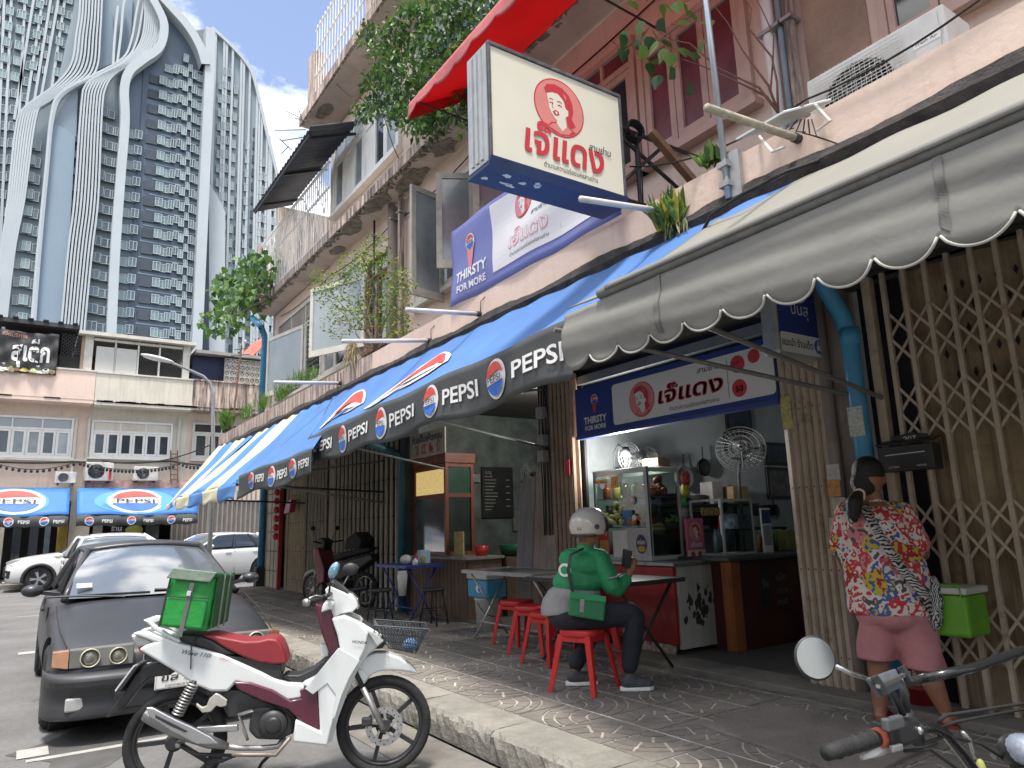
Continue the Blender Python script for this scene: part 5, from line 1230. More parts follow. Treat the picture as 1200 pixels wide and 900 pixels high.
# ================================================================== VEHICLES
def boolean_cut(mb, cutters, sub=2):
    """subdivide the shell and cut the wheel arches; returns a finished mesh"""
    me = mb.mesh('tmp', []); ob = bpy.data.objects.new('tmp', me); COL.objects.link(ob)
    md = ob.modifiers.new('s','SUBSURF'); md.levels = sub; md.render_levels = sub; cs = []
    for cm in cutters:
        c = bpy.data.objects.new('cut', cm.mesh('cut', [])); COL.objects.link(c); cs.append(c)
        md = ob.modifiers.new('b','BOOLEAN'); md.operation = 'DIFFERENCE'; md.object = c; md.solver = 'EXACT'
    dg = bpy.context.evaluated_depsgraph_get(); out = bpy.data.meshes.new_from_object(ob.evaluated_get(dg))
    for o in [ob]+cs: bpy.data.objects.remove(o)
    return out
tyre_m = mat('tyre_rubber', (0.018,0.018,0.019), 0.85, 0.3, 12, bump=.3, dirt=.4, dirtcol=(.07,.065,.06))
chrome = mat('bright_alloy', (0.55,0.56,0.57), 0.22, 0.08, 8, metal=.9)
blackp = mat('black_trim', (0.022,0.023,0.025), 0.45, 0.2, 10, dirt=.3, dirtcol=(.07,.07,.065))
screen = mat('windscreen_glass', (0.10,0.12,0.14), 0.04, 0.2, 1.2, spec=1.0, coat=1.0)
sideglass = mat('tinted_glass', (0.02,0.024,0.028), 0.05, 0.3, 1.5, spec=.9, coat=.6)
lampglass = mat('lamp_glass', (0.42,0.43,0.42), 0.08, 0.15, 10, spec=.9, coat=1.0)
amber = mat('amber_lens', (0.42,0.22,0.12), 0.15, 0.15, 10, coat=.8)
redlens = mat('red_lens', (0.35,0.01,0.01), 0.15, 0.15, 10, coat=.8)
def wheel_meshes(R0, wd, rimcol, spokes=5, rim=.64, twin=True):
    T_ = MB(); h = wd/2; T_.lathe([(R0*rim,-h*.85),(R0*.86,-h),(R0*.97,-h*.8),(R0,-h*.4),(R0,h*.4),(R0*.97,h*.8),(R0*.86,h),(R0*rim,h*.85)], seg=32, axis='x', ring=True)
    Rm = MB(); Rm.lathe([(R0*rim,-h*.83),(R0*rim*.97,-h*.6),(R0*rim*.93,h*.6),(R0*rim,h*.83)], seg=28, axis='x', ring=True)
    Sp = MB()
    for k in range(spokes):
        a = 2*math.pi*k/spokes
        for off in ((-.12,.12) if twin else (0,)):
            p1 = Vector((-h*.78, R0*.10*math.cos(a), R0*.10*math.sin(a))); p2 = Vector((-h*.74, R0*rim*.96*math.cos(a+off), R0*rim*.96*math.sin(a+off)))
            Sp.bar(p1, p2, R0*.10 if twin else R0*.16, .02, up=(1,0,0))
    Sp.lathe([(R0*.16,-h*.86),(R0*.17,-h*.5)], seg=16, axis='x'); 
    Dk = MB(); Dk.lathe([(R0*.45,-h*.35),(R0*.45,-h*.3)], seg=24, axis='x')
    return [('tyre', T_.mesh('tyre', tyre_m, smooth=True)), ('rim', Rm.mesh('rim', rimcol, smooth=True)), ('spokes', Sp.mesh('spokes', rimcol)), ('brake_disc', Dk.mesh('brake_disc', blackp))]
def add_wheel(root, wm, loc, flip=False):
    hub = MB(); hub.lathe([(.05,-.05),(.05,.05)], seg=10, axis='x'); h = hub.mesh('wheel', blackp)
    o = inst(h, 'wheel', root, loc, (0,0,math.pi if flip else 0))
    for n, me in wm: 
        c = bpy.data.objects.new(n, me); COL.objects.link(c); c.parent = o; ORG[c.name] = Vector((0,0,0))
    return o
def car(name, label, cat, loc, rotz, P_, group=None):
    r = thing(name, label, cat, loc, rotz, group, local=True); paint = P_['paint']
    L_, W = P_['L'], P_['W']/2; fa, ra_, R0 = P_['fa'], P_['ra'], P_['R']
    mb = MB(); rings = []
    for (y, w, zb, zs, zt) in P_['st']:
        w *= W
        half = [(0,zb),(w-.16,zb),(w-.04,zb+.06),(w,zb+.42*(zs-zb)),(w-.015,zs-.14),(w-.055,zs-.02),(w*.72,zs+(zt-zs)*.55),(w*.35,zt-.005),(0,zt)]
        rings.append([Vector((-x,y,z)) for x, z in half] + [Vector((x,y,z)) for x, z in half[-2:0:-1]])
    mb.loft(rings)
    cuts = []
    for ya in (fa, ra_):
        for sg in (-1, 1):
            c = MB(); c.lathe([(R0*1.14,-.26),(R0*1.14,.14)] if sg < 0 else [(R0*1.14,-.14),(R0*1.14,.26)], (sg*(W-.08), ya, R0+.01), 'x', 32); cuts.append(c)
    me = boolean_cut(mb, cuts); me.name = 'body'; me.materials.clear(); me.materials.append(paint); me.polygons.foreach_set('use_smooth',[True]*len(me.polygons)); me.set_sharp_from_angle(angle=R_(38))
    bo = bpy.data.objects.new('body', me); COL.objects.link(bo); bo.parent = r; ORG[bo.name] = Vector((0,0,0))
    for ya in (fa, ra_):
        for sg in (-1, 1):
            ach = MB(); ach.lathe([(R0*1.13,-.16),(R0*1.13,.16)], (sg*(W-.24), ya, R0+.01), 'x', 28); ach.build('wheel_well', blackp, r)
    if P_.get('clad'):
        for ya in (fa, ra_):
            for sg in (-1, 1):
                c = MB(); c.tube([(sg*(W-.012), ya+R0*1.16*math.cos(a), R0+R0*1.16*math.sin(a)) for a in [R_(-12+204*i/18) for i in range(19)]], .035, 8, flat=1.2); c.build('arch_cladding', blackp, r, smooth=True)
        for sg in (-1,1): c = MB(); c.box((sg*W-.03,fa+R0*1.1,.26),(sg*W+.005,ra_-R0*1.1,.40)); c.build('sill_cladding', blackp, r, bev=.02)
    wm = P_.get('wm') or wheel_meshes(R0, .20, P_['rim'], P_.get('spokes',5)); P_['wm'] = wm
    for ya in (fa, ra_):
        add_wheel(r, wm, (-(W-.12), ya, R0)); add_wheel(r, wm, ((W-.12), ya, R0), True)
    # greenhouse
    y0, y1, y2, y3 = P_['gh']; zb, zr = P_['zb'], P_['zr']; wb, wr = W*P_.get('wb',.87), W*P_.get('wr',.66)
    def roof(u, v):
        x = (2*u-1); yy = y1+(y2-y1)*v; return Vector((x*wr*(1-.04*abs(2*v-1)**2), yy+(.05*x*x*(1 if v < .5 else -1))*abs(2*v-1), zr-.045*x*x-.03*(2*v-1)**2))
    mb = MB(); mb.grid(14,12,roof); mb.build('roof', paint, r, smooth=True, solid=.035)
    def wsc(u, v):
        x = 2*u-1; b = Vector((x*wb*.97, y0+.14*x*x, zb)); t = roof(u, 0)+Vector((0,0,-.012)); p = b.lerp(t, v); return p + Vector((0,-.03*math.sin(math.pi*v),.02*math.sin(math.pi*v)))
    mb = MB(); mb.grid(14,8,wsc); mb.build('windscreen', P_.get('ws', screen), r, smooth=True)
    def rsc(u, v):
        x = 2*u-1; b = Vector((x*wb*.95, y3-.10*x*x, zb+P_.get('rz',.02))); t = roof(u, 1)+Vector((0,0,-.012)); return b.lerp(t, v)+Vector((0,.02*math.sin(math.pi*v),0))
    mb = MB(); mb.grid(10,6,rsc); mb.build('rear_window', sideglass, r, smooth=True)
    for sg in (-1, 1):
        u = 0 if sg < 0 else 1
        def edge(v, t):   # v along, t up
            b = wsc(u,0).lerp(rsc(u,0), v); top = roof(u, v); return Vector((lerp(b.x,top.x,t)*(1.0+.015*math.sin(math.pi*t)), lerp(b.y,top.y,t), lerp(b.z,top.z,t)))
        nW = P_.get('nside', 2); cutsv = [0.0] + P_.get('bp', [.48]) + [1.0]
        for i in range(len(cutsv)-1):
            a, b = cutsv[i]+.025, cutsv[i+1]-.025
            mb = MB(); mb.grid(5,5,lambda p,q: edge(a+(b-a)*p, .05+.88*q)+Vector((sg*.002,0,0))); mb.build('side_window', sideglass, r, smooth=True)
        for v in P_.get('bp', [.48]):
            mb = MB(); mb.bar(edge(v,0)+Vector((sg*.012,0,0)), edge(v,1)+Vector((sg*.004,0,-.01)), .07, .03, up=(sg,0,0)); mb.build('pillar', blackp if P_.get('bpb',True) else paint, r)
        for v, wd in ((0,.05),(1,P_.get('cp',.09))):
            mb = MB(); mb.tube([edge(v,t)+Vector((sg*-.01,0,0)) for t in (-.03,.25,.5,.75,1)], wd*.6, 8); mb.build('pillar', paint, r, smooth=True)
        mb = MB(); mb.tube([roof(u, v)+Vector((sg*.0,0,-.012)) for v in [i/8 for i in range(9)]], .024, 8); mb.build('roof_rail' if P_.get('clad') else 'drip_rail', (chrome if P_.get('clad') else paint), r, smooth=True)
        # mirror
        mz, my = zb+.07, y0+.42
        mb = MB(); mb.ell((sg*(W+.09), my, mz), (.085,.06,.055), None, 14, 10); mb.build('mirror', paint, r, smooth=True)
        mb = MB(); mb.bar((sg*(W-.12), my+.03, mz-.05),(sg*(W+.03), my+.01, mz-.02),.06,.03); mb.build('mirror_arm', blackp, r)
        # doors shut lines and handles
        for yy in P_['doors']:
            mb = MB(); mb.bar((sg*(W*.985+.001),yy,.34),(sg*(W*.955+.002),yy+.02,zb-.06),.008,.012); mb.build('door_gap', darkvoid, r)
        for yy in P_['handles']:
            mb = MB(); mb.cbox((sg*(W*.985),yy,zb-.14),(.03,.18,.03)); mb.build('door_handle', P_.get('hand', paint), r, bev=.008)
    return r
sedan_paint = mat('matt_charcoal_paint', (0.034,0.036,0.042), 0.34, 0.10, 1.6, dirt=.35, dirtcol=(.13,.13,.135), fine=.05, spec=.5)
E36 = dict(L=4.4, W=1.70, fa=.76, ra=3.46, R=.305, paint=sedan_paint, rim=mat('dark_rim',(0.10,0.10,0.105),.4,.1,8,metal=.5), zb=.90, zr=1.37, gh=(1.28,2.02,3.05,3.72), doors=(1.42,2.55), handles=(2.35,), wb=.86, wr=.64, hand=blackp, ws=screen,
  st=[(.03,.80,.26,.44,.545),(.08,.92,.18,.54,.62),(.25,.97,.18,.63,.68),(.60,.99,.19,.715,.765),(1.1,1.0,.19,.81,.86),(1.35,1.0,.19,.85,.90),(2.2,1.0,.18,.88,.91),(3.2,1.0,.19,.88,.92),(3.75,.985,.20,.87,.93),(4.15,.96,.24,.84,.90),(4.33,.92,.30,.78,.84),(4.39,.82,.36,.62,.70)])
sx = 1.04; sy = 6.12
sed = car('sedan', 'dark charcoal saloon with round twin headlights parked nose towards us at the kerb', 'car', (sx,sy,0), 0, E36)
# details of the nose, local frame (front at y = 0)
def part(name, m, parent, fn, **k):
    mb = MB(); fn(mb); return mb.build(name, m, parent, **k)
# bumper
def bump(mb):
    rings = []
    for y, sx_, z0, z1 in ((0,.0,.0,.0),):
        pass
    prof = [(-.02,.17),(-.10,.18),(-.115,.21),(-.10,.27),(-.105,.37),(-.135,.385),(-.135,.45),(-.11,.475),(-.02,.48)]
    rings = []
    for i in range(25):
        t = -1+2*i/24; x = .835*math.sin(t*math.pi/2*.98) if abs(t) < 2 else 0; back = .30*abs(t)**5+.10*t*t
        rings.append([Vector((x*1.015, y+back, z)) for y, z in prof] + [Vector((x*.97, back+.06, .44)), Vector((x*.97, back+.06, .20))])
    mb.loft(rings)
part('bumper', mat('bumper_matt',(0.040,0.042,0.047),.5,.12,3,dirt=.35,dirtcol=(.12,.12,.12)), sed, bump, smooth=True)
part('bumper_strip', blackp, sed, lambda mb: mb.loft([[Vector((.85*math.sin(t*math.pi/2*.97), -.142+.30*abs(t)**5+.10*t*t+dy, z)) for dy, z in ((0,.40),(0,.435),(.02,.435),(.02,.40))] for t in [-1+2*i/24 for i in range(25)]]))
part('lower_intake', darkvoid, sed, lambda mb: mb.box((-.42,-.118,.225),(.42,-.08,.345)), bev=.01)
for sg in (-1,1):
    part('fog_lamp', lampglass, sed, lambda mb: mb.box((sg*.60-.11,-.062,.24),(sg*.60+.11,-.03,.33)), bev=.012)
    hs = part('headlight', mat('lamp_housing',(0.16,0.16,0.15),.3,.2,10), sed, lambda mb: mb.prism([(sg*.30,.0,.505),(sg*.70,.06,.505),(sg*.70,.06,.635),(sg*.30,.0,.645)],(0,.08,0)), bev=.008)
    for cx, rr in ((.40,.058),(.575,.064)):
        part('lamp_ring', mat('lamp_ring_pale',(0.50,0.48,0.36),.3,.15,10), hs, lambda mb: mb.lathe([(rr*.90,-.012),(rr,-.016),(rr,.02),(rr*.90,.02)], (sg*cx,-.008+(.055*(cx-.3)/.4),.573), 'z', 26, ring=True, mat=Matrix.Rotation(math.pi/2,3,'X')), smooth=True)
        part('lamp_lens', mat('lamp_lens_pale',(0.17,0.165,0.14),.08,.3,20,spec=.9,coat=1.0), hs, lambda mb: mb.ell((sg*cx,.005+(.055*(cx-.3)/.4),.573),(rr*.82,.03,rr*.82)), smooth=True)
    part('indicator', amber, sed, lambda mb: mb.prism([(sg*.705,.06,.505),(sg*.80,.15,.515),(sg*.80,.15,.62),(sg*.705,.06,.635)],(0,.08,0)), bev=.006)
    part('grille', blackp, sed, lambda mb: mb.box((sg*.13-.10,-.015,.50),(sg*.13+.10,.05,.63)), bev=.02)
    part('grille_surround', chrome, sed, lambda mb: mb.tube([(sg*.13+a*.105,-.018,.565+b*.068) for a,b in ((-1,-1),(1,-1),(1,1),(-1,1),(-1,-1))],.007,6))
    pass
    part('bonnet_gap', darkvoid, sed, lambda mb: mb.tube([(sg*.72,.12,.645),(sg*.755,.45,.722),(sg*.765,.85,.790),(sg*.765,1.22,.856)],.005,5), smooth=True)
    wi = part('wiper', blackp, sed, lambda mb: mb.tube([(-.10+sg*.16,1.16,.905),(-.28+sg*.30,1.22,.93),(-.50+sg*.34,1.25,.935)] if sg < 0 else [(.42,1.17,.905),(.20,1.20,.935),(-.02,1.23,.945)],.010,6))
    part('wiper_blade', black_rub, wi, lambda mb: mb.bar((-.62+.30*(sg+1),1.24,.930),(-.06+.30*(sg+1),1.20,.925),.012,.02))
pl = part('number_plate', p_white, sed, lambda mb: mb.box((-.17,-.152,.325),(.17,-.142,.45)), bev=.003)
Fp = Flat(lambda a, b, d: (-.17+a, -.153-d, .325+b), .0012); Fp.text('ขส 89',.17,.055,.065,0,width=.26,bold=.015); Fp.text('กรุงเทพมหานคร',.17,.015,.028,0,width=.20); Fp.build('plate_lettering',[p_black],pl)
part('plate_line', p_black, pl, lambda mb: mb.tube([(-.162,-.153,.332),(.162,-.153,.332),(.162,-.153,.443),(-.162,-.153,.443),(-.162,-.153,.332)],.0015,4))
part('screen_sticker', mat('faded_sticker',(0.45,0.44,0.40),.6,.2,30), sed, lambda mb: mb.prism([(-.62,1.42,.985),(-.50,1.42,.985),(-.50,1.47,1.02),(-.62,1.47,1.02)],(0,-.002,.002)))

# ---- pale vehicles across the street
suv_white = mat('white_car_paint', (0.62,0.63,0.62), 0.25, 0.04, 1.5, coat=.6); silver = mat('silver_car_paint', (0.42,0.43,0.44), 0.25, 0.05, 1.5, metal=.4, coat=.6)
ST = [(.03,.74,.36,.62,.76),(.10,.90,.25,.74,.86),(.28,.97,.22,.82,.93),(.7,.99,.21,.90,1.0),(1.15,1.0,.21,.96,1.05),(1.4,1.0,.21,.99,1.07),(2.4,1.0,.21,1.0,1.06),(3.4,1.0,.21,1.02,1.08),(4.0,.985,.24,1.02,1.08),(4.3,.95,.30,.98,1.04),(4.42,.86,.42,.86,.92)]
SUV = dict(L=4.45, W=1.84, fa=.86, ra=3.52, R=.345, paint=suv_white, rim=mat('far_alloy',(0.35,0.36,0.37),.3,.1,8,metal=.6), zb=1.04, zr=1.58, gh=(1.28,2.10,3.55,4.28), doors=(1.5,2.55,3.45), handles=(2.35,3.3), st=ST, clad=True, bp=[.42,.74], cp=.13, wb=.88, wr=.68)
def suv_front(r, P_):
    W = P_['W']/2
    for sg in (-1,1):
        part('headlight', lampglass, r, lambda mb: mb.prism([(sg*.45,.045,.80),(sg*.84,.20,.86),(sg*.90,.42,.90),(sg*.84,.18,.79)],(0,-.012,.02)), bev=.006)
        part('front_intake', blackp, r, lambda mb: mb.prism([(sg*.50,-.0,.42),(sg*.84,.10,.40),(sg*.86,.12,.60),(sg*.70,.05,.62)],(0,.06,0)), bev=.01)
    part('grille', blackp, r, lambda mb: mb.box((-.44,.0,.45),(.44,.08,.70)), bev=.02)
    part('skid_plate', chrome, r, lambda mb: mb.box((-.62,-.005,.24),(.62,.1,.30)), bev=.02)
s1 = car('parked_suv', 'white sport utility car parked side-on across the street, facing left behind the charcoal saloon', 'car', (0.0,26.35,0), -math.pi/2, SUV, 'pale cars parked across the street'); suv_front(s1, SUV)
s1.location = (P(5,660,Y=26.0).x, 25.9, 0)
HB = dict(SUV); HB.update(L=4.1, paint=mat('white_hatch_paint', (0.58,0.59,0.58), 0.28, 0.05, 1.5, coat=.5), wm=None, clad=False, zr=1.50, bpb=True)
HB.pop('wm'); s2 = car('parked_hatchback', 'white hatchback seen from behind between the charcoal saloon and the silver car', 'car', (3.4,19.6,0), R_(-68), HB, 'pale cars parked across the street')
hbp = P(218,690,Z=0); s2.location = (hbp.x-1.2, hbp.y+1.0, 0)
for sg in (-1,1): part('tail_light', redlens, s2, lambda mb: mb.box((sg*.70-.14,4.28,.80),(sg*.70+.14,4.40,1.0)), bev=.03)
part('rear_plate', p_white, s2, lambda mb: mb.box((-.25,4.43,.62),(.25,4.445,.76)))
SV = dict(SUV); SV.update(paint=silver); SV.pop('wm'); s3 = car('parked_suv', 'silver sport utility car facing left beside the blue corner pipe', 'car', (6.6,25.2,0), -math.pi/2, SV, 'pale cars parked across the street'); suv_front(s3, SV)
s3.location = (P(277,640,Y=24.4).x, 24.3, 0)
s4p = P(112,650,Y=22.5)
WH = dict(HB); WH.update(paint=suv_white); WH.pop('wm')
s4 = car('parked_hatchback', 'white car whose roof shows just above the roof of the charcoal saloon', 'car', (P(150,640,Y=17).x-.2,15.2,0), R_(0), WH, 'pale cars parked across the street')

# ================================================================== WHITE SCOOTER-STYLE MOTORCYCLE
c0 = Vector((.805,4.656,0)); c1 = Vector((1.872,4.20,0)); bu = (c1-c0).normalized(); bn_ = Vector((bu.y,-bu.x,0))
def BP(px, py, off=0.0):
    d = ray(px, py); o = c0 + bn_*off; t = ((o-Vector((0,0,H))).dot(bn_))/d.dot(bn_); p = Vector((0,0,H))+d*t; return ((p-c0).dot(bu), p.z+.012)
def Z2(zx, zy, off=0.0): return BP(120+zx/3, 630+zy/3, off)
bike = thing('white_motorcycle', 'white step-through motorcycle with red seat, wire basket and maroon panels parked at the kerb', 'motorcycle', c0, math.atan2(bu.y,bu.x), local=True)
bw = mat('bike_white_plastic', (0.66,0.69,0.68), 0.28, 0.05, 3, coat=.5, dirt=.15, dirtcol=(.45,.45,.42)); bm2 = mat('bike_maroon_plastic', (0.085,0.012,0.03), 0.25, 0.2, 5, coat=.6)
bsil = mat('bike_silver', (0.42,0.42,0.41), 0.35, 0.15, 12, metal=.7, rust=.15); beng = mat('bike_engine_dark', (0.045,0.046,0.048), 0.5, 0.3, 15, metal=.3); brd = mat('bike_red_seat', (0.24,0.022,0.028), 0.5, 0.12, 5, bump=.1)
def slab2(name, pts, y0, y1, m, off=None, bev=.008, parent=None, bulge=0, **k):
    """panel traced from the side; real thickness y0..y1, rounded edges"""
    o_ = -min(y0, y1) if off is None else off
    pl_ = [Z2(x, y, o_) for x, y in pts]
    mb = MB(); mb.prism([(s, y0, z) for s, z in pl_], (0, y1-y0, 0)); return mb.build(name, m, parent or bike, bev=bev, auto=35, bseg=3, **k)
def bwheel(cx, nm):
    R0 = .277
    t = MB(); w_ = .042; t.lathe([(R0*.80,-w_*.7),(R0*.90,-w_),(R0*.97,-w_*.7),(R0,0),(R0*.97,w_*.7),(R0*.90,w_),(R0*.80,w_*.7)], (0,0,0), 'z', 44, ring=True, mat=Matrix.Rotation(math.pi/2,3,'X'))
    hubm = MB(); hubm.lathe([(.035,-.05),(.05,-.03),(.05,.03),(.035,.05)], (0,0,0), 'z', 18, mat=Matrix.Rotation(math.pi/2,3,'X'))
    wo = hubm.build('wheel', beng, bike, org=(cx,0,R0)); 
    def sub_(n, mb, m, **k):
        me = mb.mesh(n, m, smooth=k.get('smooth',False)); o = bpy.data.objects.new(n, me); COL.objects.link(o); o.parent = wo; return o
    wo.data.transform(Matrix.Translation((cx,0,R0)))
    sub_('tyre', t, tyre_m, smooth=True)
    rm = MB(); rm.lathe([(R0*.80,-.028),(R0*.74,-.022),(R0*.74,.022),(R0*.80,.028)], (0,0,0), 'z', 40, ring=True, mat=Matrix.Rotation(math.pi/2,3,'X')); sub_('rim', rm, blackp, smooth=True)
    for k in range(5):
        a = 2*math.pi*k/5+.6; s_ = MB(); s_.bar((.04*math.cos(a),0,.04*math.sin(a)),(R0*.76*math.cos(a+.06),0,R0*.76*math.sin(a+.06)),.022,.026,up=(0,1,0)); sub_('spoke', s_, blackp)
    return wo, sub_
rw, rsub = bwheel(0.0, 'rear'); fw_, fsub = bwheel(1.155, 'front')
def mk_disc():
    mb = MB(); RX = Matrix.Rotation(math.pi/2,3,'X')
    n = 60
    for r0, r1 in ((.072,.108),):
        vs = []; 
        for k in range(n):
            a = 2*math.pi*k/n; 
            for r_, y_ in ((r0,-.048),(r1,-.048),(r1,-.044),(r0,-.044)): vs.append((r_*math.cos(a), y_, r_*math.sin(a)))
        mb.add(vs, [(k*4+j, k*4+(j+1)%4, ((k+1)%n)*4+(j+1)%4, ((k+1)%n)*4+j) for k in range(n) for j in range(4)])
    for k in range(5):
        a = 2*math.pi*k/5; mb.bar((.03*math.cos(a),-.046,.03*math.sin(a)),(.076*math.cos(a+.3),-.046,.076*math.sin(a+.3)),.014,.005,up=(0,1,0))
    return mb
fsub('brake_disc', mk_disc(), chrome)
dh = MB(); 
for k in range(24):
    a = 2*math.pi*k/24; rr_ = .082 if k % 2 else .098; dh.lathe([(.004,-.001),(.004,.001)], (rr_*math.cos(a),-.0492,rr_*math.sin(a)), 'z', 6, mat=Matrix.Rotation(math.pi/2,3,'X'))
fsub('disc_holes', dh, darkvoid)
def tube2(name, pts, r, m, y=0.0, parent=None, seg=10, flat=None):
    mb = MB(); q = [(lambda sz: (sz[0], (p[2] if len(p) > 2 else y), sz[1]))(Z2(p[0], p[1], -(p[2] if len(p) > 2 else y))) for p in pts]; mb.tube(q, r, seg, flat=flat); return mb.build(name, m, parent or bike, smooth=True)
# forks
for y_ in (-.085,.085):
    tube2('fork_leg', [(988,680,y_),(915,535,y_)], .017, bsil); tube2('fork_tube', [(925,555,y_),(870,440,y_*.9),(815,300,y_*.7)], .014, blackp)
mb = MB(); s_, z_ = Z2(930,655,.07); mb.cbox((s_,-.07,z_),(.06,.035,.05)); mb.build('brake_caliper', beng, bike, bev=.01)
slab2('front_fender', [(875,482),(890,455),(920,428),(960,413),(1000,413),(1045,428),(1080,452),(1110,484),(1090,484),(1050,478),(1010,476),(975,478),(945,492),(928,515),(905,535),(893,520)], -.055,.055, bw, bev=.018)
slab2('fender_lower', [(873,480),(905,538),(925,520),(940,495),(915,470)], -.075,.075, bw, bev=.015)
# leg shield: two halves bent away from the middle, white outside, maroon inside
def shield(name, pts, m, y_in, y_out, bev=.012): 
    for sg in (-1,1): slab2(name, pts, sg*y_in, sg*y_out, m, off=(y_out), bev=bev)
shield('leg_shield', [(700,522),(745,500),(800,455),(835,400),(825,350),(805,292),(850,282),(905,305),(935,345),(925,400),(905,440),(880,490),(855,545),(830,600),(805,680),(792,742),(668,728),(678,648),(765,690),(757,545),(715,535)], bw, .085, .165)
slab2('shield_spine', [(815,300),(850,284),(905,303),(985,350),(975,385),(935,420),(900,470),(860,560),(830,640),(805,730),(790,730),(800,640),(830,520),(860,440),(850,380)], -.10,.10, bw, bev=.02)
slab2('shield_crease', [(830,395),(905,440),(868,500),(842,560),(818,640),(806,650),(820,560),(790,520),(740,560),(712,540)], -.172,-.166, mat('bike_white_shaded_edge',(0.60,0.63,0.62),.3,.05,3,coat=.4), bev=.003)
slab2('inner_shield', [(745,235),(800,262),(818,325),(838,385),(800,425),(770,345)], -.13,.13, bm2, bev=.012)
slab2('inner_box', [(765,385),(792,385),(796,425),(768,430)], -.05,.03, bw, off=.05, bev=.006)
slab2('front_indicator', [(862,303),(905,318),(960,345),(990,372),(965,392),(940,352),(915,330),(880,318)], -.150,-.06, lampglass, bev=.008); slab2('front_indicator', [(862,303),(905,318),(960,345),(990,372),(965,392),(940,352),(915,330),(880,318)], .06,.150, lampglass, off=.15, bev=.008)
slab2('shield_nose', [(905,303),(940,318),(990,350),(1000,375),(985,400),(950,400),(930,350)], -.09,.09, blackp, bev=.015)
# headlight cowl
slab2('headlight_cowl', [(782,190),(800,178),(850,200),(888,222),(900,250),(880,268),(840,276),(812,290),(803,262),(768,272),(776,240),(800,232),(815,240),(812,228),(790,222)], -.10,.10, bw, bev=.02)
slab2('handlebar_cover', [(768,272),(776,240),(806,228),(818,240),(806,258)], -.16,-.10, bw, bev=.01)
slab2('headlight', [(852,200),(878,204),(896,222),(902,250),(884,256),(868,232)], -.075,.075, lampglass, bev=.018); slab2('headlight_rim', [(846,200),(856,196),(905,252),(896,260)], -.08,.08, chrome, bev=.006, off=.08)
slab2('meter_visor', [(796,165),(812,158),(840,180),(868,205),(850,206),(800,190)], -.09,.09, blackp, bev=.012)
tube2('handlebar', [(785,215,-.30),(800,205,-.12),(812,200,0),(800,205,.12),(785,215,.30)], .012, blackp)
tube2('grip', [(716,236,-.36),(738,233,-.30),(765,226,-.20)], .018, black_rub); tube2('grip', [(785,215,.22),(775,218,.34)], .018, black_rub)
tube2('bar_end', [(712,237,-.37),(720,235,-.352)], .021, bsil); tube2('brake_lever', [(770,215,-.20),(750,212,-.25),(728,222,-.33)], .006, bsil)
tube2('mirror_stem', [(797,200,-.16),(800,170,-.18),(806,150,-.19)], .006, blackp); mb = MB(); s_, z_ = Z2(814,122,.19); mb.ell((s_,-.19,z_),(.028,.016,.05),(0,.45,0)); mb.build('mirror', mat('mirror_blue_sky',(0.25,0.42,0.55),.1,.1,5,metal=.6), bike, smooth=True)
tube2('mirror_stem', [(815,200,.16),(850,170,.18),(868,135,.20)], .006, blackp); mb = MB(); s_, z_ = Z2(872,118,-.2); mb.ell((s_,.2,z_),(.05,.018,.04)); mb.build('mirror', blackp, bike, smooth=True)
# basket
bk = MB(); s0, z0 = Z2(955,305,0); s1_, z1_ = Z2(1140,318,0); s2_, z2_ = Z2(1100,405,0); s3_, z3_ = Z2(1003,385,0)
def bask(u, v, w_):   # u along, v down, w_ across -1..1
    top = Vector((lerp(s0,s1_,u), w_*.15, lerp(z0,z1_,u))); bot = Vector((lerp(s3_,s2_,u), w_*.10, lerp(z3_,z2_,u))); return top.lerp(bot, v)
rimt = [bask(0,0,-1),bask(1,0,-1),bask(1,0,1),bask(0,0,1),bask(0,0,-1)]
bk.tube(rimt, .0055, 6); bo_ = bk.build('basket', mat('basket_wire',(0.06,0.07,0.08),.5,.2,10,metal=.4), bike)
mb = MB(); N_ = 17
for i in range(N_):
    u = i/(N_-1)
    for w_ in (-1,1):
        for du in (.22,-.22): 
            if 0 <= u+du <= 1: mb.tube([bask(u,0,w_), bask(u+du,1,w_)], .0022, 3, cap=False)
            else: t_ = (u if du < 0 else 1-u)/.22; mb.tube([bask(u,0,w_), bask(u+du*t_,t_,w_)], .0022, 3, cap=False)
for e in (0,1):
    for i in range(10):
        w_ = -1+2*i/9
        for dw in (-.5,.5): 
            w2 = max(-1,min(1,w_+dw)); mb.tube([bask(e,0,w_), bask(e,abs(w2-w_)/.5,w2)], .0022, 3, cap=False)
for v in (.33,.66,1): mb.tube([bask(0,v,-1),bask(1,v,-1),bask(1,v,1),bask(0,v,1),bask(0,v,-1)], .003, 4)
for i in range(9): mb.tube([bask(i/8,1,-1),bask(i/8,1,1)], .0022, 3, cap=False)
mb.build('basket_mesh', M('basket_wire'), bo_)
c_ = bask(.75,.78,-.4); mb = MB(); mb.ell(c_, (.045,.05,.04)); cu_ = mb.build('blue_bag', mat('crumpled_blue_plastic',(0.10,0.22,0.42),.4,.5,40,bump=.8), smooth=True)
bpy.context.view_layer.update(); cu_.matrix_world = bike.matrix_world; tag(cu_, 'crumpled blue plastic bag lying in the wire basket of the white motorcycle', 'plastic bag')
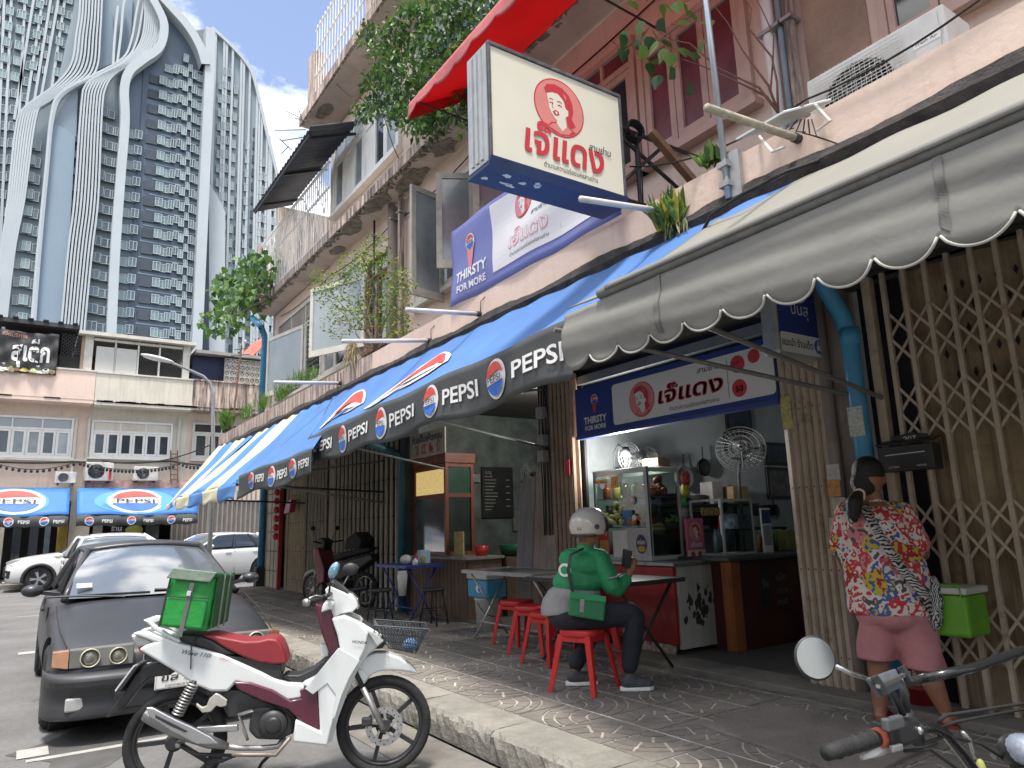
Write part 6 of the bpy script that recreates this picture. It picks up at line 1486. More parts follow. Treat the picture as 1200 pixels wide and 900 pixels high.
# body, seat, tail
shield('side_cowl', [(100,345),(150,335),(210,355),(270,380),(330,395),(420,420),(500,455),(560,482),(600,503),(650,520),(700,522),(715,535),(700,575),(650,582),(600,562),(540,537),(470,517),(458,530),(440,550),(380,550),(320,525),(270,490),(220,460),(170,430),(125,402),(150,386),(180,376)], bw, .03, .115, bev=.014)
shield('maroon_panel', [(458,516),(520,518),(600,545),(660,582),(700,575),(692,546),(715,535),(757,545),(766,690),(715,670),(650,612),(560,582),(480,545)], bm2, .12, .150, bev=.008)
slab2('body_core', [(430,545),(480,545),(560,582),(650,612),(680,650),(670,700),(560,700),(520,640),(440,640),(410,580)], -.09,.09, blackp)
slab2('under_seat_box', [(430,420),(500,430),(628,452),(628,500),(600,505),(560,484),(480,450)], -.10,.10, blackp); slab2('foot_tunnel', [(628,500),(690,522),(745,498),(800,455),(838,400),(830,392),(790,430),(740,470),(690,492),(640,490)], -.075,.075, blackp)
slab2('seat', [(345,352),(380,350),(440,362),(500,373),(545,372),(585,363),(612,366),(628,385),(640,415),(648,452),(600,454),(550,447),(500,430),(430,396),(390,370)], -.115,.115, brd, bev=.035)
slab2('seat_rear', [(262,345),(345,352),(390,370),(430,396),(470,420),(430,420),(350,395),(270,372)], -.105,.105, blackp, bev=.02)
slab2('grab_rail', [(140,297),(162,298),(190,318),(230,345),(274,368),(270,380),(215,355),(175,330),(160,312)], -.12,-.095, bw, bev=.008); slab2('grab_rail', [(140,297),(162,298),(190,318),(230,345),(274,368),(270,380),(215,355),(175,330),(160,312)], .095,.12, bw, bev=.008, off=.12); slab2('grab_rail', [(140,297),(162,298),(175,312),(158,310)], -.095,.095, bw, bev=.006, off=.1)
slab2('tail_light', [(98,348),(150,362),(180,376),(150,388),(122,390),(104,368)], -.075,.075, lampglass, bev=.01); slab2('tail_lens', [(120,392),(150,388),(176,412),(150,420),(130,410)], -.06,.06, redlens)
slab2('rear_fender', [(240,462),(200,448),(150,458),(112,492),(70,560),(30,610),(8,642),(28,640),(80,600),(120,545),(165,500),(240,492)], -.055,.055, blackp, bev=.008)
slab2('plate_holder', [(45,550),(112,460),(128,457),(62,552)], -.10,.10, blackp, bev=.004, off=.1); slab2('number_plate', [(45,552),(112,462),(108,458),(42,546)], -.10,.10, mat('plate_silver',(0.5,0.52,0.52),.4,.1,9), bev=.002, off=.1)
# rear shock with coil
a_, b_ = Z2(322,518,.11), Z2(262,632,.11); pts = []
for k in range(0, 11*14+1):
    t = k/(11*14); an = 2*math.pi*11*t; ax = Vector((lerp(a_[0],b_[0],t), -.11, lerp(a_[1],b_[1],t))); d = Vector((b_[0]-a_[0],0,b_[1]-a_[1])).normalized(); e1 = Vector((0,1,0)); e2 = d.cross(e1); pts.append(ax + e1*.028*math.cos(an) + e2*.028*math.sin(an))
mb = MB(); mb.tube(pts, .0055, 6); mb.build('shock_spring', bsil, bike, smooth=True); tube2('shock_rod', [(326,510,-.11),(258,640,-.11)], .014, beng)
tube2('shock_spring', [(322,518,.11),(262,632,.11)], .026, bsil)
slab2('swing_arm', [(335,674),(475,666),(477,690),(340,696),(262,745),(255,730)], -.09,-.06, bsil, bev=.006)
slab2('peg_bracket', [(330,590),(350,605),(365,600),(375,575),(398,555),(410,560),(438,580),(436,600),(415,605),(400,600),(380,622),(350,625),(328,600)], -.12,-.10, mat('cast_alloy',(0.50,0.48,0.43),.45,.15,12,metal=.5), bev=.005)
mb = MB(); s_, z_ = Z2(590,665,.12); RX = Matrix.Rotation(math.pi/2,3,'X')
mb.lathe([(.13*.62,0),(.075,.035),(.05,.045)], (s_+.015,-.105,z_), 'z', 26, mat=RX); mb.build('clutch_cover', beng, bike, smooth=True)
slab2('engine_block', [(520,610),(570,600),(640,610),(672,650),(668,700),(620,722),(540,720),(512,690)], -.11,.10, beng, bev=.02)
mb = MB(); mb.lathe([(.045,0),(.045,.03),(.03,.035)], (s_+.02,-.13,z_+.0), 'z', 22, mat=RX); mb.build('engine_badge', blackp, bike, smooth=True)
mb = MB()
for k in range(7): s2x, z2x = Z2(648+k*6,640+k*2,.07); mb.cbox((s2x,0,z2x),(.005,.14,.09),(0,-.3,0))
mb.build('cylinder_fins', beng, bike)
# exhaust
def mf():
    mb = MB(); p = [Z2(x,y,.15) for x, y in ((150,625),(165,632),(260,680),(380,728),(440,742))]; mb.tube([(s,-.15,z) for s, z in p], [.045,.052,.055,.040,.022], 16, flat=.8); return mb
mf().build('silencer', mat('silencer_dark_chrome',(0.30,0.30,0.30),.3,.2,8,metal=.8), bike, smooth=True)
slab2('heat_shield', [(152,606),(180,608),(250,645),(310,672),(380,708),(410,735),(330,735),(240,688),(165,640)], -.21,-.195, chrome, bev=.006); slab2('heat_shield_slot', [(185,632),(250,664),(300,690),(290,694),(240,672),(185,642)], -.214,-.2105, blackp, bev=.001)
tube2('exhaust_pipe', [(430,742,-.14),(480,748,-.12),(560,748,-.10),(615,742,-.08),(640,710,-.05)], .015, bsil)
tube2('foot_peg', [(455,770,-.16),(500,772,-.16),(610,772,-.16),(660,712,-.20)], .011, mat('worn_bronze_steel',(0.25,0.22,0.18),.5,.2,10,metal=.6)); tube2('kick_starter', [(478,632,-.16),(528,615,-.18),(480,630,-.16),(500,690,-.15),(510,720,-.14)], .009, bsil)
tube2('side_stand', [(590,770,.08),(560,800,.14),(540,838,.20)], .010, blackp); tube2('centre_stand', [(470,770,-.06),(420,792,-.08),(370,800,-.08)], .012, beng); tube2('chain_guard', [(265,735,-.1),(330,770,-.1),(470,775,-.1)], .010, beng)
tube2('rear_axle', [(265,738,-.12),(265,738,.12)], .016, bsil)
Fh = Flat(lambda a, b, d: (a, -.1735-d, b), .001); s_, z_ = Z2(905,377,.1735); Fh.off = (s_, z_, 1, 1, -.15); Fh.text('HONDA',0,-.005,.022,0,width=.085,bold=.02)
s_, z_ = Z2(330,425,.125); Fh2 = Flat(lambda a, b, d: (a, -.1165-d, b), .001); Fh2.off = (s_, z_, 1, 1, -.20); Fh2.text('Wave 110i',0,0,.035,0,width=.16,shear=.4); Fh2.text('DREAM',.16,0,.016,1,width=.07,shear=.3)
Fh.build('maker_lettering', [p_black], bike); Fh2.build('model_lettering', [p_black, p_red], bike)
# ---- insulated green delivery bag strapped behind the seat
gr = mat('green_nylon', (0.015,0.25,0.04), 0.45, 0.18, 5, bump=.5, bscale=9); grd = mat('dark_green_nylon', (0.008,0.085,0.022), 0.5, 0.2, 6, bump=.5, bscale=9); grt = mat('grey_green_reflective', (0.20,0.26,0.20), 0.5, 0.25, 9, bump=.4, bscale=12); pip = mat('dark_piping', (0.02,0.03,0.03), 0.6, 0.2, 9)
def ZB(x, y, off): return BP(150+x/6.43, 660+y/6.43, off)
bagr = thing('delivery_bag', 'bright green insulated delivery bag with grey strap tied on the tail of the white motorcycle', 'bag', c0, bike.rotation_euler.z, local=True)
def bface(pts, y): return [(lambda sz: (sz[0], y, sz[1]))(ZB(a, b, -y)) for a, b in pts]
fr_ = bface([(225,492),(588,530),(662,120),(322,108)], -.17); bk_ = [(x+(.03), .17, z-.0) for x, _, z in fr_]
def bagbody():
    mb = MB(); n = 8; rings = []
    A, B, C_, D_ = [Vector(p) for p in fr_]; A2, B2, C2, D2 = [Vector(p) for p in bk_]
    for j in range(n+1):
        t = j/n; q = [A.lerp(D_,t), B.lerp(C_,t), B2.lerp(C2,t), A2.lerp(D2,t)]; ring = []
        for k in range(4):
            p0, p1 = q[k], q[(k+1) % 4]; c = sum(q, Vector())/4
            for i in range(5):
                p = p0.lerp(p1, i/5); o = (p-c); o.z = 0; o.normalize(); ring.append(p + o*(.016*math.sin(math.pi*i/5)*math.sin(math.pi*min(1,t*1.0)) + .004*math.sin(t*19+k*2+i)))
        rings.append(ring)
    mb.loft(rings); return mb
bagbody().build('bag_body', [gr], bagr, smooth=True, bev=.01)
def quad3(name, pts, y, th, m, bev=.004, **k):
    q = bface(pts, y); mb = MB(); mb.prism(q, (0,-th,0)); return mb.build(name, m, bagr, bev=bev, **k)
quad3('front_pocket', [(255,485),(560,515),(612,285),(300,262)], -.182, .022, gr, .012)
quad3('pocket_piping', [(298,262),(612,280),(612,290),(298,271)], -.205, .004, pip, .001)
quad3('strap', [(372,570),(405,575),(500,170),(468,165)], -.207, .004, mat('grey_webbing',(0.12,0.12,0.11),.7,.2,9), .001); quad3('buckle', [(440,262),(470,265),(478,228),(448,224)], -.212, .008, mat('pale_buckle',(0.5,0.52,0.55),.4,.1,9), .002)
lid = bface([(290,128),(620,160),(672,85),(345,50)], -.195)
mb = MB(); mb.prism(lid, (0,-.012,0)); mb.build('lid_flap', grt, bagr, bev=.004)
mb = MB(); 
l0, l1 = Vector(lid[3]), Vector(lid[2]); mb.loft([[l0+Vector((0,-.0,0)), l1, l1+Vector((.04,.33,-.03)), l0+Vector((.04,.33,-.03))],[l0+Vector((0,0,-.03)), l1+Vector((0,0,-.03)), l1+Vector((.04,.33,-.06)), l0+Vector((.04,.33,-.06))]]); mb.build('lid', grd, bagr, bev=.01)
q = bface([(662,110),(590,530)], -.17)
mb = MB(); mb.prism([Vector(q[0])+Vector((.004,.01,0)), Vector(q[1])+Vector((.012,.01,.01)), Vector(q[1])+Vector((.040,.33,.01)), Vector(q[0])+Vector((.036,.33,0))], (.012,0,0)); mb.build('side_panel', grd, bagr, bev=.006)
for t in (.33,.66): mb = MB(); mb.tube([Vector(q[0]).lerp(Vector(q[0])+Vector((.03,.33,0)),t)+Vector((.02,0,0)), Vector(q[1]).lerp(Vector(q[1])+Vector((.03,.33,0)),t)+Vector((.028,0,0))], .006, 5); mb.build('side_piping', grt, bagr)
quad3('edge_piping', [(225,495),(238,497),(335,108),(320,106)], -.181, .006, pip, .001)
mb = MB(); a_, b_, c_ = Z2(335,345,.12), Z2(312,385,.13), Z2(310,470,.13); mb.tube([(a_[0],-.12,a_[1]),(b_[0],-.13,b_[1]),(c_[0],-.13,c_[1])], .008, 6, flat=.4); mb.build('loose_strap', pip, bagr)
# ================================================================== EATING PLACE: FURNITURE AND COUNTERS
FLR = SW
stain = mat('stainless_top', (0.38,0.39,0.39), 0.28, 0.15, 6, metal=.8, dirt=.3, dirtcol=(.2,.19,.17)); red_pl = mat('red_plastic', (0.48,0.022,0.022), 0.38, 0.10, 4, dirt=.25, dirtcol=(.25,.03,.03))
def stool(kind):
    r = thing('stool', 'x', 'stool', (0,0,0), local=True)
    if kind == 'plastic':
        mb = MB(); mb.loft([[Vector((s*math.copysign(abs(math.cos(a))**.6,math.cos(a)), s*math.copysign(abs(math.sin(a))**.6,math.sin(a)), z)) for a in [2*math.pi*(i+.5)/20 for i in range(20)]] for s, z in ((.150,.395),(.158,.41),(.158,.435),(.150,.448),(.10,.446),(.04,.440))]); mb.build('seat', red_pl, r, smooth=True)
        for sx_ in (-1,1):
            for sy_ in (-1,1):
                mb = MB(); rings = []
                for t in (0,.2,.5,.8,1):
                    x = lerp(.195,.128,t)*sx_; y = lerp(.195,.128,t)*sy_; z = .41*t; w_ = lerp(.030,.042,t)
                    rings.append([Vector((x+a*w_, y+b*w_, z)) for a, b in ((-sx_,0),(-sx_*.15,-sy_*.15),(0,-sy_),(sx_*.25,-sy_*.9),(sx_*.3,sy_*.3),(-sx_*.9,sy_*.25))])
                mb.loft(rings); mb.build('leg', red_pl, r, bev=.004)
        mb = MB(); 
        for a, b in (((-1,-1),(1,-1)),((1,-1),(1,1)),((1,1),(-1,1)),((-1,1),(-1,-1))): mb.bar((a[0]*.135,a[1]*.135,.385),(b[0]*.135,b[1]*.135,.385),.012,.05)
        mb.build('apron', red_pl, r)
    else:
        st_m = mat('black_stool_steel', (0.035,0.035,0.038), .4, .2, 8, metal=.4); mb = MB(); mb.lathe([(.14,.43),(.155,.44),(.155,.46),(.14,.47)], seg=22); mb.build('seat', blackp, r, smooth=True)
        for k in range(4): a = math.pi/4+k*math.pi/2; mb = MB(); mb.tube([(.11*math.cos(a),.11*math.sin(a),.43),(.14*math.cos(a),.14*math.sin(a),.30),(.19*math.cos(a),.19*math.sin(a),0)],.011,7); mb.build('leg', st_m, r, smooth=True)
        mb = MB(); mb.tube([(.155*math.cos(a),.155*math.sin(a),.2) for a in [2*math.pi*i/16 for i in range(17)]],.007,5,cap=False); mb.build('foot_ring', st_m, r)
    return r
s0_ = stool('plastic'); s0_['group'] = 'red plastic stools'; s0_.location = (3.62,4.46,FLR); s0_.rotation_euler.z = .35; s0_['label'] = 'red plastic stool the helmeted rider is sitting on'
for x, y, a, lb in ((4.48,6.62,.2,'red plastic stool furthest left, beside the white bucket'),(4.29,6.06,.5,'red plastic stool second from the left, between bucket and rider'),(4.08,5.50,.1,'red plastic stool half hidden directly behind the seated rider'),(4.25,5.0,.8,'red plastic stool under the table behind the rider\'s legs')):
    copy_tree(s0_, loc=(x,y,FLR), rotz=a, label=lb)
k0 = stool('steel'); k0['group'] = 'black steel stools'; k0.location = (4.0,9.15,FLR); k0['label'] = 'black round stool in front of the grey folding gate'
copy_tree(k0, loc=(4.52,8.62,FLR), rotz=.5, label='black round stool standing against the blue table, nearer the bucket'); 
def ftable(lab, x0, x1, y0, y1, zt, top, legm, edge=None, group=None):
    r = thing('folding_table', lab, 'table', ((x0+x1)/2,(y0+y1)/2,FLR), group=group)
    mb = MB(); mb.box((x0,y0,zt-.028),(x1,y1,zt)); mb.build('table_top', top, r, bev=.006)
    mb = MB()
    for a, b in (((x0,y0),(x1,y0)),((x1,y0),(x1,y1)),((x1,y1),(x0,y1)),((x0,y1),(x0,y0))): mb.bar((*a,zt-.016),(*b,zt-.016),.012,.036)
    mb.build('edge_band', edge or legm, r)
    for yy in (y0+.10, y1-.10):
        for a, b in ((x0+.06,x1-.10),(x1-.06,x0+.10)):
            mb = MB(); mb.tube([(a,yy,zt-.03),(b,yy,FLR+.01)], .013, 8); mb.build('leg', legm, r, smooth=True)
    for z_, f_ in ((FLR+.18,.24),): mb = MB(); mb.tube([(lerp(x0,x1,f_)+.02,y0+.1,z_),(lerp(x0,x1,f_)+.02,y1-.1,z_)], .010, 6); mb.build('stretcher', legm, r)
    return r
ftable('steel-topped folding table with black edge where the rider rests his arms', 3.98,4.74,4.42,5.72,.935, stain, blackp, group='steel-topped folding tables')
ftable('steel-topped folding table behind the rider, beside the stacked red stools', 4.22,4.86,5.95,7.35,.935, stain, bsil, group='steel-topped folding tables')
navy = mat('navy_blue_steel', (0.025,0.035,0.22), .4,.15,6)
ftable('navy blue folding table in front of the noodle cabinet', 4.28,4.85,8.95,9.95,.93, mat('blue_laminate',(0.04,0.05,0.28),.35,.1,4), navy)
tb = thing('caddy', 'tray with sauce bottles and napkins on the navy blue table', 'condiments', (4.6,9.25,.93))
for x, y, rr, hh, m in ((4.55,9.2,.03,.16,mat('sauce_red',(0.3,0.05,0.03),.3,.2,8)),(4.62,9.12,.028,.13,mat('sauce_yellow',(0.4,0.28,0.05),.3,.2,8)),(4.50,9.12,.04,.09,white_paint)):
    mb = MB(); mb.lathe([(rr,.93),(rr,.93+hh*.7),(rr*.4,.93+hh*.85),(rr*.4,.93+hh)],(x,y,0),seg=12); mb.build('bottle', m, tb, smooth=True)
mb = MB(); mb.box((4.66,9.28,.935),(4.82,9.38,1.12)); mb.build('tissue_box', mat('pale_blue_print',(0.35,0.5,0.6),.5,.4,40), tb, bev=.008)
mb = MB(); mb.ell((4.45,9.3,1.0),(.09,.07,.07)); mb.build('clear_bag', mat('cloudy_plastic',(0.5,0.5,0.46),.3,.3,20), tb, smooth=True)
# white bucket with lid cooler on top
bk2 = thing('bucket', 'white plastic bucket with wire handle standing on the pavement by the doorway', 'bucket', (4.80,7.75,FLR))
mb = MB(); mb.lathe([(.125,FLR),(.15,FLR+.36),(.158,FLR+.365),(.158,FLR+.38),(.14,FLR+.38)],(4.80,7.75,0),seg=26); mb.build('pail', mat('bucket_white',(0.50,0.50,0.46),.5,.08,5,dirt=.3), bk2, smooth=True)
mb = MB(); mb.tube([(4.80-.155*math.cos(a),7.75-.13*abs(math.sin(a))-.03,FLR+.33-.16*math.sin(a)) for a in [math.pi*i/12 for i in range(13)]],.005,5); mb.build('handle', dark_metal, bk2)
cl = thing('cooler', 'small blue and white drinks cooler placed on the white bucket', 'cooler', (4.80,7.75,FLR+.385))
mb = MB(); mb.box((4.66,7.52,FLR+.385),(4.94,7.98,FLR+.60)); mb.build('box', mat('cooler_blue',(0.05,0.30,0.50),.4,.1,5), cl, bev=.02)
mb = MB(); mb.box((4.65,7.51,FLR+.603),(4.95,7.99,FLR+.67)); mb.build('lid', mat('cooler_lid',(0.45,0.46,0.45),.4,.1,5), cl, bev=.015)
mb = MB(); pr = Flat(lambda a,b,d:(4.655-d,7.9-a,FLR+.42+b),.002); pr.circle(.2,.08,.07,0,1,ry=.05); pr.circle(.22,.07,.03,1,2); pr.build('print',[p_white,p_blue],cl)
# noodle shop: counter, glazed cabinet, sign, menu board, fans
wood = mat('dark_counter_wood', (0.13,0.085,0.055), .6,.2,4,streak=.5,dirtcol=(.04,.03,.02)); woodr = mat('reddish_wood', (0.20,0.06,0.035), .45,.2,5)
nc = thing('noodle_cabinet', 'wooden glazed food cabinet with Thai and Chinese sign over a slatted counter', 'food cabinet', (5.2,9.6,FLR))
mb = MB(); mb.box((5.0,8.55,FLR),(5.55,10.28,.98)); mb.build('counter', wood, nc)
for k in range(16): mb = MB(); mb.box((4.985,8.56+k*.108,FLR+.03),(4.9995,8.56+k*.108+.095,.96)); mb.build('slat', wood, nc)
mb = MB(); mb.box((4.97,8.52,.983),(5.58,10.30,1.02)); mb.build('counter_top', mat('worn_zinc',(0.25,0.24,0.22),.5,.2,6), nc)
cy0, cy1, cx0, cx1, cz0, cz1 = 9.18, 10.22, 5.02, 5.50, 1.03, 2.36
mb = MB()
for y_ in (cy0,cy1-.05):
    for x_ in (cx0,cx1-.05): mb.box((x_,y_,cz0),(x_+.05,y_+.05,cz1))
for z_ in (cz0+.001,1.86,cz1-.06):
    mb.box((cx0+.002,cy0+.05,z_),(cx0+.046,cy1-.05,z_+.05)); mb.box((cx0+.05,cy0+.002,z_),(cx1-.05,cy0+.046,z_+.05))
mb.build('cabinet_frame', woodr, nc)
mb = MB(); mb.box((cx0+.02,cy0+.05,cz0+.05),(cx0+.026,cy1-.05,1.86)); mb.build('glass_pane', mat('cabinet_mirror_glass',(0.10,0.12,0.12),.06,.4,2,spec=.9,coat=.8), nc)
mb = MB(); mb.box((cx0+.05,cy0+.02,cz0+.05),(cx1-.05,cy0+.026,1.86)); mb.build('glass_pane', glass('clear_pane',(.55,.6,.58)), nc)
mb = MB(); mb.box((cx0+.02,cy0+.05,1.92),(cx0+.03,cy1-.05,2.28)); mb.build('lit_panel', mat('lit_menu_paper',(0.50,0.46,0.28),.6,.3,20,emit=((.9,.62,.22),.22)), nc)
mb = MB(); mb.box((cx0+.05,cy0+.02,1.92),(cx1-.05,cy0+.03,2.28)); mb.build('green_panel', mat('green_glass',(0.02,0.07,0.045),.3,.2,5), nc)
mb = MB(); mb.box((cx0-.01,cy0-.02,cz1),(cx1+.02,cy1+.02,cz1+.14)); mb.build('cornice', woodr, nc)
mb = MB(); mb.box((cx0-.03,cy0-.05,cz1+.145),(cx0-.01,cy1+.03,cz1+.52)); mb.build('sign_board', mat('cream_board',(0.46,0.43,0.34),.6,.1,4), nc)
Fw = Flat(lambda a,b,d:(cx0-.031-d,cy1+.02-a,cz1+.15+b),.0015); Fw.text('ก๋วยจั๊บเพ็ดหงุน',.54,.22,.14,0,width=.98,bold=.02); Fw.text('飯',.20,.045,.17,1,width=.15,bold=.02); Fw.text('紅',.44,.045,.17,1,width=.15,bold=.02); Fw.text('猴',.68,.045,.17,1,width=.15,bold=.02); Fw.text('佛',.92,.045,.17,1,width=.15,bold=.02)
Fw.build('sign_lettering', [mat('navy_ink',(0.02,0.03,0.10),.6,.2,8), sg_red], nc)
def crate(name, lab, cat, c, d, m, **k):
    mb = MB(); mb.box((c[0]-d[0]/2,c[1]-d[1]/2,c[2]),(c[0]+d[0]/2,c[1]+d[1]/2,c[2]+d[2])); o = mb.build(name, m, bev=k.pop('bev',.01)); return tag(o, lab, cat, k.get('group'))
def vessel(name, lab, cat, prof, c, m, seg=20, **k):
    mb = MB(); mb.lathe(prof, c, seg=seg); o = mb.build(name, m, smooth=True); return tag(o, lab, cat, k.get('group'))
vessel('red_tub','small red plastic tub on the noodle counter','tub',[(.08,0),(.10,.14),(.09,.14),(.075,.02)],(5.35,8.75,1.02),red_pl)
vessel('green_basin','dark green plastic basin on the noodle counter right of the red tub','basin',[(.20,0),(.26,.16),(.25,.16),(.19,.02)],(5.9,8.7,1.0),mat('green_plastic',(0.01,0.10,0.05),.4,.15,6))
crate('tilted_menu','wooden menu clipboard leaning on the noodle counter','menu board',(5.12,8.98,1.02),(.03,.26,.34),mat('yellowed_card',(0.40,0.33,0.14),.7,.3,12)).rotation_euler = (0,0,0)
mb = MB(); mb.box((5.6,8.5,FLR),(7.6,9.2,.995)); tag(mb.build('rear_counter', wood), 'dark counter running back into the noodle shop behind the slatted front', 'counter')
def onwall(name, lab, cat, px0, py0, px1, py1, m, yw=10.33, th=.02):
    a, b = P(px0,py1,Y=yw), P(px1,py0,Y=yw); mb = MB(); mb.box((a.x,yw-th,a.z),(b.x,yw,b.z)); o = mb.build(name, m, bev=.004); tag(o, lab, cat); return a, b, o
a, b, mo = onwall('menu_board','black menu board with chalked price list on the noodle shop wall','menu board',565,548,600,607,mat('chalk_black',(0.012,0.013,0.014),.6,.3,6))
random.seed(21); Fm = Flat(lambda u,v,d:(a.x+u,10.31-.001-d,a.z+v),.002); mw, mh = b.x-a.x, b.z-a.z
Fm.text('เมนู',mw*.2,mh*.86,mh*.10,0)
for k in range(11):
    z_ = mh*(.80-.065*k); Fm.rect(mw*.08,z_,mw*(.08+random.uniform(.2,.45)),z_+.012,0,1); 
    if k % 2: Fm.rect(mw*.76,z_,mw*.88,z_+.014,0,1)
fo = Fm.build('menu_lettering',[mat('chalk',(0.30,0.30,0.29),.8,.2,9)], mo)
onwall('wall_sticker','small white lettered sticker on the noodle shop wall','sticker',549,556,562,565,mat('pale_sticker',(0.25,0.26,0.25),.7,.4,60))
def wall_fan(lab, c, r, face='-y', group=None):
    t = thing('wall_fan', lab, 'fan', c, group=group); X_, Y_, Z_ = c; RX = Matrix.Rotation(math.pi/2,3,'X')
    mb = MB()
    for q in (1,.8,.6,.4,.2): mb.tube([(X_+r*q*math.cos(a),Y_-.05*(1-q*.7),Z_+r*q*math.sin(a)) for a in [2*math.pi*i/22 for i in range(23)]],.004,4,cap=False)
    for k in range(20): a_ = 2*math.pi*k/20; mb.tube([(X_+r*.1*math.cos(a_),Y_-.05,Z_+r*.1*math.sin(a_)),(X_+r*math.cos(a_),Y_-.01,Z_+r*math.sin(a_))],.0025,3)
    mb.build('guard', grey_metal, t)
    for k in range(3):
        a_ = 2.09*k; mb = MB(); mb.ell((X_+r*.42*math.cos(a_),Y_,Z_+r*.42*math.sin(a_)),(r*.40,.012,r*.20),(0,-a_,0),10,6); mb.build('blade', mat('fan_blade',(0.10,0.11,0.11),.4,.2,8), t, smooth=True)
    mb = MB(); mb.lathe([(r*.2,-.02),(r*.2,.14)], c, seg=12, mat=RX); mb.build('motor', dark_metal, t)
    mb = MB(); mb.tube([(X_,Y_+.1,Z_),(X_,Y_+.16,Z_-.1),(X_,Y_+.25,Z_-.1)],.015,6); mb.build('arm', dark_metal, t)
    return t
gF = 'wall fans in the noodle shop'
wall_fan('upper round fan on the noodle shop wall', tuple(P(621,556,Y=10.1)), .20, group=gF); wall_fan('lower round fan on the noodle shop wall', tuple(P(621,581,Y=10.1)), .20, group=gF)
onwall('switch_panel','pale electrical panel below the two wall fans','panel',601,598,630,622,mat('pale_panel',(0.16,0.165,0.15),.7,.2,8))
# loose boards leaning by the pier
for i, (y0_, y1_, m, lb) in enumerate(((6.68,6.98,mat('board_pink_grey',(0.30,0.235,0.20),.8,.15,3,streak=.4),'tall pinkish board leaning against the pier of the noodle shop'),(6.90,7.22,mat('board_blue_grey',(0.22,0.215,0.22),.8,.15,3,streak=.4),'grey sheet of board leaning left of the pinkish one'))):
    mb = MB(); x0_ = 4.99-.02*i; mb.prism([(x0_-.15+.02*i,y0_,SW+.05),(x0_-.15+.02*i,y1_,SW+.05),(x0_+.02,y1_+.02,1.98-.05*i),(x0_+.02,y0_+.01,2.02-.03*i)],(.018,0,0)); tag(mb.build('leaning_board', m, bev=.003), lb, 'board', 'boards leaning at the pier')
# cables and meter on the pier
random.seed(8)
for k in range(6):
    y_ = 6.44+.03*k; pts = [(WX-.085-.01*(k%2), y_+random.uniform(-.015,.015), z) for z in (3.1,2.8,2.5,2.2,1.9,1.3)]
    mb = MB(); mb.tube(pts,.007,5); mb.build('pier_cable', black_rub, near, smooth=True)
for z_ in (2.62,2.30,2.12): mb = MB(); mb.box((WX-.16,6.46,z_),(WX-.07,6.58,z_+.13)); mb.build('switch_box', mat('dusty_switch',(0.28,0.27,0.25),.6,.2,9), near, bev=.008)
for y_, z_ in ((6.2,1.95),(6.18,2.0)): pass
mb = MB(); mb.box((WX-.14,6.02,1.93),(WX-.10,6.10,2.10)); mb.build('red_tag', sg_red, near)
# ceiling lights (small lit discs)
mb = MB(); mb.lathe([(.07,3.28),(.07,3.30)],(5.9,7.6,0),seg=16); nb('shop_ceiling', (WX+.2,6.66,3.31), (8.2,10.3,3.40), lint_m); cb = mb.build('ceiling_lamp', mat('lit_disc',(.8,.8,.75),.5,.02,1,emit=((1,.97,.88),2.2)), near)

# ---------------------------------------------------------------- restaurant with the red food cart
red_en = mat('red_enamel', (0.33,0.018,0.022), .35,.15,3,dirt=.4,dirtcol=(.10,.01,.01),coat=.3); peel = mat('peeling_white_side', (0.40,0.40,0.36), .8,.12,3,dirt=.0,rust=0,streak=.35,dirtcol=(.08,.08,.07))
ct = thing('food_cart', 'red food cart with glazed cabinet full of vegetables and peeling white side', 'food cart', (5.4,5.4,FLR))
mb = MB(); mb.box((5.10,4.90,FLR+.10),(5.14,6.02,.99)); mb.build('front_panel', red_en, ct, bev=.01)
mb = MB(); mb.box((5.145,4.885,FLR+.06),(5.74,4.925,.99)); mb.build('side_panel', peel, ct, bev=.006)
random.seed(13)
ptc = mat('bare_dark_patch',(0.035,0.034,0.032),.9,.3,9)
for k in range(34):
    x_, z_ = random.gauss(5.42,.11), random.gauss(.60,.12); n_ = 7; rr = random.uniform(.008,.045)
    mb = MB(); mb.prism([(x_+rr*math.cos(a)*random.uniform(.4,1.2), 4.8845-.0003*k*.1, z_+rr*1.5*math.sin(a)*random.uniform(.4,1.2)) for a in [2*math.pi*i/n_ for i in range(n_)]],(0,-.0018,0)); mb.build('peeled_patch', ptc, ct)
mb = MB(); mb.box((5.10,4.93,FLR+.05),(5.70,6.0,FLR+.09)); mb.box((5.15,4.93,FLR+.1),(5.7,6.0,.98)); mb.build('body', darkvoid, ct)
mb = MB(); mb.box((5.05,4.84,.995),(5.80,6.05,1.03)); mb.build('worktop', stain, ct, bev=.005)
mb = MB(); mb.box((5.092,4.92,FLR+.015),(5.099,5.6,FLR+.10)); mb.build('sticker_strip', mat('sticker_strip',(0.35,0.28,0.22),.6,.9,18,detail=2), ct)
gy0, gy1, gx0, gx1, gz0, gz1 = 5.20, 6.03, 5.14, 5.60, 1.035, 1.965
fr = mat('cabinet_white_frame',(0.42,0.42,0.40),.4,.08,6,dirt=.3)
mb = MB()
for y_ in (gy0,gy1-.03):
    for x_ in (gx0,gx1-.03): mb.box((x_,y_,gz0),(x_+.03,y_+.03,gz1))
for z_ in (gz0+.001,gz1-.05): mb.box((gx0+.001,gy0+.03,z_),(gx0+.028,gy1-.03,z_+.05)); mb.box((gx0+.03,gy0+.001,z_),(gx1-.03,gy0+.028,z_+.04)); mb.box((gx1-.028,gy0+.03,z_),(gx1-.001,gy1-.03,z_+.04))
mb.box((gx0-.004,gy0,gz0+.05),(gx0+.018,gy0+.045,gz1)); mb.build('frame', fr, ct)
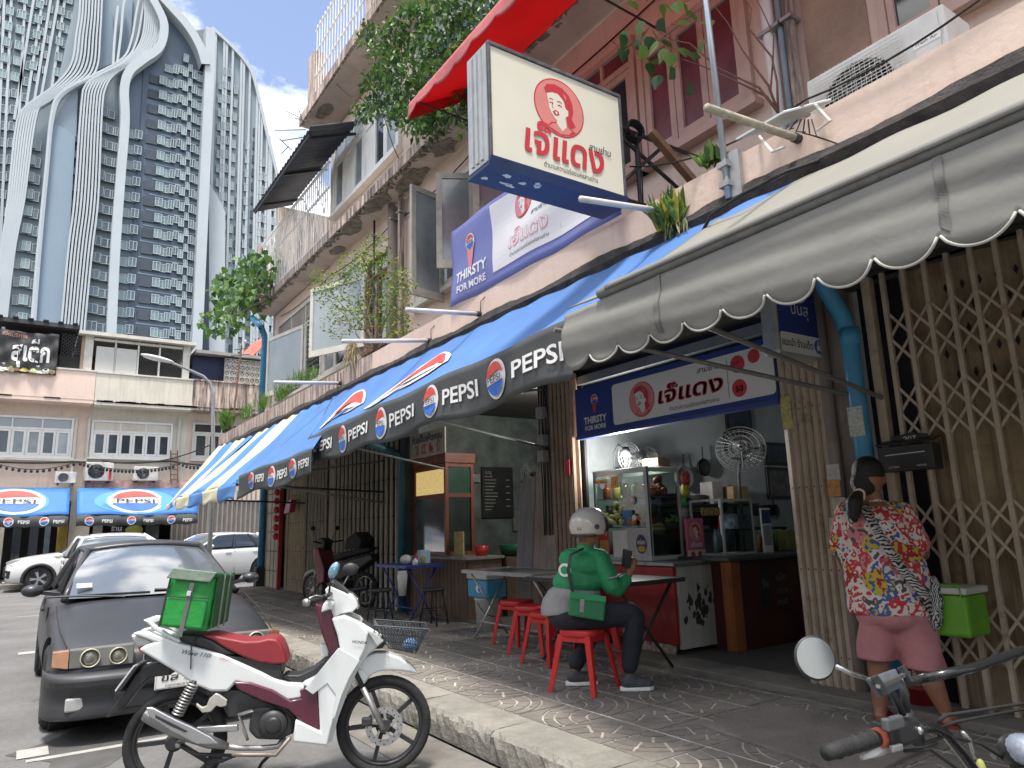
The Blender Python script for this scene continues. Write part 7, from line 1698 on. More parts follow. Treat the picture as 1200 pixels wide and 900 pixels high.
mb = MB(); mb.box((gx0-.01,gy0-.01,gz1+.002),(gx1+.01,gy1+.01,gz1+.008)); mb.build('top_pane', glass('clear_pane'), ct)  # top made clear so that the clip lamp lights the food below
for z_ in (1.36,1.66): mb = MB(); mb.box((gx0+.03,gy0+.03,z_),(gx1-.03,gy1-.03,z_+.008)); mb.build('shelf', stain, ct)
mb = MB(); mb.box((gx0+.01,gy0+.035,gz0+.05),(gx0+.014,gy1-.03,gz1-.05)); mb.build('glass_pane', glass('clear_pane'), ct)
mb = MB(); mb.box((gx0+.03,gy0+.01,gz0+.05),(gx1-.03,gy0+.014,gz1-.04)); mb.build('glass_pane', glass('clear_pane'), ct)
mb = MB(); mb.box((gx0-.003,gy0+.30-.25,gz0+.05),(gx0+.004,gy0+.36,gz0+.32)); mb.build('white_sticker_panel', mat('sticker_white',(0.45,0.44,0.42),.5,.1,5), ct)
Fc = Flat(lambda a,b,d:(gx0-.006-d,gy1-a,gz0+b),.0015)
Fc.rect(.30,.74,.42,.86,2,1); Fc.text('ฮ',.36,.77,.07,3,width=.05); Fc.circle(.16,.78,.04,1,1); Fc.rect(.02,.80,.24,.84,4,1); Fc.circle(.60,.60,.045,1,1); Fc.circle(.60,.60,.036,0,2); Fc.circle(.60,.60,.03,1,3); Fc.circle(.62,.42,.045,3,1); Fc.circle(.62,.42,.034,1,2)
Fc.circle(.70,.16,.075,5,1,ry=.095); Fc.circle(.70,.115,.055,6,2,ry=.03); Fc.text('อร่อย',.70,.16,.06,1,width=.11,bold=.02); Fc.rect(.06,.06,.22,.34,0,1); Fc.text('เมนู',.14,.26,.05,1,width=.1); Fc.rect(.07,.07,.21,.2,4,2)
Fc.rect(.28,.03,.50,.30,1,.5); Fc.rect(.44,.34,.60,.5,7,1)
Fc.build('cabinet_stickers',[sg_red,sg_wht,mat('sticker_amber',(0.45,0.24,0.02),.5,.1,5),p_black,mat('sticker_orange',(0.42,0.12,0.04),.5,.5,30),mat('sticker_purple',(0.06,0.02,0.11),.5,.1,5),mat('sticker_gold',(0.45,0.32,0.03),.5,.1,5),mat('sticker_blue',(0.03,0.15,0.32),.5,.2,9)], ct)
def heap(name, lab, cat, c, r, n, m, sz, seed, grp=None, flat=.6):
    random.seed(seed); mb = MB()
    for k in range(n):
        a, q, t = random.uniform(0,6.28), random.random()**.5, random.random(); p = (c[0]+r*q*math.cos(a), c[1]+r*1.3*q*math.sin(a), c[2]+r*flat*(1-q*q)*t); s_ = sz*random.uniform(.6,1.2); mb.ell(p,(s_,s_*random.uniform(.7,1.6),s_*.7),(random.uniform(-1,1),random.uniform(-1,1),random.uniform(0,3)),8,5)
    return tag(mb.build(name, m, smooth=True), lab, cat, grp, 'stuff')
heap('cabbage_heap','pale green shredded cabbage heaped on the middle shelf of the cart','vegetables',(5.25,5.74,1.42),.19,150,mat('cabbage',(0.40,0.42,0.16),.6,.25,12),.035,1,flat=1.4)
heap('carrot_heap','orange shredded carrot heaped beside the cabbage in the cart','vegetables',(5.25,5.44,1.41),.13,90,mat('carrot',(0.52,0.15,0.03),.6,.25,12),.028,2,flat=1.2)
heap('herb_heap','dark green herbs on the right of the cart cabinet','vegetables',(5.46,5.32,1.42),.11,50,mat('herbs',(0.06,0.13,0.035),.7,.4,12),.03,3,flat=1.2)
heap('meat_heap','dark red roast meat hanging high in the cart cabinet','meat',(5.42,5.36,1.68),.09,26,mat('roast_meat',(0.20,0.04,0.02),.4,.4,12),.04,4,flat=2)
vessel('sauce_bottle','milky squeeze bottle at the left end of the cart cabinet','bottle',[(.045,0),(.05,.14),(.02,.19),(.02,.24)],(5.24,5.93,1.36),mat('milky_plastic',(0.40,0.40,0.42),.4,.1,5))
crate('pink_poster','pink standing card with portrait on the right corner of the cart','card',(5.66,5.10,1.035),(.26,.03,.40),mat('pink_card',(0.50,0.13,0.20),.5,.08,4))
po = bpy.data.objects['pink_poster']; Fo = Flat(lambda a,b,d:(5.53+a,5.084-d,1.035+b),.0015); lady(Fo,.13,.27,.085,0,1,2,1,ol=2); Fo.text('เจ๊แดง',.13,.12,.06,2,width=.16,bold=.03); Fo.rect(.0,.0,.26,.085,2,.6); Fo.circle(.07,.042,.032,1,2); Fo.circle(.17,.042,.032,1,2); Fo.build('card_print',[sg_pink,sg_red,sg_wht],po)
crate('cardboard_box','opened cardboard box lying on top of the cart cabinet','box',(5.45,5.36,1.975),(.18,.24,.09),mat('cardboard',(0.28,0.18,0.10),.8,.2,6))
# desk lamp clipped on the cart (lit)
dl = thing('clip_lamp', 'small lit clip lamp on a bent neck above the food cart', 'lamp', (5.3,5.75,2.0))
mb = MB(); mb.tube([(5.35,5.9,1.98),(5.35,5.9,2.18),(5.33,5.8,2.26),(5.30,5.68,2.20)],.008,6); mb.build('neck', dark_metal, dl, smooth=True)
mb = MB(); mb.lathe([(.03,.05),(.07,-.05),(.06,-.05)],(5.29,5.64,2.16),seg=16); mb.build('lamp_shade', dark_metal, dl, smooth=True)
mb = MB(); mb.ell((5.28,5.63,2.105),(.022,.022,.018)); mb.build('bulb', mat('lit_bulb',(.9,.9,.9),.4,.02,1,emit=((1,1,1),14)), dl, smooth=True)
# hardwood counter with small glass case
wc = thing('serving_counter', 'dark red wooden serving counter with an orange wooden end post', 'counter', (6.2,4.9,FLR))
mb = MB(); mb.box((5.62,4.62,FLR+.02),(6.95,5.3,1.02)); mb.build('body', mat('maroon_wood',(0.075,0.02,0.014),.45,.25,3,streak=.4,dirtcol=(.02,.01,.01)), wc)
mb = MB(); mb.box((5.56,4.60,FLR+.02),(5.70,4.72,1.02)); mb.build('end_post', mat('orange_wood',(0.30,0.10,0.03),.5,.25,3,streak=.5,dirtcol=(.1,.03,.01)), wc, bev=.008)
mb = MB(); mb.box((5.50,4.56,1.023),(7.0,5.4,1.06)); mb.build('counter_top', mat('dark_laminate',(0.05,0.055,0.055),.35,.2,4), wc, bev=.006)
Fq = Flat(lambda a,b,d:(6.0+a,4.617-d,.6+b),.0015); Fq.rect(0,-.02,.16,.36,0,1); Fq.text('ร้าน',.08,.15,.10,1,width=.10)
Fq.rect(.22,-.1,.44,.36,2,1); Fq.text('เปิด',.33,.2,.10,1,width=.16); Fq.text('อาหาร',.33,.08,.08,1,width=.18); Fq.text('ตามสั่ง',.33,-.03,.08,1,width=.18); Fq.build('notices',[p_black,mat('faded_white_ink',(0.20,0.19,0.18),.7,.3,20),mat('dark_notice',(0.05,0.02,0.02),.6,.3,5)],wc)
gc = thing('glass_case', 'small silver framed glass case with bottles standing on the serving counter', 'display case', (6.0,4.95,1.06))
def frame_case(root, x0,x1,y0,y1,z0,z1,t,m):
    mb = MB()
    for y_ in (y0,y1-t):
        for x_ in (x0,x1-t): mb.box((x_,y_,z0),(x_+t,y_+t,z1))
    for z_ in (z0+.001,z1-t-.001): mb.box((x0+t,y0+.001,z_),(x1-t,y0+t-.001,z_+t)); mb.box((x0+.001,y0+t,z_),(x0+t-.001,y1-t,z_+t)); mb.box((x1-t+.001,y0+t,z_),(x1-.001,y1-t,z_+t))
    mb.build('frame', m, root)
frame_case(gc,5.72,6.20,4.78,5.2,1.062,1.62,.022,fr)
mb = MB(); mb.box((5.74,4.785,1.09),(6.18,4.789,1.60)); mb.build('glass_pane', glass('clear_pane'), gc)
mb = MB(); mb.box((5.80,5.1,1.46),(6.12,5.12,1.54)); mb.build('yellow_strip', mat('yellow_lettered_strip',(0.40,0.30,0.10),.6,.9,30), gc)
gB = 'water bottles in the glass case'
for k in range(4): vessel('water_bottle','clear blue capped water bottle standing in the small glass case','bottle',[(.028,0),(.03,.15),(.012,.20),(.012,.23)],(5.80+.09*k,4.95+.03*(k%2),1.09),mat('water_bottle',(0.16,0.22,0.27),.1,.2,9,spec=.8),12,group=gB)
qs = crate('payment_card','white framed payment card standing on the counter right of the glass case','card',(6.42,4.80,1.06),(.16,.02,.46),sg_wht)
Fo = Flat(lambda a,b,d:(6.34+a,4.789-d,1.06+b),.0012); Fo.rect(.01,.30,.15,.44,1,1); Fo.rect(.02,.08,.14,.28,2,1); Fo.build('card_print',[sg_wht,sg_navy,mat('grey_field',(0.25,0.26,0.27),.6,.1,5)],qs)
vessel('blue_basket','blue plastic basket stacked on the cart end below the wooden trays','basket',[(.13,0),(.16,.17),(.15,.17),(.12,.02)],(5.72,5.35,1.04),mat('blue_basket',(0.03,0.10,0.25),.5,.3,30,bump=.8,bscale=90))
vessel('steamer','round pale wooden steamer trays stacked on the blue basket','steamer',[(.15,0),(.16,.01),(.16,.05),(.155,.055),(.16,.06),(.16,.11),(.14,.115)],(5.72,5.35,1.215),mat('steamer_wood',(0.27,0.20,0.12),.7,.15,6))
random.seed(31)
pots = [mat('pot_%s'%n,c,.35,.2,8,metal=.7) for n,c in (('steel',(.25,.25,.25)),('dark',(.06,.06,.065)),('dull',(.14,.14,.13)))]
for k,(x_,y_,z_,r_) in enumerate(((6.3,5.9,1.35,.17),(6.75,5.9,1.35,.2),(7.2,5.8,1.30,.15),(6.0,6.1,1.5,.13),(7.5,5.6,1.45,.15),(6.5,6.2,1.62,.15),(6.95,6.2,1.62,.13))):
    lbs = ('wide steel pot on the back shelf left of the fan','large dark pot beneath the big fan','small dull pot on the back shelf end','steel pot high at the left of the shelf','dark pot furthest right on the back shelf','dull pan standing on the upper shelf','little steel pan at the upper shelf end')
    vessel('cooking_pot', lbs[k], 'pot', [(r_,0),(r_,r_*.8),(r_*1.06,r_*.82),(r_*.9,r_*.82)],(x_,y_,z_),pots[k%3],18,group='pots on the back shelf')
mb = MB(); mb.box((5.9,5.6,1.28),(7.9,6.4,1.31)); mb.box((5.9,5.98,1.58),(7.9,6.4,1.61)); 
for x_ in (5.92,7.86): mb.box((x_,6.34,FLR),(x_+.04,6.38,1.6)); mb.box((x_,5.62,FLR),(x_+.04,5.66,1.28))
tag(mb.build('kitchen_rack', dark_metal), 'dark metal kitchen rack behind the food cart carrying pots', 'rack')
# big pedestal fan, tilted; wall fan; framed pictures
pf = thing('pedestal_fan', 'large tilted pedestal fan turned edge-on in the restaurant', 'fan', (6.6,5.0,1.5))
c_ = P(868,528,Y=5.2); Rf = Vector((-.62,-.55,.35)).normalized().to_track_quat('Z','Y').to_matrix()
mb = MB()
for q in (1,.75,.5,.25):
    for dz_ in (.0,.10*(1-q*.5)+.02): mb.tube([c_+Rf@Vector((.27*q*math.cos(a),.27*q*math.sin(a),dz_)) for a in [2*math.pi*i/24 for i in range(25)]],.004,4,cap=False)
for k in range(28):
    a_ = 2*math.pi*k/28; mb.tube([c_+Rf@Vector((.02*math.cos(a_),.02*math.sin(a_),.10)),c_+Rf@Vector((.27*math.cos(a_),.27*math.sin(a_),.03)),c_+Rf@Vector((.02*math.cos(a_),.02*math.sin(a_),-.03))],.0025,3)
mb.build('guard', grey_metal, pf)
for k in range(3): a_ = 2.1*k; mb = MB(); mb.ell(c_+Rf@Vector((.13*math.cos(a_),.13*math.sin(a_),.03)),(.12,.06,.01),None,10,6); mb.build('blade', M('fan_blade'), pf, smooth=True)
mb = MB(); mb.tube([c_+Rf@Vector((0,0,-.14)),c_+Rf@Vector((0,0,0))],.07,12); mb.build('motor', dark_metal, pf, smooth=True); mb = MB(); mb.tube([c_+Rf@Vector((0,0,-.1)),(c_.x+.05,c_.y+.1,1.9),(c_.x+.05,c_.y+.12,1.05)],.018,8); mb.build('stand', dark_metal, pf)
wall_fan('round fan high above the food cart', (5.62,5.95,2.14), .17); wall_fan('dark round fan beside the lit clip lamp', (6.05,6.1,2.12), .18)
def pic(lab, px0, py0, px1, py1, m): a, b = P(px0,py1,Y=6.46), P(px1,py0,Y=6.46); mb = MB(); mb.box((a.x,6.465,a.z),(b.x,6.495,b.z)); o = mb.build('framed_picture', mat('dark_frame',(0.015,0.015,0.016),.4,.2,9), bev=.006); mb = MB(); mb.box((a.x+.05,6.458,a.z+.05),(b.x-.05,6.464,b.z-.05)); mb.build('picture', m, o); tag(o, lab, 'picture', 'framed pictures on the restaurant wall'); return o
dp = [mat('picture_%s'%n,c,.3,.6,9) for n,c in (('blue',(.03,.05,.09)),('grey',(.09,.09,.09)))]
pic('framed picture hanging highest, right behind the shop sign', 853,477,880,505, dp[0]); pic('framed picture just below the highest one, above the big fan', 851,508,878,530, dp[1]); pic('dark framed picture at the right end of the restaurant wall', 898,520,928,545, dp[0]); pic('lowest framed picture at the right end of the wall', 902,548,926,585, dp[1])
mb = MB(); mb.box((6.9,4.9,1.06),(7.1,5.15,1.28)); tag(mb.build('spice_tub', mat('olive_tub',(0.20,0.19,0.06),.5,.2,8), bev=.01), 'olive yellow tub on the far right of the serving counter', 'tub')
mb = MB(); mb.box((6.35,5.1,1.31),(6.6,5.3,1.47)); tag(mb.build('tissue_box', mat('blue_white_box',(0.25,0.28,0.40),.5,.7,14,detail=1), bev=.006), 'blue and white tissue box on the shelf behind the glass case', 'box')
# red tin and green insulated box near the woman, clutter by the far gate
tn = vessel('red_tin','round red biscuit tin on the pavement between the woman\'s feet and the gate','tin',[(.10,0),(.10,.13),(.104,.13),(.104,.155),(.09,.157)],tuple(P(1083,832,Z=SW)),red_en,26)
gb_ = thing('cool_box', 'lime green cool box with white lid hung on the lattice gate', 'cool box', (4.72,2.13,.69))
ga, gbb = P(1103,745,X=4.72), P(1152,745,X=4.72)
mb = MB(); mb.loft([[Vector((4.58+dx*k_,y_,z_)) for dx,y_ in ((0,ga.y-.0),(0,gbb.y),(.26,gbb.y),(.26,ga.y))] for k_,z_ in ((1,.69),(1,.93))]); mb.build('box', mat('lime_plastic',(0.10,0.30,0.015),.4,.12,5), gb_, bev=.02)
mb = MB(); mb.box((4.565,gbb.y-.012,.933),(4.855,ga.y+.012,.975)); mb.build('lid', mat('white_lid',(0.45,0.46,0.42),.45,.08,5), gb_, bev=.012)
mb = MB(); mb.tube([(4.57,gbb.y+.02,.92),(4.56,gbb.y+.02,.985),(4.56,ga.y-.02,.985),(4.57,ga.y-.02,.92)],.007,6); mb.build('handle', M('lime_plastic'), gb_)
vessel('white_jug','white plastic jug hanging by the leg of the navy table','jug',[(.05,0),(.07,.26),(.06,.30),(.065,.32)],(4.25,9.0,.55),M('bucket_white'),14)
ln = thing('lantern_string', 'string of small red paper lanterns beside the cream panel door', 'lantern', (4.8,16.72,2.0))
for k in range(6): mb = MB(); mb.ell((4.78,16.85,2.35-.20*k),(.07,.07,.08)); mb.build('lantern', sg_red, ln, smooth=True)
mb = MB(); mb.prism([(4.62,15.35,1.85),(4.62,15.75,1.83),(4.66,15.72,2.08),(4.66,15.36,2.12)],(.12,0,0)); tag(mb.build('red_post_box', red_en, bev=.01), 'red metal post box hung on the cream folding gate', 'post box')
# parked maroon motorcycle in the shade
M1 = thing('parked_motorcycle', 'dark motorcycle with maroon panels and grey front fender parked in the shade', 'motorcycle', (4.5,12.0,FLR), R_(-66), local=True)
def t3(name, pts, r, m, seg=8, **k): mb = MB(); mb.tube(pts, r, seg); return mb.build(name, m, M1, smooth=True)
RX = Matrix.Rotation(math.pi/2,3,'X')
for cx_ in (-.60,.60):
    mb = MB(); mb.lathe([(.22,-.03),(.25,-.045),(.28,0),(.25,.045),(.22,.03)],(cx_,0,.28),seg=30,mat=RX,ring=True); wo = mb.build('tyre', tyre_m, M1, smooth=True)
    mb = MB(); 
    for k in range(8): a_ = math.pi*k/4; mb.bar((cx_,0,.28),(cx_+.22*math.cos(a_),0,.28+.22*math.sin(a_)),.008,.008,up=(0,1,0))
    mb.lathe([(.05,-.04),(.05,.04)],(cx_,0,.28),seg=12,mat=RX); mb.lathe([(.225,-.02),(.21,-.02),(.21,.02),(.225,.02)],(cx_,0,.28),seg=26,mat=RX,ring=True); mb.build('spokes', bsil, wo)
for y_ in (-.08,.08): t3('fork', [(-.60,y_,.28),(-.48,y_*.8,.62),(-.40,0,.95)], .018, bsil)
def bp(name, pts, y0, y1, m): mb = MB(); mb.prism([(x,y0,z) for x,z in pts],(0,y1-y0,0)); return mb.build(name, m, M1, bev=.02, auto=40)
bp('front_fender',[(-.86,.42),(-.78,.56),(-.6,.62),(-.45,.56),(-.48,.50),(-.6,.56),(-.74,.50)],-.06,.06,mat('grey_fender',(0.30,0.30,0.28),.5,.1,6)); bp('leg_shield',[(-.48,.95),(-.36,.98),(-.22,.62),(-.20,.40),(-.34,.36),(-.44,.60)],-.16,.16,mat('maroon_red',(0.14,0.012,0.022),.3,.15,6,coat=.5))
bp('body',[(-.20,.42),(.15,.45),(.55,.62),(.85,.78),(.80,.86),(.40,.78),(0,.70),(-.15,.55)],-.11,.11,blackp); bp('seat',[(-.02,.74),(.2,.80),(.75,.90),(.78,.97),(.4,.92),(.1,.88),(-.05,.84)],-.12,.12,black_rub)
bp('cowl',[(-.46,.95),(-.30,.92),(-.26,1.08),(-.36,1.14),(-.5,1.08)],-.10,.10,blackp); bp('engine',[(-.15,.22),(.2,.2),(.25,.42),(-.1,.42)],-.12,.12,beng); t3('handlebar',[(-.28,-.34,1.08),(-.38,-.1,1.05),(-.38,.1,1.05),(-.28,.34,1.08)],.014,blackp); t3('silencer',[(.1,-.14,.22),(.8,-.16,.34)],.04,beng)
for sg in (-1,1): t3('mirror_stem',[(-.38,sg*.18,1.08),(-.36,sg*.26,1.26)],.006,blackp); mb = MB(); mb.ell((-.36,sg*.28,1.30),(.015,.055,.04)); mb.build('mirror', blackp, M1, smooth=True)
bp('helmet_bag',[(.25,.95),(.6,.95),(.66,1.1),(.5,1.22),(.3,1.12)],-.16,.16,black_rub)
mb = MB(); mb.ell((.0,.0,.0),(.10,.06,.05)); mb.ell((.09,0,.04),(.04,.03,.03)); pg = mb.build('bird', black_rub, smooth=True, remesh=.01); pg.location = (3.75,16.2,SW+.06); tag(pg, 'small dark pigeon pecking on the pavement near the far post', 'bird')

def glow(name, loc, e, col):
    l_ = bpy.data.lights.new(name, 'POINT'); l_.energy = e; l_.color = col; l_.shadow_soft_size = .08; o = bpy.data.objects.new(name, l_); COL.objects.link(o); o.location = loc
glow('clip_lamp_light', (5.22,5.60,2.07), 40, (1,.98,.94)); glow('ceiling_lamp_light', (5.9,7.6,3.2), 34, (1,.96,.88))

# clutter round the cart and on the rack
def jar(i, x, y, z, r, h, col, lab, grp, cat='jar'):
    t = thing('jar', lab, cat, (x,y,z), group=grp); mb = MB(); mb.lathe([(r*.9,z),(r,z+h*.1),(r,z+h*.75),(r*.7,z+h*.85)],(x,y,0),seg=14); mb.build('glass', mat('jar_%d'%i,col,.15,.4,14,spec=.8), t, smooth=True); mb = MB(); mb.lathe([(r*.75,z+h*.86),(r*.75,z+h)],(x,y,0),seg=14); mb.build('lid', mat('jar_lid_%d'%(i%2),((.4,.03,.03),(.4,.4,.38))[i%2],.4,.1,5), t)
for i, (c_, n_) in enumerate((((.25,.05,.02),'red paste'),((.35,.28,.08),'yellow peanuts'),((.08,.05,.03),'dark sauce'),((.4,.4,.35),'white sugar'),((.30,.12,.03),'chilli flakes'))): jar(i, 5.22, 5.90-.15*i, 1.67, .045, .15, c_, 'jar of %s on the top shelf of the food cart'%n_, 'jars on the top shelf of the cart')
for i, (c_, n_) in enumerate((((.45,.04,.04),'red'),((.45,.36,.04),'yellow'),((.05,.25,.08),'green'),((.45,.45,.42),'white'),((.40,.12,.22),'pink'),((.08,.12,.35),'blue'))):
    x_, y_, z_ = 5.68+.02*(i%2), 5.18+.03*i, 1.78-.115*i; mb = MB(); mb.loft([[Vector((x_+a*.045*k,y_+.0+b*.018*k2,z_+h)) for a,b in ((-1,-1),(1,-1),(1,1),(-1,1))] for h,k,k2 in ((0,1,.2),(.03,1.05,1),(.10,1,1.1),(.14,.9,.2))]); o = mb.build('snack_packet', mat('packet_%s'%n_,c_,.25,.5,30), smooth=True); tag(o, '%s foil snack packet hanging down the right side of the cart cabinet'%n_, 'snack packet', 'packets hanging beside the cart')
for i, (x_, y_, z_, d_, c_, n_) in enumerate(((6.1,6.1,1.31,(.25,.2,.18),(.30,.20,.11),'brown'),(7.55,6.1,1.61,(.3,.25,.22),(.34,.24,.14),'pale brown'),(6.1,6.15,1.61,(.2,.2,.16),(.12,.14,.25),'dark blue'),(7.2,6.15,1.61,(.2,.2,.28),(.35,.33,.30),'grey white'),(6.85,5.75,1.31,(.2,.2,.12),(.30,.04,.03),'red'))): crate('carton', '%s carton stored on the kitchen rack behind the serving counter'%n_, 'carton', (x_,y_,z_), d_, mat('carton_%d'%i,c_,.8,.25,9), group='cartons on the kitchen rack')
for i, (px, py, r_) in enumerate(((800,560,.15),(822,548,.12),(905,600,.11),(842,590,.13))):
    c_ = P(px,py,Y=6.40); RX_ = Matrix.Rotation(math.pi/2,3,'X'); t = thing('hanging_pan', ('blackened frying pan hanging highest right of the lamp','steel ladle pan hanging just above the rack','small pan hanging below the right-hand pictures','frying pan hanging in the middle under the big fan')[i], 'pan', tuple(c_), group='pans hanging on the restaurant wall'); mb = MB(); mb.lathe([(r_*.8,-.0),(r_,.05),(r_*.97,.05),(r_*.78,.01)], c_, seg=20, mat=RX_); mb.build('pan', pots[i%3], t, smooth=True); mb = MB(); mb.tube([c_+Vector((0,-.03,r_*.95)), c_+Vector((.02,-.02,r_*.95+.16))], .010, 6); mb.build('handle', dark_metal, t)
for i, px in enumerate((884,893,902,911)): vessel('sauce_bottle', ('brown','red','clear','green')[i]+' sauce bottle at the far end of the serving counter', 'bottle', [(.026,0),(.028,.14),(.011,.18),(.011,.22)], (6.55+.09*i,5.0,1.06), mat('bottle_%d'%i,((.12,.05,.02),(.35,.03,.02),(.25,.27,.27),(.03,.12,.05))[i],.15,.2,9,spec=.8), 12, group='sauce bottles on the serving counter')
# ================================================================== PEOPLE
class Frame:
    """upright frame facing away from the street: x right, y away, z up, so joints can be read off the photograph"""
    def __init__(s, name, label, c, cat='person'):
        s.c = Vector(c); d = Vector((c[0], c[1], 0)).normalized(); s.d = d; s.u = Vector((d.y, -d.x, 0)); s.rz = math.atan2(s.u.y, s.u.x)
        s.root = thing(name, label, cat, s.c, s.rz, local=True)
    def at(s, px, py, off=0.0):
        r = ray(px, py); o = s.c + s.d*off; t = (o-Vector((0,0,H))).dot(s.d)/r.dot(s.d); p = Vector((0,0,H))+r*t
        return Vector(((p-s.c).dot(s.u), off, p.z - s.c.z))
    def chain(s, mb, js):
        for a, b in zip(js[:-1], js[1:]): mb.cap(s.at(*a[:3]), s.at(*b[:3]), a[3], b[3])
def hand(mb, w, d, side, k=1.0, curl=.5):
    """palm, four bent fingers, thumb; d = pointing direction, side = towards the thumb"""
    d = Vector(d).normalized(); side = (Vector(side)-d*Vector(side).dot(d)).normalized(); n = d.cross(side)
    w = Vector(w); palm = w + d*.045*k; mb.cap(w, palm+d*.02*k, .024*k, .030*k); mb.cap(palm-side*.018*k, palm+side*.018*k, .022*k, .022*k)
    for i, L_ in enumerate((.062,.072,.068,.054)):
        b = palm + d*.035*k + side*(.030-.020*i)*k; m_ = b + (d*math.cos(curl*.5)+n*math.sin(curl*.5))*L_*.55*k; e = m_ + (d*math.cos(curl*1.6)+n*math.sin(curl*1.6))*L_*.45*k; mb.cap(b, m_, .0095*k, .009*k, 8); mb.cap(m_, e, .009*k, .0075*k, 8)
    b = w + d*.02*k + side*.026*k; m_ = b + (side*.8+d*.6)*.032*k; mb.cap(b, m_, .012*k, .010*k, 8); mb.cap(m_, m_ + (d+n*.5)*.03*k, .010*k, .008*k, 8)
skin = mat('brown_skin', (0.27,0.125,0.075), .5, .10, 7, spec=.4); hairm = mat('black_hair', (0.012,0.011,0.011), .4, .4, 40, bump=.5, bscale=160)
def printed(name, cols, scale, kind='cells'):
    m = mat(name, cols[0], .75, .05, 8, bump=1, bscale=8); nt = m.node_tree; N = nt.nodes; L = nt.links.new; tc = N.new('ShaderNodeTexCoord')
    cr_ = N.new('ShaderNodeValToRGB'); cr_.color_ramp.interpolation = 'CONSTANT'; e = cr_.color_ramp.elements
    for i, c in enumerate(cols):
        el = e[i] if i < 2 else e.new(i/len(cols)); el.position = i/len(cols); el.color = (*c, 1)
    ns = N.new('ShaderNodeTexNoise'); ns.inputs['Scale'].default_value = scale*.8; L(tc.outputs['Object'], ns.inputs[0]); ad = N.new('ShaderNodeMixRGB'); ad.inputs[0].default_value = .08; L(tc.outputs['Object'], ad.inputs[1]); L(ns.outputs['Color'], ad.inputs[2])
    if kind == 'cells':
        v = N.new('ShaderNodeTexVoronoi'); v.inputs['Scale'].default_value = scale; L(ad.outputs[0], v.inputs[0]); sp = N.new('ShaderNodeSeparateColor'); L(v.outputs['Color'], sp.inputs[0])
        w = N.new('ShaderNodeTexNoise'); w.inputs['Scale'].default_value = scale*2.6; w.inputs['Detail'].default_value = 1; L(tc.outputs['Object'], w.inputs[0]); mm = N.new('ShaderNodeMath'); mm.operation = 'MULTIPLY_ADD'; L(w.outputs[0], mm.inputs[0]); mm.inputs[1].default_value = .55; L(sp.outputs[0], mm.inputs[2]); fr_ = N.new('ShaderNodeMath'); fr_.operation = 'FRACT'; L(mm.outputs[0], fr_.inputs[0]); L(fr_.outputs[0], cr_.inputs[0])
    else:
        v = N.new('ShaderNodeTexWave'); v.inputs['Scale'].default_value = scale; v.inputs['Distortion'].default_value = 3; v.bands_direction = kind; L(ad.outputs[0], v.inputs[0]); L(v.outputs['Fac'], cr_.inputs[0])
    L(cr_.outputs[0], N['Principled BSDF'].inputs['Base Color']); return m
# ---- woman with her back to the street
W = Frame('person', 'woman in red and white print shirt and pink shorts, back turned at the lattice gate', (4.50,2.50,SW))
b = MB(); a = W.at
b.ell(a(1019,560), (.083,.100,.112)); W.chain(b, [(1021,575,0,.052),(1024,592,0,.058)])
b.ell(a(1026,617), (.20,.13,.17)); b.ell(a(1036,665), (.19,.14,.20)); b.ell(a(1046,712), (.20,.15,.14))
W.chain(b, [(992,602,0,.06),(984,640,.03,.05),(992,662,.14,.042),(1004,650,.25,.030)])
W.chain(b, [(1058,604,0,.062),(1074,640,.02,.052),(1080,648,.06,.048),(1074,632,.22,.034),(1072,624,.28,.027)]); hand(b, a(1072,624,.28), (0,.9,.45), (-1,0,.2), 1.0, .6); hand(b, a(1004,650,.25), (.4,.9,.3), (1,0,.3), 1.0, .6)
W.chain(b, [(1030,735,.02,.095),(1029,775,.0,.066),(1031,800,.01,.060),(1031,829,.0,.038)]); W.chain(b, [(1070,735,0,.10),(1083,778,0,.070),(1094,802,-.01,.062),(1107,831,0,.040)])
for px, py, ox in ((1031,833,.01),(1109,837,.06)): p = a(px,py); p.z = .035; b.cap(p+Vector((0,-.03,0)), p+Vector((ox,.16,-.005)), .036, .030); [b.cap(p+Vector((ox-.03+.015*i,.17,-.008)), p+Vector((ox-.03+.015*i,.20,-.012)), .010,.009,6) for i in range(5)]
b.ell(a(1019,562,.095), (.016,.022,.022)); 
for sg in (-1,1): b.ell(a(1019,562)+Vector((sg*.084,.005,0)), (.014,.026,.034))
b.build('body', skin, W.root, remesh=.009, smit=4)
fx = MB(); hc = a(1019,562)
for sg in (-1,1): fx.ell(hc+Vector((sg*.032,.093,.018)), (.014,.008,.008))
fx.build('eyes', darkvoid, W.root); fx = MB(); fx.ell(hc+Vector((0,.094,-.045)), (.024,.010,.009)); fx.build('lips', mat('lips',(0.25,0.06,0.05),.5,.1,5), W.root)
s_ = MB()
s_.ell(a(1025,618), (.235,.160,.155)); s_.ell(a(1030,640), (.235,.165,.17)); s_.ell(a(1037,672), (.235,.175,.17)); s_.loft([[a(px,py)+Vector((rx*math.cos(t)*(1+.04*math.sin(5*t+py)),.165*math.sin(t)*(1+.03*math.sin(7*t)),.008*math.sin(4*t))) for t in [2*math.pi*i/28 for i in range(28)]] for px,py,rx in ((1032,650,.235),(1038,675,.24),(1043,700,.248),(1046,719,.255))])
W.chain(s_, [(993,600,0,.075),(986,640,.02,.080)]); W.chain(s_, [(1056,602,0,.08),(1073,636,.015,.084)]); W.chain(s_, [(1000,600,0,.07),(1050,600,0,.07)]); W.chain(s_, [(1023,597,0,.065),(1024,590,0,.062)])
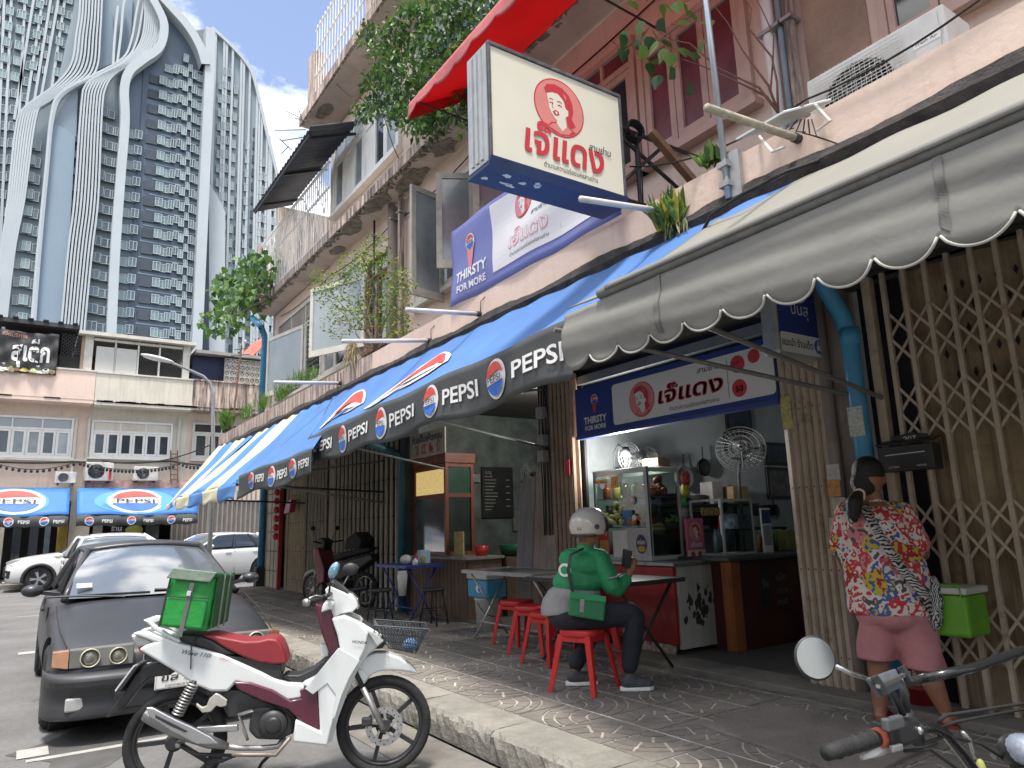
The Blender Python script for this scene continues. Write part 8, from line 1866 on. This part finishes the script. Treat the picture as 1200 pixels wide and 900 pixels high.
shirt_m = printed('busy_print_cloth', [(.50,.03,.04),(.62,.58,.52),(.50,.04,.05),(.50,.20,.22),(.06,.07,.07),(.62,.58,.54),(.35,.02,.03),(.48,.38,.05),(.06,.10,.28),(.58,.55,.5)], 10)
s_.build('shirt', shirt_m, W.root, remesh=.010, smit=5)
s_ = MB(); s_.ell(a(1048,722), (.222,.168,.10)); [s_.loft([[a(px+(qx-px)*k/7,py+(qy-py)*k/7)+Vector((r_*(1+.06*math.sin(3*t+k))*math.cos(t),r_*1.05*math.sin(t),.006*math.sin(2*t))) for t in [2*math.pi*i/24 for i in range(24)]] for k in range(8)]) for px,py,qx,qy,r_ in ((1029,722,1027,772,.112),(1068,722,1083,783,.122))]
s_.build('shorts', mat('dusty_pink_cotton',(0.45,0.19,0.195),.85,.12,6,bump=1,bscale=7), W.root, remesh=.010, smit=4)
h_ = MB(); h_.ell(a(1017,553), (.098,.108,.105)); h_.ell(a(1013,566)+Vector((0,-.03,0)), (.085,.075,.085)); W.chain(h_, [(1006,578,-.09,.035),(1001,590,-.15,.052),(1000,602,-.16,.040),(1002,610,-.16,.018)]); h_.build('hair', hairm, W.root, remesh=.010, smit=2)
mb = MB(); mb.tube([a(1007,579,-.12)+Vector((.03*math.cos(t),0,.03*math.sin(t))) for t in [2*math.pi*i/10 for i in range(11)]], .008, 5); mb.build('hair_tie', pink, W.root)
zeb = printed('zebra_cloth', [(.02,.02,.02),(.55,.55,.52)], 16, 'Z'); mb = MB(); mb.tube([a(1012,592,-.12),a(1030,625,-.19),(a(1052,660,-.20)),(a(1082,695,-.16)),(a(1092,715,-.10))], .036, 10, flat=.3); mb.build('bag_strap', zeb, W.root, smooth=True)
s_ = MB(); s_.ell(a(1093,715,-.02),(.055,.10,.13)); s_.ell(a(1097,700,-.02),(.04,.09,.13)); tb_ = s_.build('shoulder_bag', printed('striped_tote',[(.03,.03,.035),(.5,.5,.48)],22,'X'), None, remesh=.01, smit=3); ORG[tb_.name] = Vector((0,0,0)); bpy.context.view_layer.update(); tb_.matrix_world = W.root.matrix_world; tag(tb_, 'black and white striped cloth bag hanging at the woman\'s right hip', 'bag')
for px, py in ((1031,833),(1109,837)): p = a(px,py); mb = MB(); mb.prism([p*Vector((1,1,0)).length*0 + Vector((p.x+sx_, p.y+sy_, 0.0)) for sx_, sy_ in ((-.04,-.06),(.05,-.06),(.07,.10),(.06,.21),(-.02,.20),(-.04,.08))], (0,0,.014)); mb.build('sandal', mat('sandal_red',(0.20,0.03,0.02),.6,.2,9), W.root)
# ---- delivery rider on the stool
Rr = Frame('person', 'seated rider in green jacket and cream helmet bent over a phone', (3.62,4.46,SW)); a = Rr.at
b = MB(); b.ell(a(692,622), (.085,.10,.115)); Rr.chain(b, [(688,635,0,.055),(684,648,0,.06)]); b.ell(a(684,668), (.17,.12,.14)); b.ell(a(674,700), (.17,.13,.13))
Rr.chain(b, [(704,661,-.05,.06),(720,688,-.06,.048),(735,676,-.0,.033),(739,670,.02,.027)]); hand(b, a(738,671,.02), (.35,.2,.9), (-.9,.1,.2), 1.0, 1.1)
Rr.chain(b, [(690,660,.15,.06),(722,684,.22,.046),(732,677,.10,.03)]); hand(b, a(732,676,.10), (.4,-.3,.9), (1,.1,0), 1.0, 1.0)
Rr.chain(b, [(676,722,-.06,.09),(738,720,-.04,.07),(740,755,-.05,.058),(738,785,-.05,.04)]); Rr.chain(b, [(676,722,.10,.09),(700,722,.32,.07),(684,760,.22,.055),(674,782,.16,.04)])
b.ell(a(704,624,.02), (.018,.018,.022)); b.build('body', skin, Rr.root, remesh=.010, smit=4)
gj = mat('rider_green', (0.018,0.235,0.085), .65, .14, 5, bump=1, bscale=7); gy = mat('rider_grey', (0.24,0.235,0.23), .7, .1, 5, bump=1, bscale=7)
s_ = MB(); s_.ell(a(686,662), (.185,.15,.115)); s_.ell(a(677,682), (.20,.155,.12)); Rr.chain(s_, [(668,656,.0,.09),(702,657,-.02,.095)]); Rr.chain(s_, [(704,660,-.05,.085),(717,686,-.07,.078),(722,690,-.06,.066),(733,680,-.01,.052)]); Rr.chain(s_, [(688,660,.14,.085),(722,684,.22,.066),(730,679,.12,.05)]); Rr.chain(s_, [(686,645,0,.075),(685,652,0,.085)])
s_.build('jacket', gj, Rr.root, remesh=.010, smit=4)
s_ = MB(); s_.ell(a(672,697), (.215,.165,.095)); s_.loft([[a(px,py)+Vector((rx*math.cos(t),.155*math.sin(t),.01*math.sin(3*t)+.06*math.cos(t)*0)) for t in [2*math.pi*i/26 for i in range(26)]] for px,py,rx in ((673,692,.205),(668,702,.215),(666,712,.215),(665,719,.205))]); s_.build('jacket_hem', gy, Rr.root, remesh=.010, smit=3)
mb = MB(); mb.tube([a(712,678,-.150),a(722,676,-.135),a(730,672,-.09)], .014, 8, flat=.5); mb.build('sleeve_stripe', gy, Rr.root, smooth=True)
mb = MB(); mb.lathe([(.001,0),(.05,.0),(.05,.006),(.001,.008)], a(662,668,-.155), seg=20, mat=Matrix.Rotation(math.pi/2,3,'X')@Matrix.Rotation(-.3,3,'Y')); mb.build('round_patch', p_white, Rr.root)
mb = MB(); mb.lathe([(.001,0),(.030,.0),(.030,.006),(.001,.008)], a(661.5,668,-.162), seg=16, mat=Matrix.Rotation(math.pi/2,3,'X')@Matrix.Rotation(-.3,3,'Y')); mb.build('patch_centre', gj, Rr.root)
s_ = MB(); s_.ell(a(672,722), (.205,.185,.11)); Rr.chain(s_, [(678,722,-.06,.115),(738,719,-.04,.088),(743,724,-.04,.085),(741,755,-.05,.075),(738,780,-.05,.062)]); Rr.chain(s_, [(678,722,.10,.11),(700,722,.32,.088),(684,760,.22,.07),(675,778,.17,.06)])
s_.build('trousers', mat('dark_navy_trousers',(0.012,0.014,0.022),.8,.2,6,bump=1,bscale=7), Rr.root, remesh=.011, smit=4)
for px, py, o_ in ((738,786,-.05),(674,781,.16)):
    p = a(px,py,o_); p.z = .05; mb = MB(); mb.cap(p+Vector((-.02,0,.01)), p+Vector((.13,.02,-.005)), .05, .038); mb.ell(p+Vector((.0,0,.03)),(.05,.045,.05)); mb.build('shoe', mat('grey_knit_shoe',(0.06,0.065,0.07),.8,.2,30), Rr.root, remesh=.008)
    mb = MB(); mb.prism([p*Vector((0,0,0)).length + Vector((p.x+x_,p.y+y_,.002)) for x_,y_ in ((-.08,-.035),(.02,-.045),(.14,-.03),(.175,.01),(.14,.055),(.02,.048),(-.08,.035))], (0,0,.026)); mb.build('sole', p_white, Rr.root, bev=.006)
hm = thing('helmet', 'cream open-face helmet with black visor worn by the seated rider', 'helmet', Rr.c, Rr.rz, local=True); hel = mat('helmet_cream', (0.52,0.49,0.42), .25, .05, 5, coat=.6)
c_ = a(690,616); mb = MB(); n = 26; rings = []
for i in range(1,13):
    th = math.radians(8+i*9.2); rings.append([c_ + Vector((.148*math.sin(th)*math.cos(t)*(1.0), .138*math.sin(th)*math.sin(t), .140*math.cos(th) - (.0 if i < 10 else 0))) for t in [2*math.pi*k/n for k in range(n)]])
vs = [p for r in rings for p in r]; fs = []
for i in range(len(rings)-1):
    for k in range(n):
        t = 2*math.pi*(k+.5)/n; th = 8+(i+1.5)*9.2
        if th > 72 and abs(((t-.35+math.pi) % (2*math.pi))-math.pi) < .80: continue      # face opening
        fs.append((i*n+k, i*n+(k+1) % n, (i+1)*n+(k+1) % n, (i+1)*n+k))
fs.append(tuple(range(n))); mb.add(vs, fs); mb.build('shell', hel, hm, smooth=True, solid=.018)
mb = MB(); mb.grid(12,5,lambda u,v: c_+Vector((.158*math.cos(.35+1.9*(u-.5))*math.sin(R_(66+44*v)),.148*math.sin(.35+1.9*(u-.5))*math.sin(R_(66+44*v)),.150*math.cos(R_(66+44*v))))); mb.build('visor', sideglass, hm, smooth=True, solid=.003)
mb = MB(); mb.lathe([(.02,-.0),(.02,.01)], c_+Vector((.06,-.142,-.01)), seg=14, mat=Matrix.Rotation(math.pi/2,3,'X')); mb.build('hinge', blackp, hm); mb = MB(); mb.tube([c_+Vector((.148*.97*math.cos(t),.138*.97*math.sin(t),-.078)) for t in [R_(75+k*12) for k in range(19)]], .010, 6); mb.build('rim_seal', blackp, hm, smooth=True)
Fz = Flat(lambda u,v,d: c_+Vector((-.06+u,-.128-d,-.03+v)), .002); Fz.text('Line',0,0,.03,0,width=.06,bold=.01); Fz.build('helmet_lettering',[p_black],hm)
ph = MB(); p = a(735,664,-.02); ph.cbox(p+Vector((.0,0,.06)), (.075,.012,.15), (.35,.25,-.3)); o_ = ph.build('phone', blackp, None, bev=.006); bpy.context.view_layer.update(); o_.matrix_world = Rr.root.matrix_world; tag(o_, 'black phone held up in the seated rider\'s hand', 'phone')
sbg = thing('sling_bag', 'small green sling bag with black strap across the rider\'s back', 'bag', Rr.c, Rr.rz, local=True)
mb = MB(); mb.tube([a(683,643,-.10),a(669,650,-.165),a(666,668,-.185),a(670,690,-.185),a(676,706,-.185)], .020, 8, flat=.35); mb.build('strap', blackp, sbg, smooth=True)
q = [a(x,y,-.19) for x,y in ((668,693),(710,699),(708,727),(666,720))]; mb = MB(); mb.prism(q,(0,-.07,0)); mb.build('pouch', mat('bag_green',(0.012,0.16,0.055),.6,.15,6,bump=.4), sbg, bev=.015); mb = MB(); mb.prism([a(x,y,-.262) for x,y in ((668,693),(710,699),(710,706),(668,701))],(0,-.006,0)); mb.build('flap', gj, sbg, bev=.003); mb = MB(); mb.prism([a(x,y,-.262) for x,y in ((680,702),(685,702),(684,718),(679,717))],(0,-.006,0)); mb.build('reflective_band', gy, sbg)
# ================================================================== MOTORCYCLE AT LOWER RIGHT (controls in view)
RB = thing('road_motorcycle', 'motorcycle at the lower right corner, only its handlebar, round mirror and controls in view', 'motorcycle', (2.4,.75,0))
YB = 1.05
def bq(px, py, y=YB): return P(px, py, Y=y)
def rt(name, pts, r, m, seg=10, **k): mb = MB(); mb.tube([bq(*p) for p in pts], r, seg, **k); return mb.build(name, m, RB, smooth=True)
gb2 = mat('handlebar_black', (0.03,0.031,0.033), .25, .15, 8, metal=.5, coat=.4)
rt('grip', [(968,883),(985,877),(1005,872),(1030,864)], [.016,.0185,.0185,.019], black_rub, 14)
for k in range(5): x_ = 980+k*10; rt('grip_ring', [(x_,878.5-k*3.3),(x_+1.5,878-k*3.3)], .0205, black_rub, 12)
rt('grip_collar', [(1026,866),(1031,864)], .024, mat('orange_ring',(0.5,0.09,0.05),.5,.1,5), 14)
mb = MB(); p0, p1 = bq(1032,862), bq(1068,852); mb.bar(p0, p1, .055, .060); mb.build('switch_housing', blackp, RB, bev=.012, bseg=3)
mb = MB(); mb.bar(bq(1036,850,YB-.04), bq(1056,845,YB-.04), .018, .03); mb.build('switch_button', mat('button_grey',(0.08,0.085,0.09),.4,.2,8), RB, bev=.005); mb = MB(); mb.bar(bq(1044,878,YB-.035), bq(1056,875,YB-.035), .012, .015); mb.build('switch_button', mat('button_light',(0.2,0.2,0.2),.4,.2,8), RB, bev=.003)
mb = MB(); mb.ell(bq(1078,856,YB-.03), (.010,.008,.010)); mb.build('bolt', chrome, RB, smooth=True)
rt('clamp', [(1058,848),(1062,838),(1075,868)], .020, blackp, 10)
rt('handlebar', [(1068,854),(1092,852),(1108,860),(1125,880),(1143,905),(1165,925),(1210,935),(1300,935)], .0145, gb2, 14)
rt('crossbar', [(1078,797,YB),(1110,789,1.0),(1140,783,.98),(1170,772,.96),(1200,762,.94),(1260,748,.92)], .0125, gb2, 14)
rt('mirror_stem', [(1062,845),(1050,820),(1042,806)], .009, blackp); rt('mirror_stem', [(1022,797),(1000,790),(980,781)], .0055, chrome)
rt('mount_arm', [(1062,838),(1060,812),(1056,800),(1078,797)], .011, blackp)
# phone mount
A_, B_, C2, D2 = bq(1018,794,YB-.02), bq(1050,783,YB-.02), bq(1062,803,YB-.04), bq(1034,817,YB-.04)
n_ = (B_-A_).cross(D2-A_).normalized()*.014; mb = MB(); mb.prism([A_,B_,C2,D2], n_); mb.build('phone_mount', mat('mount_plate',(0.10,0.11,0.125),.35,.2,12), RB, bev=.004)
for q in ((A_,D2),(B_,C2)): mb = MB(); mb.bar(q[0]-n_, q[1]-n_, .014, .02); mb.build('mount_claw', blackp, RB, bev=.003); 
mb = MB(); mb.bar(A_.lerp(B_,-.18).lerp(D2,.5)-n_, A_.lerp(B_,1.25).lerp(C2,.45)-n_, .010, .008); mb.build('mount_rail', chrome, RB)
# round mirror with real reflection
mc = bq(954.5,771); nd = (Vector((-.55,-1.0,.215))).normalized(); Rm = nd.to_track_quat('Z','Y').to_matrix(); mr = .047
mb = MB(); mb.lathe([(.001,-.020),(mr*.7,-.016),(mr*1.0,-.004),(mr*1.04,.002),(mr*1.0,.004)], mc, seg=36, mat=Rm); mb.build('mirror_shell', blackp, RB, smooth=True)
mmir = mat('mirror_glass', (0.8,0.82,0.8), .02, .01, 1, metal=1.0); mb = MB(); mb.lathe([(mr*.95,.0041),(mr*.94,.006)], mc, seg=36, mat=Rm); mb.build('mirror_glass', mmir, RB)
for pts in ([(1085,858),(1120,846),(1160,838),(1215,828)],[(1072,862),(1110,838),(1150,832),(1215,822)],[(1080,872),(1110,862),(1150,872),(1200,905)],[(1060,880),(1090,878),(1120,900),(1150,930)]): rt('control_cable', pts, .0045, black_rub, 6)
rt('clear_cover', [(1010,888),(1030,878),(1045,872)], [.006,.016,.01], mat('cloudy_cover',(0.4,0.4,0.38),.3,.3,12), 8)
rt('bead_chain', [(1128,858),(1136,866),(1140,880),(1144,888)], .006, chrome, 6); mb = MB(); mb.ell(bq(1150,902),(.014,.012,.028)); mb.build('pendant', mat('pendant_yellow',(0.5,0.48,0.15),.4,.2,20), RB, smooth=True)
mb = MB(); c9 = bq(1200,878,1.0); mb.ell(c9, (.050,.05,.042)); mb.build('instrument', mat('instrument_lens',(0.35,0.40,0.48),.06,.4,14,coat=1.0), RB, smooth=True); mb = MB(); mb.ell(c9+Vector((.01,.02,-.008)), (.054,.05,.045)); mb.build('instrument_case', blackp, RB, smooth=True)
# rest of the machine, below the frame
hx, hy = 2.45, 1.0
mb = MB(); mb.lathe([(.22,-.04),(.26,-.055),(.30,0),(.26,.055),(.22,.04)], (hx+.25,hy+.05,.26), 'x', 28, ring=True); mb.lathe([(.22,-.04),(.26,-.055),(.30,0),(.26,.055),(.22,.04)], (hx-.1,hy-.95,.30), 'x', 28, ring=True); mb.build('tyre', tyre_m, RB, smooth=True, )
mb = MB(); [mb.tube([(hx+.25+s_*.09,hy+.05,.26),(hx+.2+s_*.09,hy-.05,.60)], .02, 8) for s_ in (-1,1)]; mb.build('fork', bsil, RB, smooth=True)
mb = MB(); mb.cap((hx,hy-.05,.66),(hx-.05,hy-.45,.62),.12,.10); mb.cap((hx-.05,hy-.45,.60),(hx-.1,hy-1.0,.62),.10,.08); mb.cap((hx,hy-.3,.35),(hx-.02,hy-.5,.35),.15,.15); mb.cap((hx,hy-.0,.6),(hx,hy-.35,.35),.05,.08); mb.cap((hx-.04,hy-.5,.35),(hx-.1,hy-.95,.30),.05,.03); mb.build('frame_and_tank', blackp, RB, remesh=.02)
# ================================================================== PLANTS
leafA = mat('leaf_green', (0.075,0.165,0.035), .45, .45, 2.5, transl=.3); leafB = mat('leaf_light', (0.15,0.26,0.05), .45, .3, 3, transl=.35); leafD = mat('leaf_deep', (0.035,0.10,0.03), .45, .4, 3, transl=.2); leafY = mat('leaf_yellow', (0.36,0.36,0.05), .5, .35, 8, transl=.3); stem_m = mat('reddish_stem', (0.14,0.06,0.04), .8, .2, 9); bark = mat('bark', (0.13,0.10,0.07), .9, .3, 9, bump=.6); dry = mat('dry_grass', (0.30,0.25,0.14), .9, .3, 9)
def leaf(kind, s):
    if kind == 'heart': return [(0,0,0),(-.42*s,.14*s,.05*s),(-.48*s,.42*s,.02*s),(-.22*s,.80*s,-.04*s),(0,1.18*s,-.12*s),(.22*s,.80*s,-.04*s),(.48*s,.42*s,.02*s),(.42*s,.14*s,.05*s),(0,.45*s,-.03*s)], [(0,1,2,8),(8,2,3,4),(8,4,5,6),(0,8,6,7)]
    if kind == 'oval': return [(0,0,0),(-.24*s,.4*s,.04*s),(0,1.0*s,-.08*s),(.24*s,.4*s,.04*s)], [(0,1,2,3)]
    return [(-.05*s,0,0),(.05*s,0,0),(.09*s,.5*s,.02*s),(0,1.0*s,-.10*s),(-.09*s,.5*s,.02*s)], [(0,1,2,4),(4,2,3)]
def foliage(root, name, cl, n, kind, s, mats, seed, hang=0.0, kindtag='stuff', up=0.0):
    random.seed(seed); mb = MB(); tot = sum(r**2 for _, r in cl)
    for c, r in cl:
        for k in range(max(3, int(n*r*r/tot))):
            while True:
                q = Vector((random.uniform(-1,1), random.uniform(-1,1), random.uniform(-1,1)))
                if .15 < q.length < 1: break
            p = Vector(c)+Vector((q.x*r*.9,q.y*r,q.z*r*.85)); v, f = leaf(kind, s*random.uniform(.6,1.15))
            E_ = Euler((random.uniform(-.9,.5)-hang+up, random.uniform(-.7,.7), random.uniform(0,6.28))).to_matrix(); mb.add([p+E_@Vector(x) for x in v], f, random.randrange(len(mats)))
    return mb.build(name, mats, root, kind=kindtag)
def branches(root, base, tips, r, m, seed, name='branch'):
    random.seed(seed)
    for t in tips:
        b_, t_ = Vector(base), Vector(t); L_ = (t_-b_).length; pts = [b_.lerp(t_,k/5)+Vector((random.uniform(-.05,.05),random.uniform(-.05,.05),random.uniform(-.03,.05)))*L_*(1 if 0 < k < 5 else 0) for k in range(6)]; mb = MB(); mb.tube(pts,[lerp(r,r*.25,k/5) for k in range(6)],6); mb.build(name, m, root, smooth=True)
def cpx(pts, X, r): return [(P(x,y,X=X+random.uniform(-.15,.15)), r*random.uniform(.8,1.2)) for x,y in pts]
random.seed(2)
t1 = thing('fig_tree', 'leafy young fig tree with heart-shaped leaves growing from the corner of the slab', 'tree', tuple(P(318,348,X=4.5))); cl = cpx([(263,338),(285,320),(305,308),(318,316),(300,342),(280,350),(263,362),(256,378),(292,366),(312,332),(288,335),(272,330)],4.35,.55)
foliage(t1,'crown',cl,620,'heart',.20,[leafA,leafB,leafA,leafD],3,hang=.9); branches(t1,P(318,350,X=4.5),[c for c,r in cl[:8]],.04,bark,4)
t2 = thing('balcony_bush', 'dense dark green bush spilling over the upper balcony behind the red awning', 'bush', tuple(P(500,150,X=4.6)))
cl = cpx([(436,40),(458,52),(478,28),(520,12),(550,5),(500,55),(528,50),(470,88),(498,96),(452,118),(428,126),(540,95),(512,125),(472,134),(560,50),(548,125),(440,95),(490,15),(585,20),(520,85),(455,75),(568,90),(500,142),(488,118)],4.15,.34)
foliage(t2,'foliage',cl,4200,'oval',.13,[leafD,leafA,leafD,leafA,leafB],5,hang=.5); branches(t2,P(540,140,X=4.7),[c for c,r in cl[::2]],.03,bark,6)
t3_ = thing('parapet_sapling', 'airy sapling with tiny yellow green leaves growing on the mouldy parapet', 'sapling', tuple(P(440,408,X=3.85)))
cl = cpx([(400,330),(430,305),(455,318),(385,348),(408,358),(440,342),(424,372),(462,350),(396,378),(466,385),(442,292),(470,330),(415,315),(376,330),(450,372)],3.9,.27)
foliage(t3_,'foliage',cl,2900,'oval',.066,[leafB,leafY,leafB,leafA],7); branches(t3_,P(440,410,X=3.85),[c for c,r in cl],.012,bark,8)
t4 = thing('climbing_fig', 'long reddish stems with big heart leaves hanging beside the steel pole', 'plant', tuple(P(912,132,X=3.95)))
tips = [(795,68,3.9),(838,8,3.9),(868,-12,4.0),(884,-6,4.1),(760,30,3.9),(735,45,3.9),(740,8,3.9)]; branches(t4,P(912,132,X=3.95),[P(x,y,X=X_) for x,y,X_ in tips[:5]],.010,stem_m,9,'stem')
random.seed(10); v, f = leaf('heart', .115); lms = []
for m in (leafA, leafB, leafD): q = MB(); q.add(v, f); lms.append(q.mesh('leaf', m))
for px, py in [(x+random.uniform(-9,9), y+random.uniform(-9,9)) for x,y in ((732,42),(730,60),(745,18),(745,50),(758,58),(762,30),(768,12),(772,44),(780,60),(784,28),(792,46),(795,75),(803,92),(790,10),(778,76),(752,72),(765,66),(805,55),(810,20),(818,45),(745,5),(760,-4),(780,-2),(800,0),(785,88),(770,90),(812,68),(822,30),(738,30),(756,44),(788,66),(774,22),(750,62),(798,30),(786,50),(764,48),(808,8),(777,35),(741,55),(727,50))]:
    inst(random.choice(lms), 'leaf', t4, P(px,py,X=3.9+random.uniform(-.15,.2)), (random.uniform(-2.4,-.9), random.uniform(-.6,.6), random.uniform(-1.8,.4)))
def tuft(label, name, cat, px, py, X, n, h, w_, m, seed, grp=None, kind='blade', hang=0):
    b_ = P(px,py,X=X); r = thing(name, label, cat, tuple(b_), group=grp); random.seed(seed)
    for m_ in (m if isinstance(m, list) else [m]):
        mb = MB()
        for k in range(n):
            L_ = h*random.uniform(.5,1.1); az_ = random.uniform(0,6.28); ln_ = random.uniform(.1,.8); base = b_+Vector((random.uniform(-.05,.05),random.uniform(-w_,w_),0)); d = Vector((math.cos(az_)*ln_,math.sin(az_)*ln_,-1 if hang else 1)).normalized(); sd_ = d.cross(Vector((0,0,1))).normalized()*(.022 if kind == 'wide' else .006)
            p1, p2 = base+d*L_*.55, base+d*L_+Vector((0,0,-.25*L_*ln_)); mb.add([base-sd_*.5, base+sd_*.5, p1+sd_, p2, p1-sd_], [(0,1,2,4),(4,2,3)])
        mb.build('blades' if kind != 'wide' else 'leaves', m_, r, kind='stuff')
    return r
tuft('yellow green spiky plant rooted in the parapet under the box sign','spiky_plant','plant',788,268,3.72,75,.30,.10,[leafY,leafB,leafA],11,kind='wide'); tuft('dark trailing roots below the yellow green spiky plant','trailing_weed','plant',795,262,3.70,60,.12,.10,[leafD,dry],12,hang=1)
tuft('low broad-leaved weed at the foot of the steel pole','broad_weed','plant',835,192,3.80,26,.16,.08,[leafA,leafB],13,kind='wide')
gw = 'grass tufts on the mouldy parapet'
for i,(x,y,h_) in enumerate(((345,455,.38),(330,468,.42),(308,480,.45),(288,490,.4),(268,500,.35),(362,446,.3))): tuft('grass tuft on the mouldy parapet, '+('just left of the small tube light','below the corner drainpipe','tallest one near the far end','between the tall tuft and the corner fern','next to the corner fern','rightmost, partly behind a tube light')[i],'grass_tuft','grass',x,y,3.85,70,h_,.35,[leafB,leafA],20+i,gw)
tuft('drooping fern at the far end corner of the parapet','corner_fern','plant',264,503,3.82,60,.6,.25,[leafB,leafA],30,kind='wide'); tuft('bunch of dry grass hanging over the cola awning','dry_grass','dry grass',412,402,3.70,70,.50,.10,[dry],31,hang=1)
# wires tying the street together
cable('cable','black cable sagging from the box sign bracket to the pink parapet',[(3.9,3.9,4.3),(3.72,2.2,3.9),(3.72,.6,4.1)],.007,black_rub,.12); cable('cable','thin wire running from the roof rail down past the shut windows',[(4.4,12.5,10.3),(4.45,10.2,8.4),(4.5,9.6,7.2)],.008,black_rub,.1)
cable('cable','wire looping along the facade above the second-floor windows',[(4.9,17.5,6.8),(4.9,14,6.75),(4.9,10.9,6.7),(4.9,8,6.75),(4.9,4,6.7)],.010,black_rub,.10); cable('cable','bundle of wires under the mouldy parapet behind the awnings',[(3.9,18,3.45),(3.9,12,3.42),(3.9,7,3.44)],.015,black_rub,.05)
for i,(x,y,dx,dy) in enumerate(((350,140,24,0),(330,152,20,2),(338,168,34,-6),(335,172,14,14))):
    pass
an2 = thing('tv_antenna', 'old television antenna with bent rods beside the corrugated roof', 'antenna', tuple(P(362,150,X=4.25)))
for p, q in (((322,153),(358,152)),((330,165),(380,157)),((350,128),(356,146)),((344,138),(360,142)),((335,130),(352,138)),((328,163),(342,176)),((338,172),(330,180))): mb = MB(); mb.tube([P(*p,X=4.2),P(*q,X=4.25)],.012,5); mb.build('rod', dark_metal, an2)

# ================================================================== SHOPHOUSES BEHIND THE CAMERA (seen in the mirror and in glass)
opp = thing('shophouse_row', 'cream and pink shophouse row behind the viewer, seen only in mirrors and glass', 'building', (-13,0,0))
for i in range(9):
    y0, y1 = -22+5*i, -17+5*i; m_ = (cream_wall, pink_wall, white_paint)[i % 3]
    mb = MB(); mb.box((-22,y0+.01,0),(-13,y1-.01,9.5)); mb.build('wall', m_, opp); mb = MB(); mb.box((-13.0,y0+.3,.1),(-12.95,y1-.3,2.9)); mb.build('shutter', slat_grey, opp); mb = MB(); mb.box((-13.8+.8,y0,3.2),(-12.2,y1-.02,3.7)); mb.build('parapet', m_, opp)
    for z_ in (4.6,7.2): mb = MB(); mb.box((-13.0,y0+.9,z_),(-12.96,y1-.9,z_+1.3)); mb.build('window', glass_dk, opp)

for k, (z0, z1, m_) in enumerate(((0,3.2,darkvoid),(3.2,4.2,pink_wall),(4.2,6.4,white_paint),(6.4,7.6,cream_wall))): mb = MB(); mb.box((-6,-26-.1*k,z0),(16,-24+.05*k,z1)); mb.build('storey', m_, opp)
for k in range(7): mb = MB(); mb.box((-5+3*k,-23.9,4.6),(-3.4+3*k,-23.8,6.1)); mb.build('window', glass_dk, opp)

gk = 'weeds at the foot of the kerb'
for i,(x_,y_) in enumerate(((2.45,3.55),(2.45,4.9),(2.46,6.3))): 
    r = thing('kerb_weed', 'weed tuft at the foot of the kerb '+('nearest the viewer','beside the white motorcycle\'s front wheel','behind the white motorcycle')[i], 'weed', (x_,y_,0), group=gk); random.seed(50+i); mb = MB()
    for k in range(30): b_ = Vector((x_+random.uniform(-.02,.02),y_+random.uniform(-.08,.08),.005)); t_ = b_+Vector((random.uniform(-.05,.01),random.uniform(-.04,.04),random.uniform(.02,.07))); mb.add([b_,b_+Vector((0,.006,0)),t_],[(0,1,2)])
    mb.build('blades', leafA, r, kind='stuff')
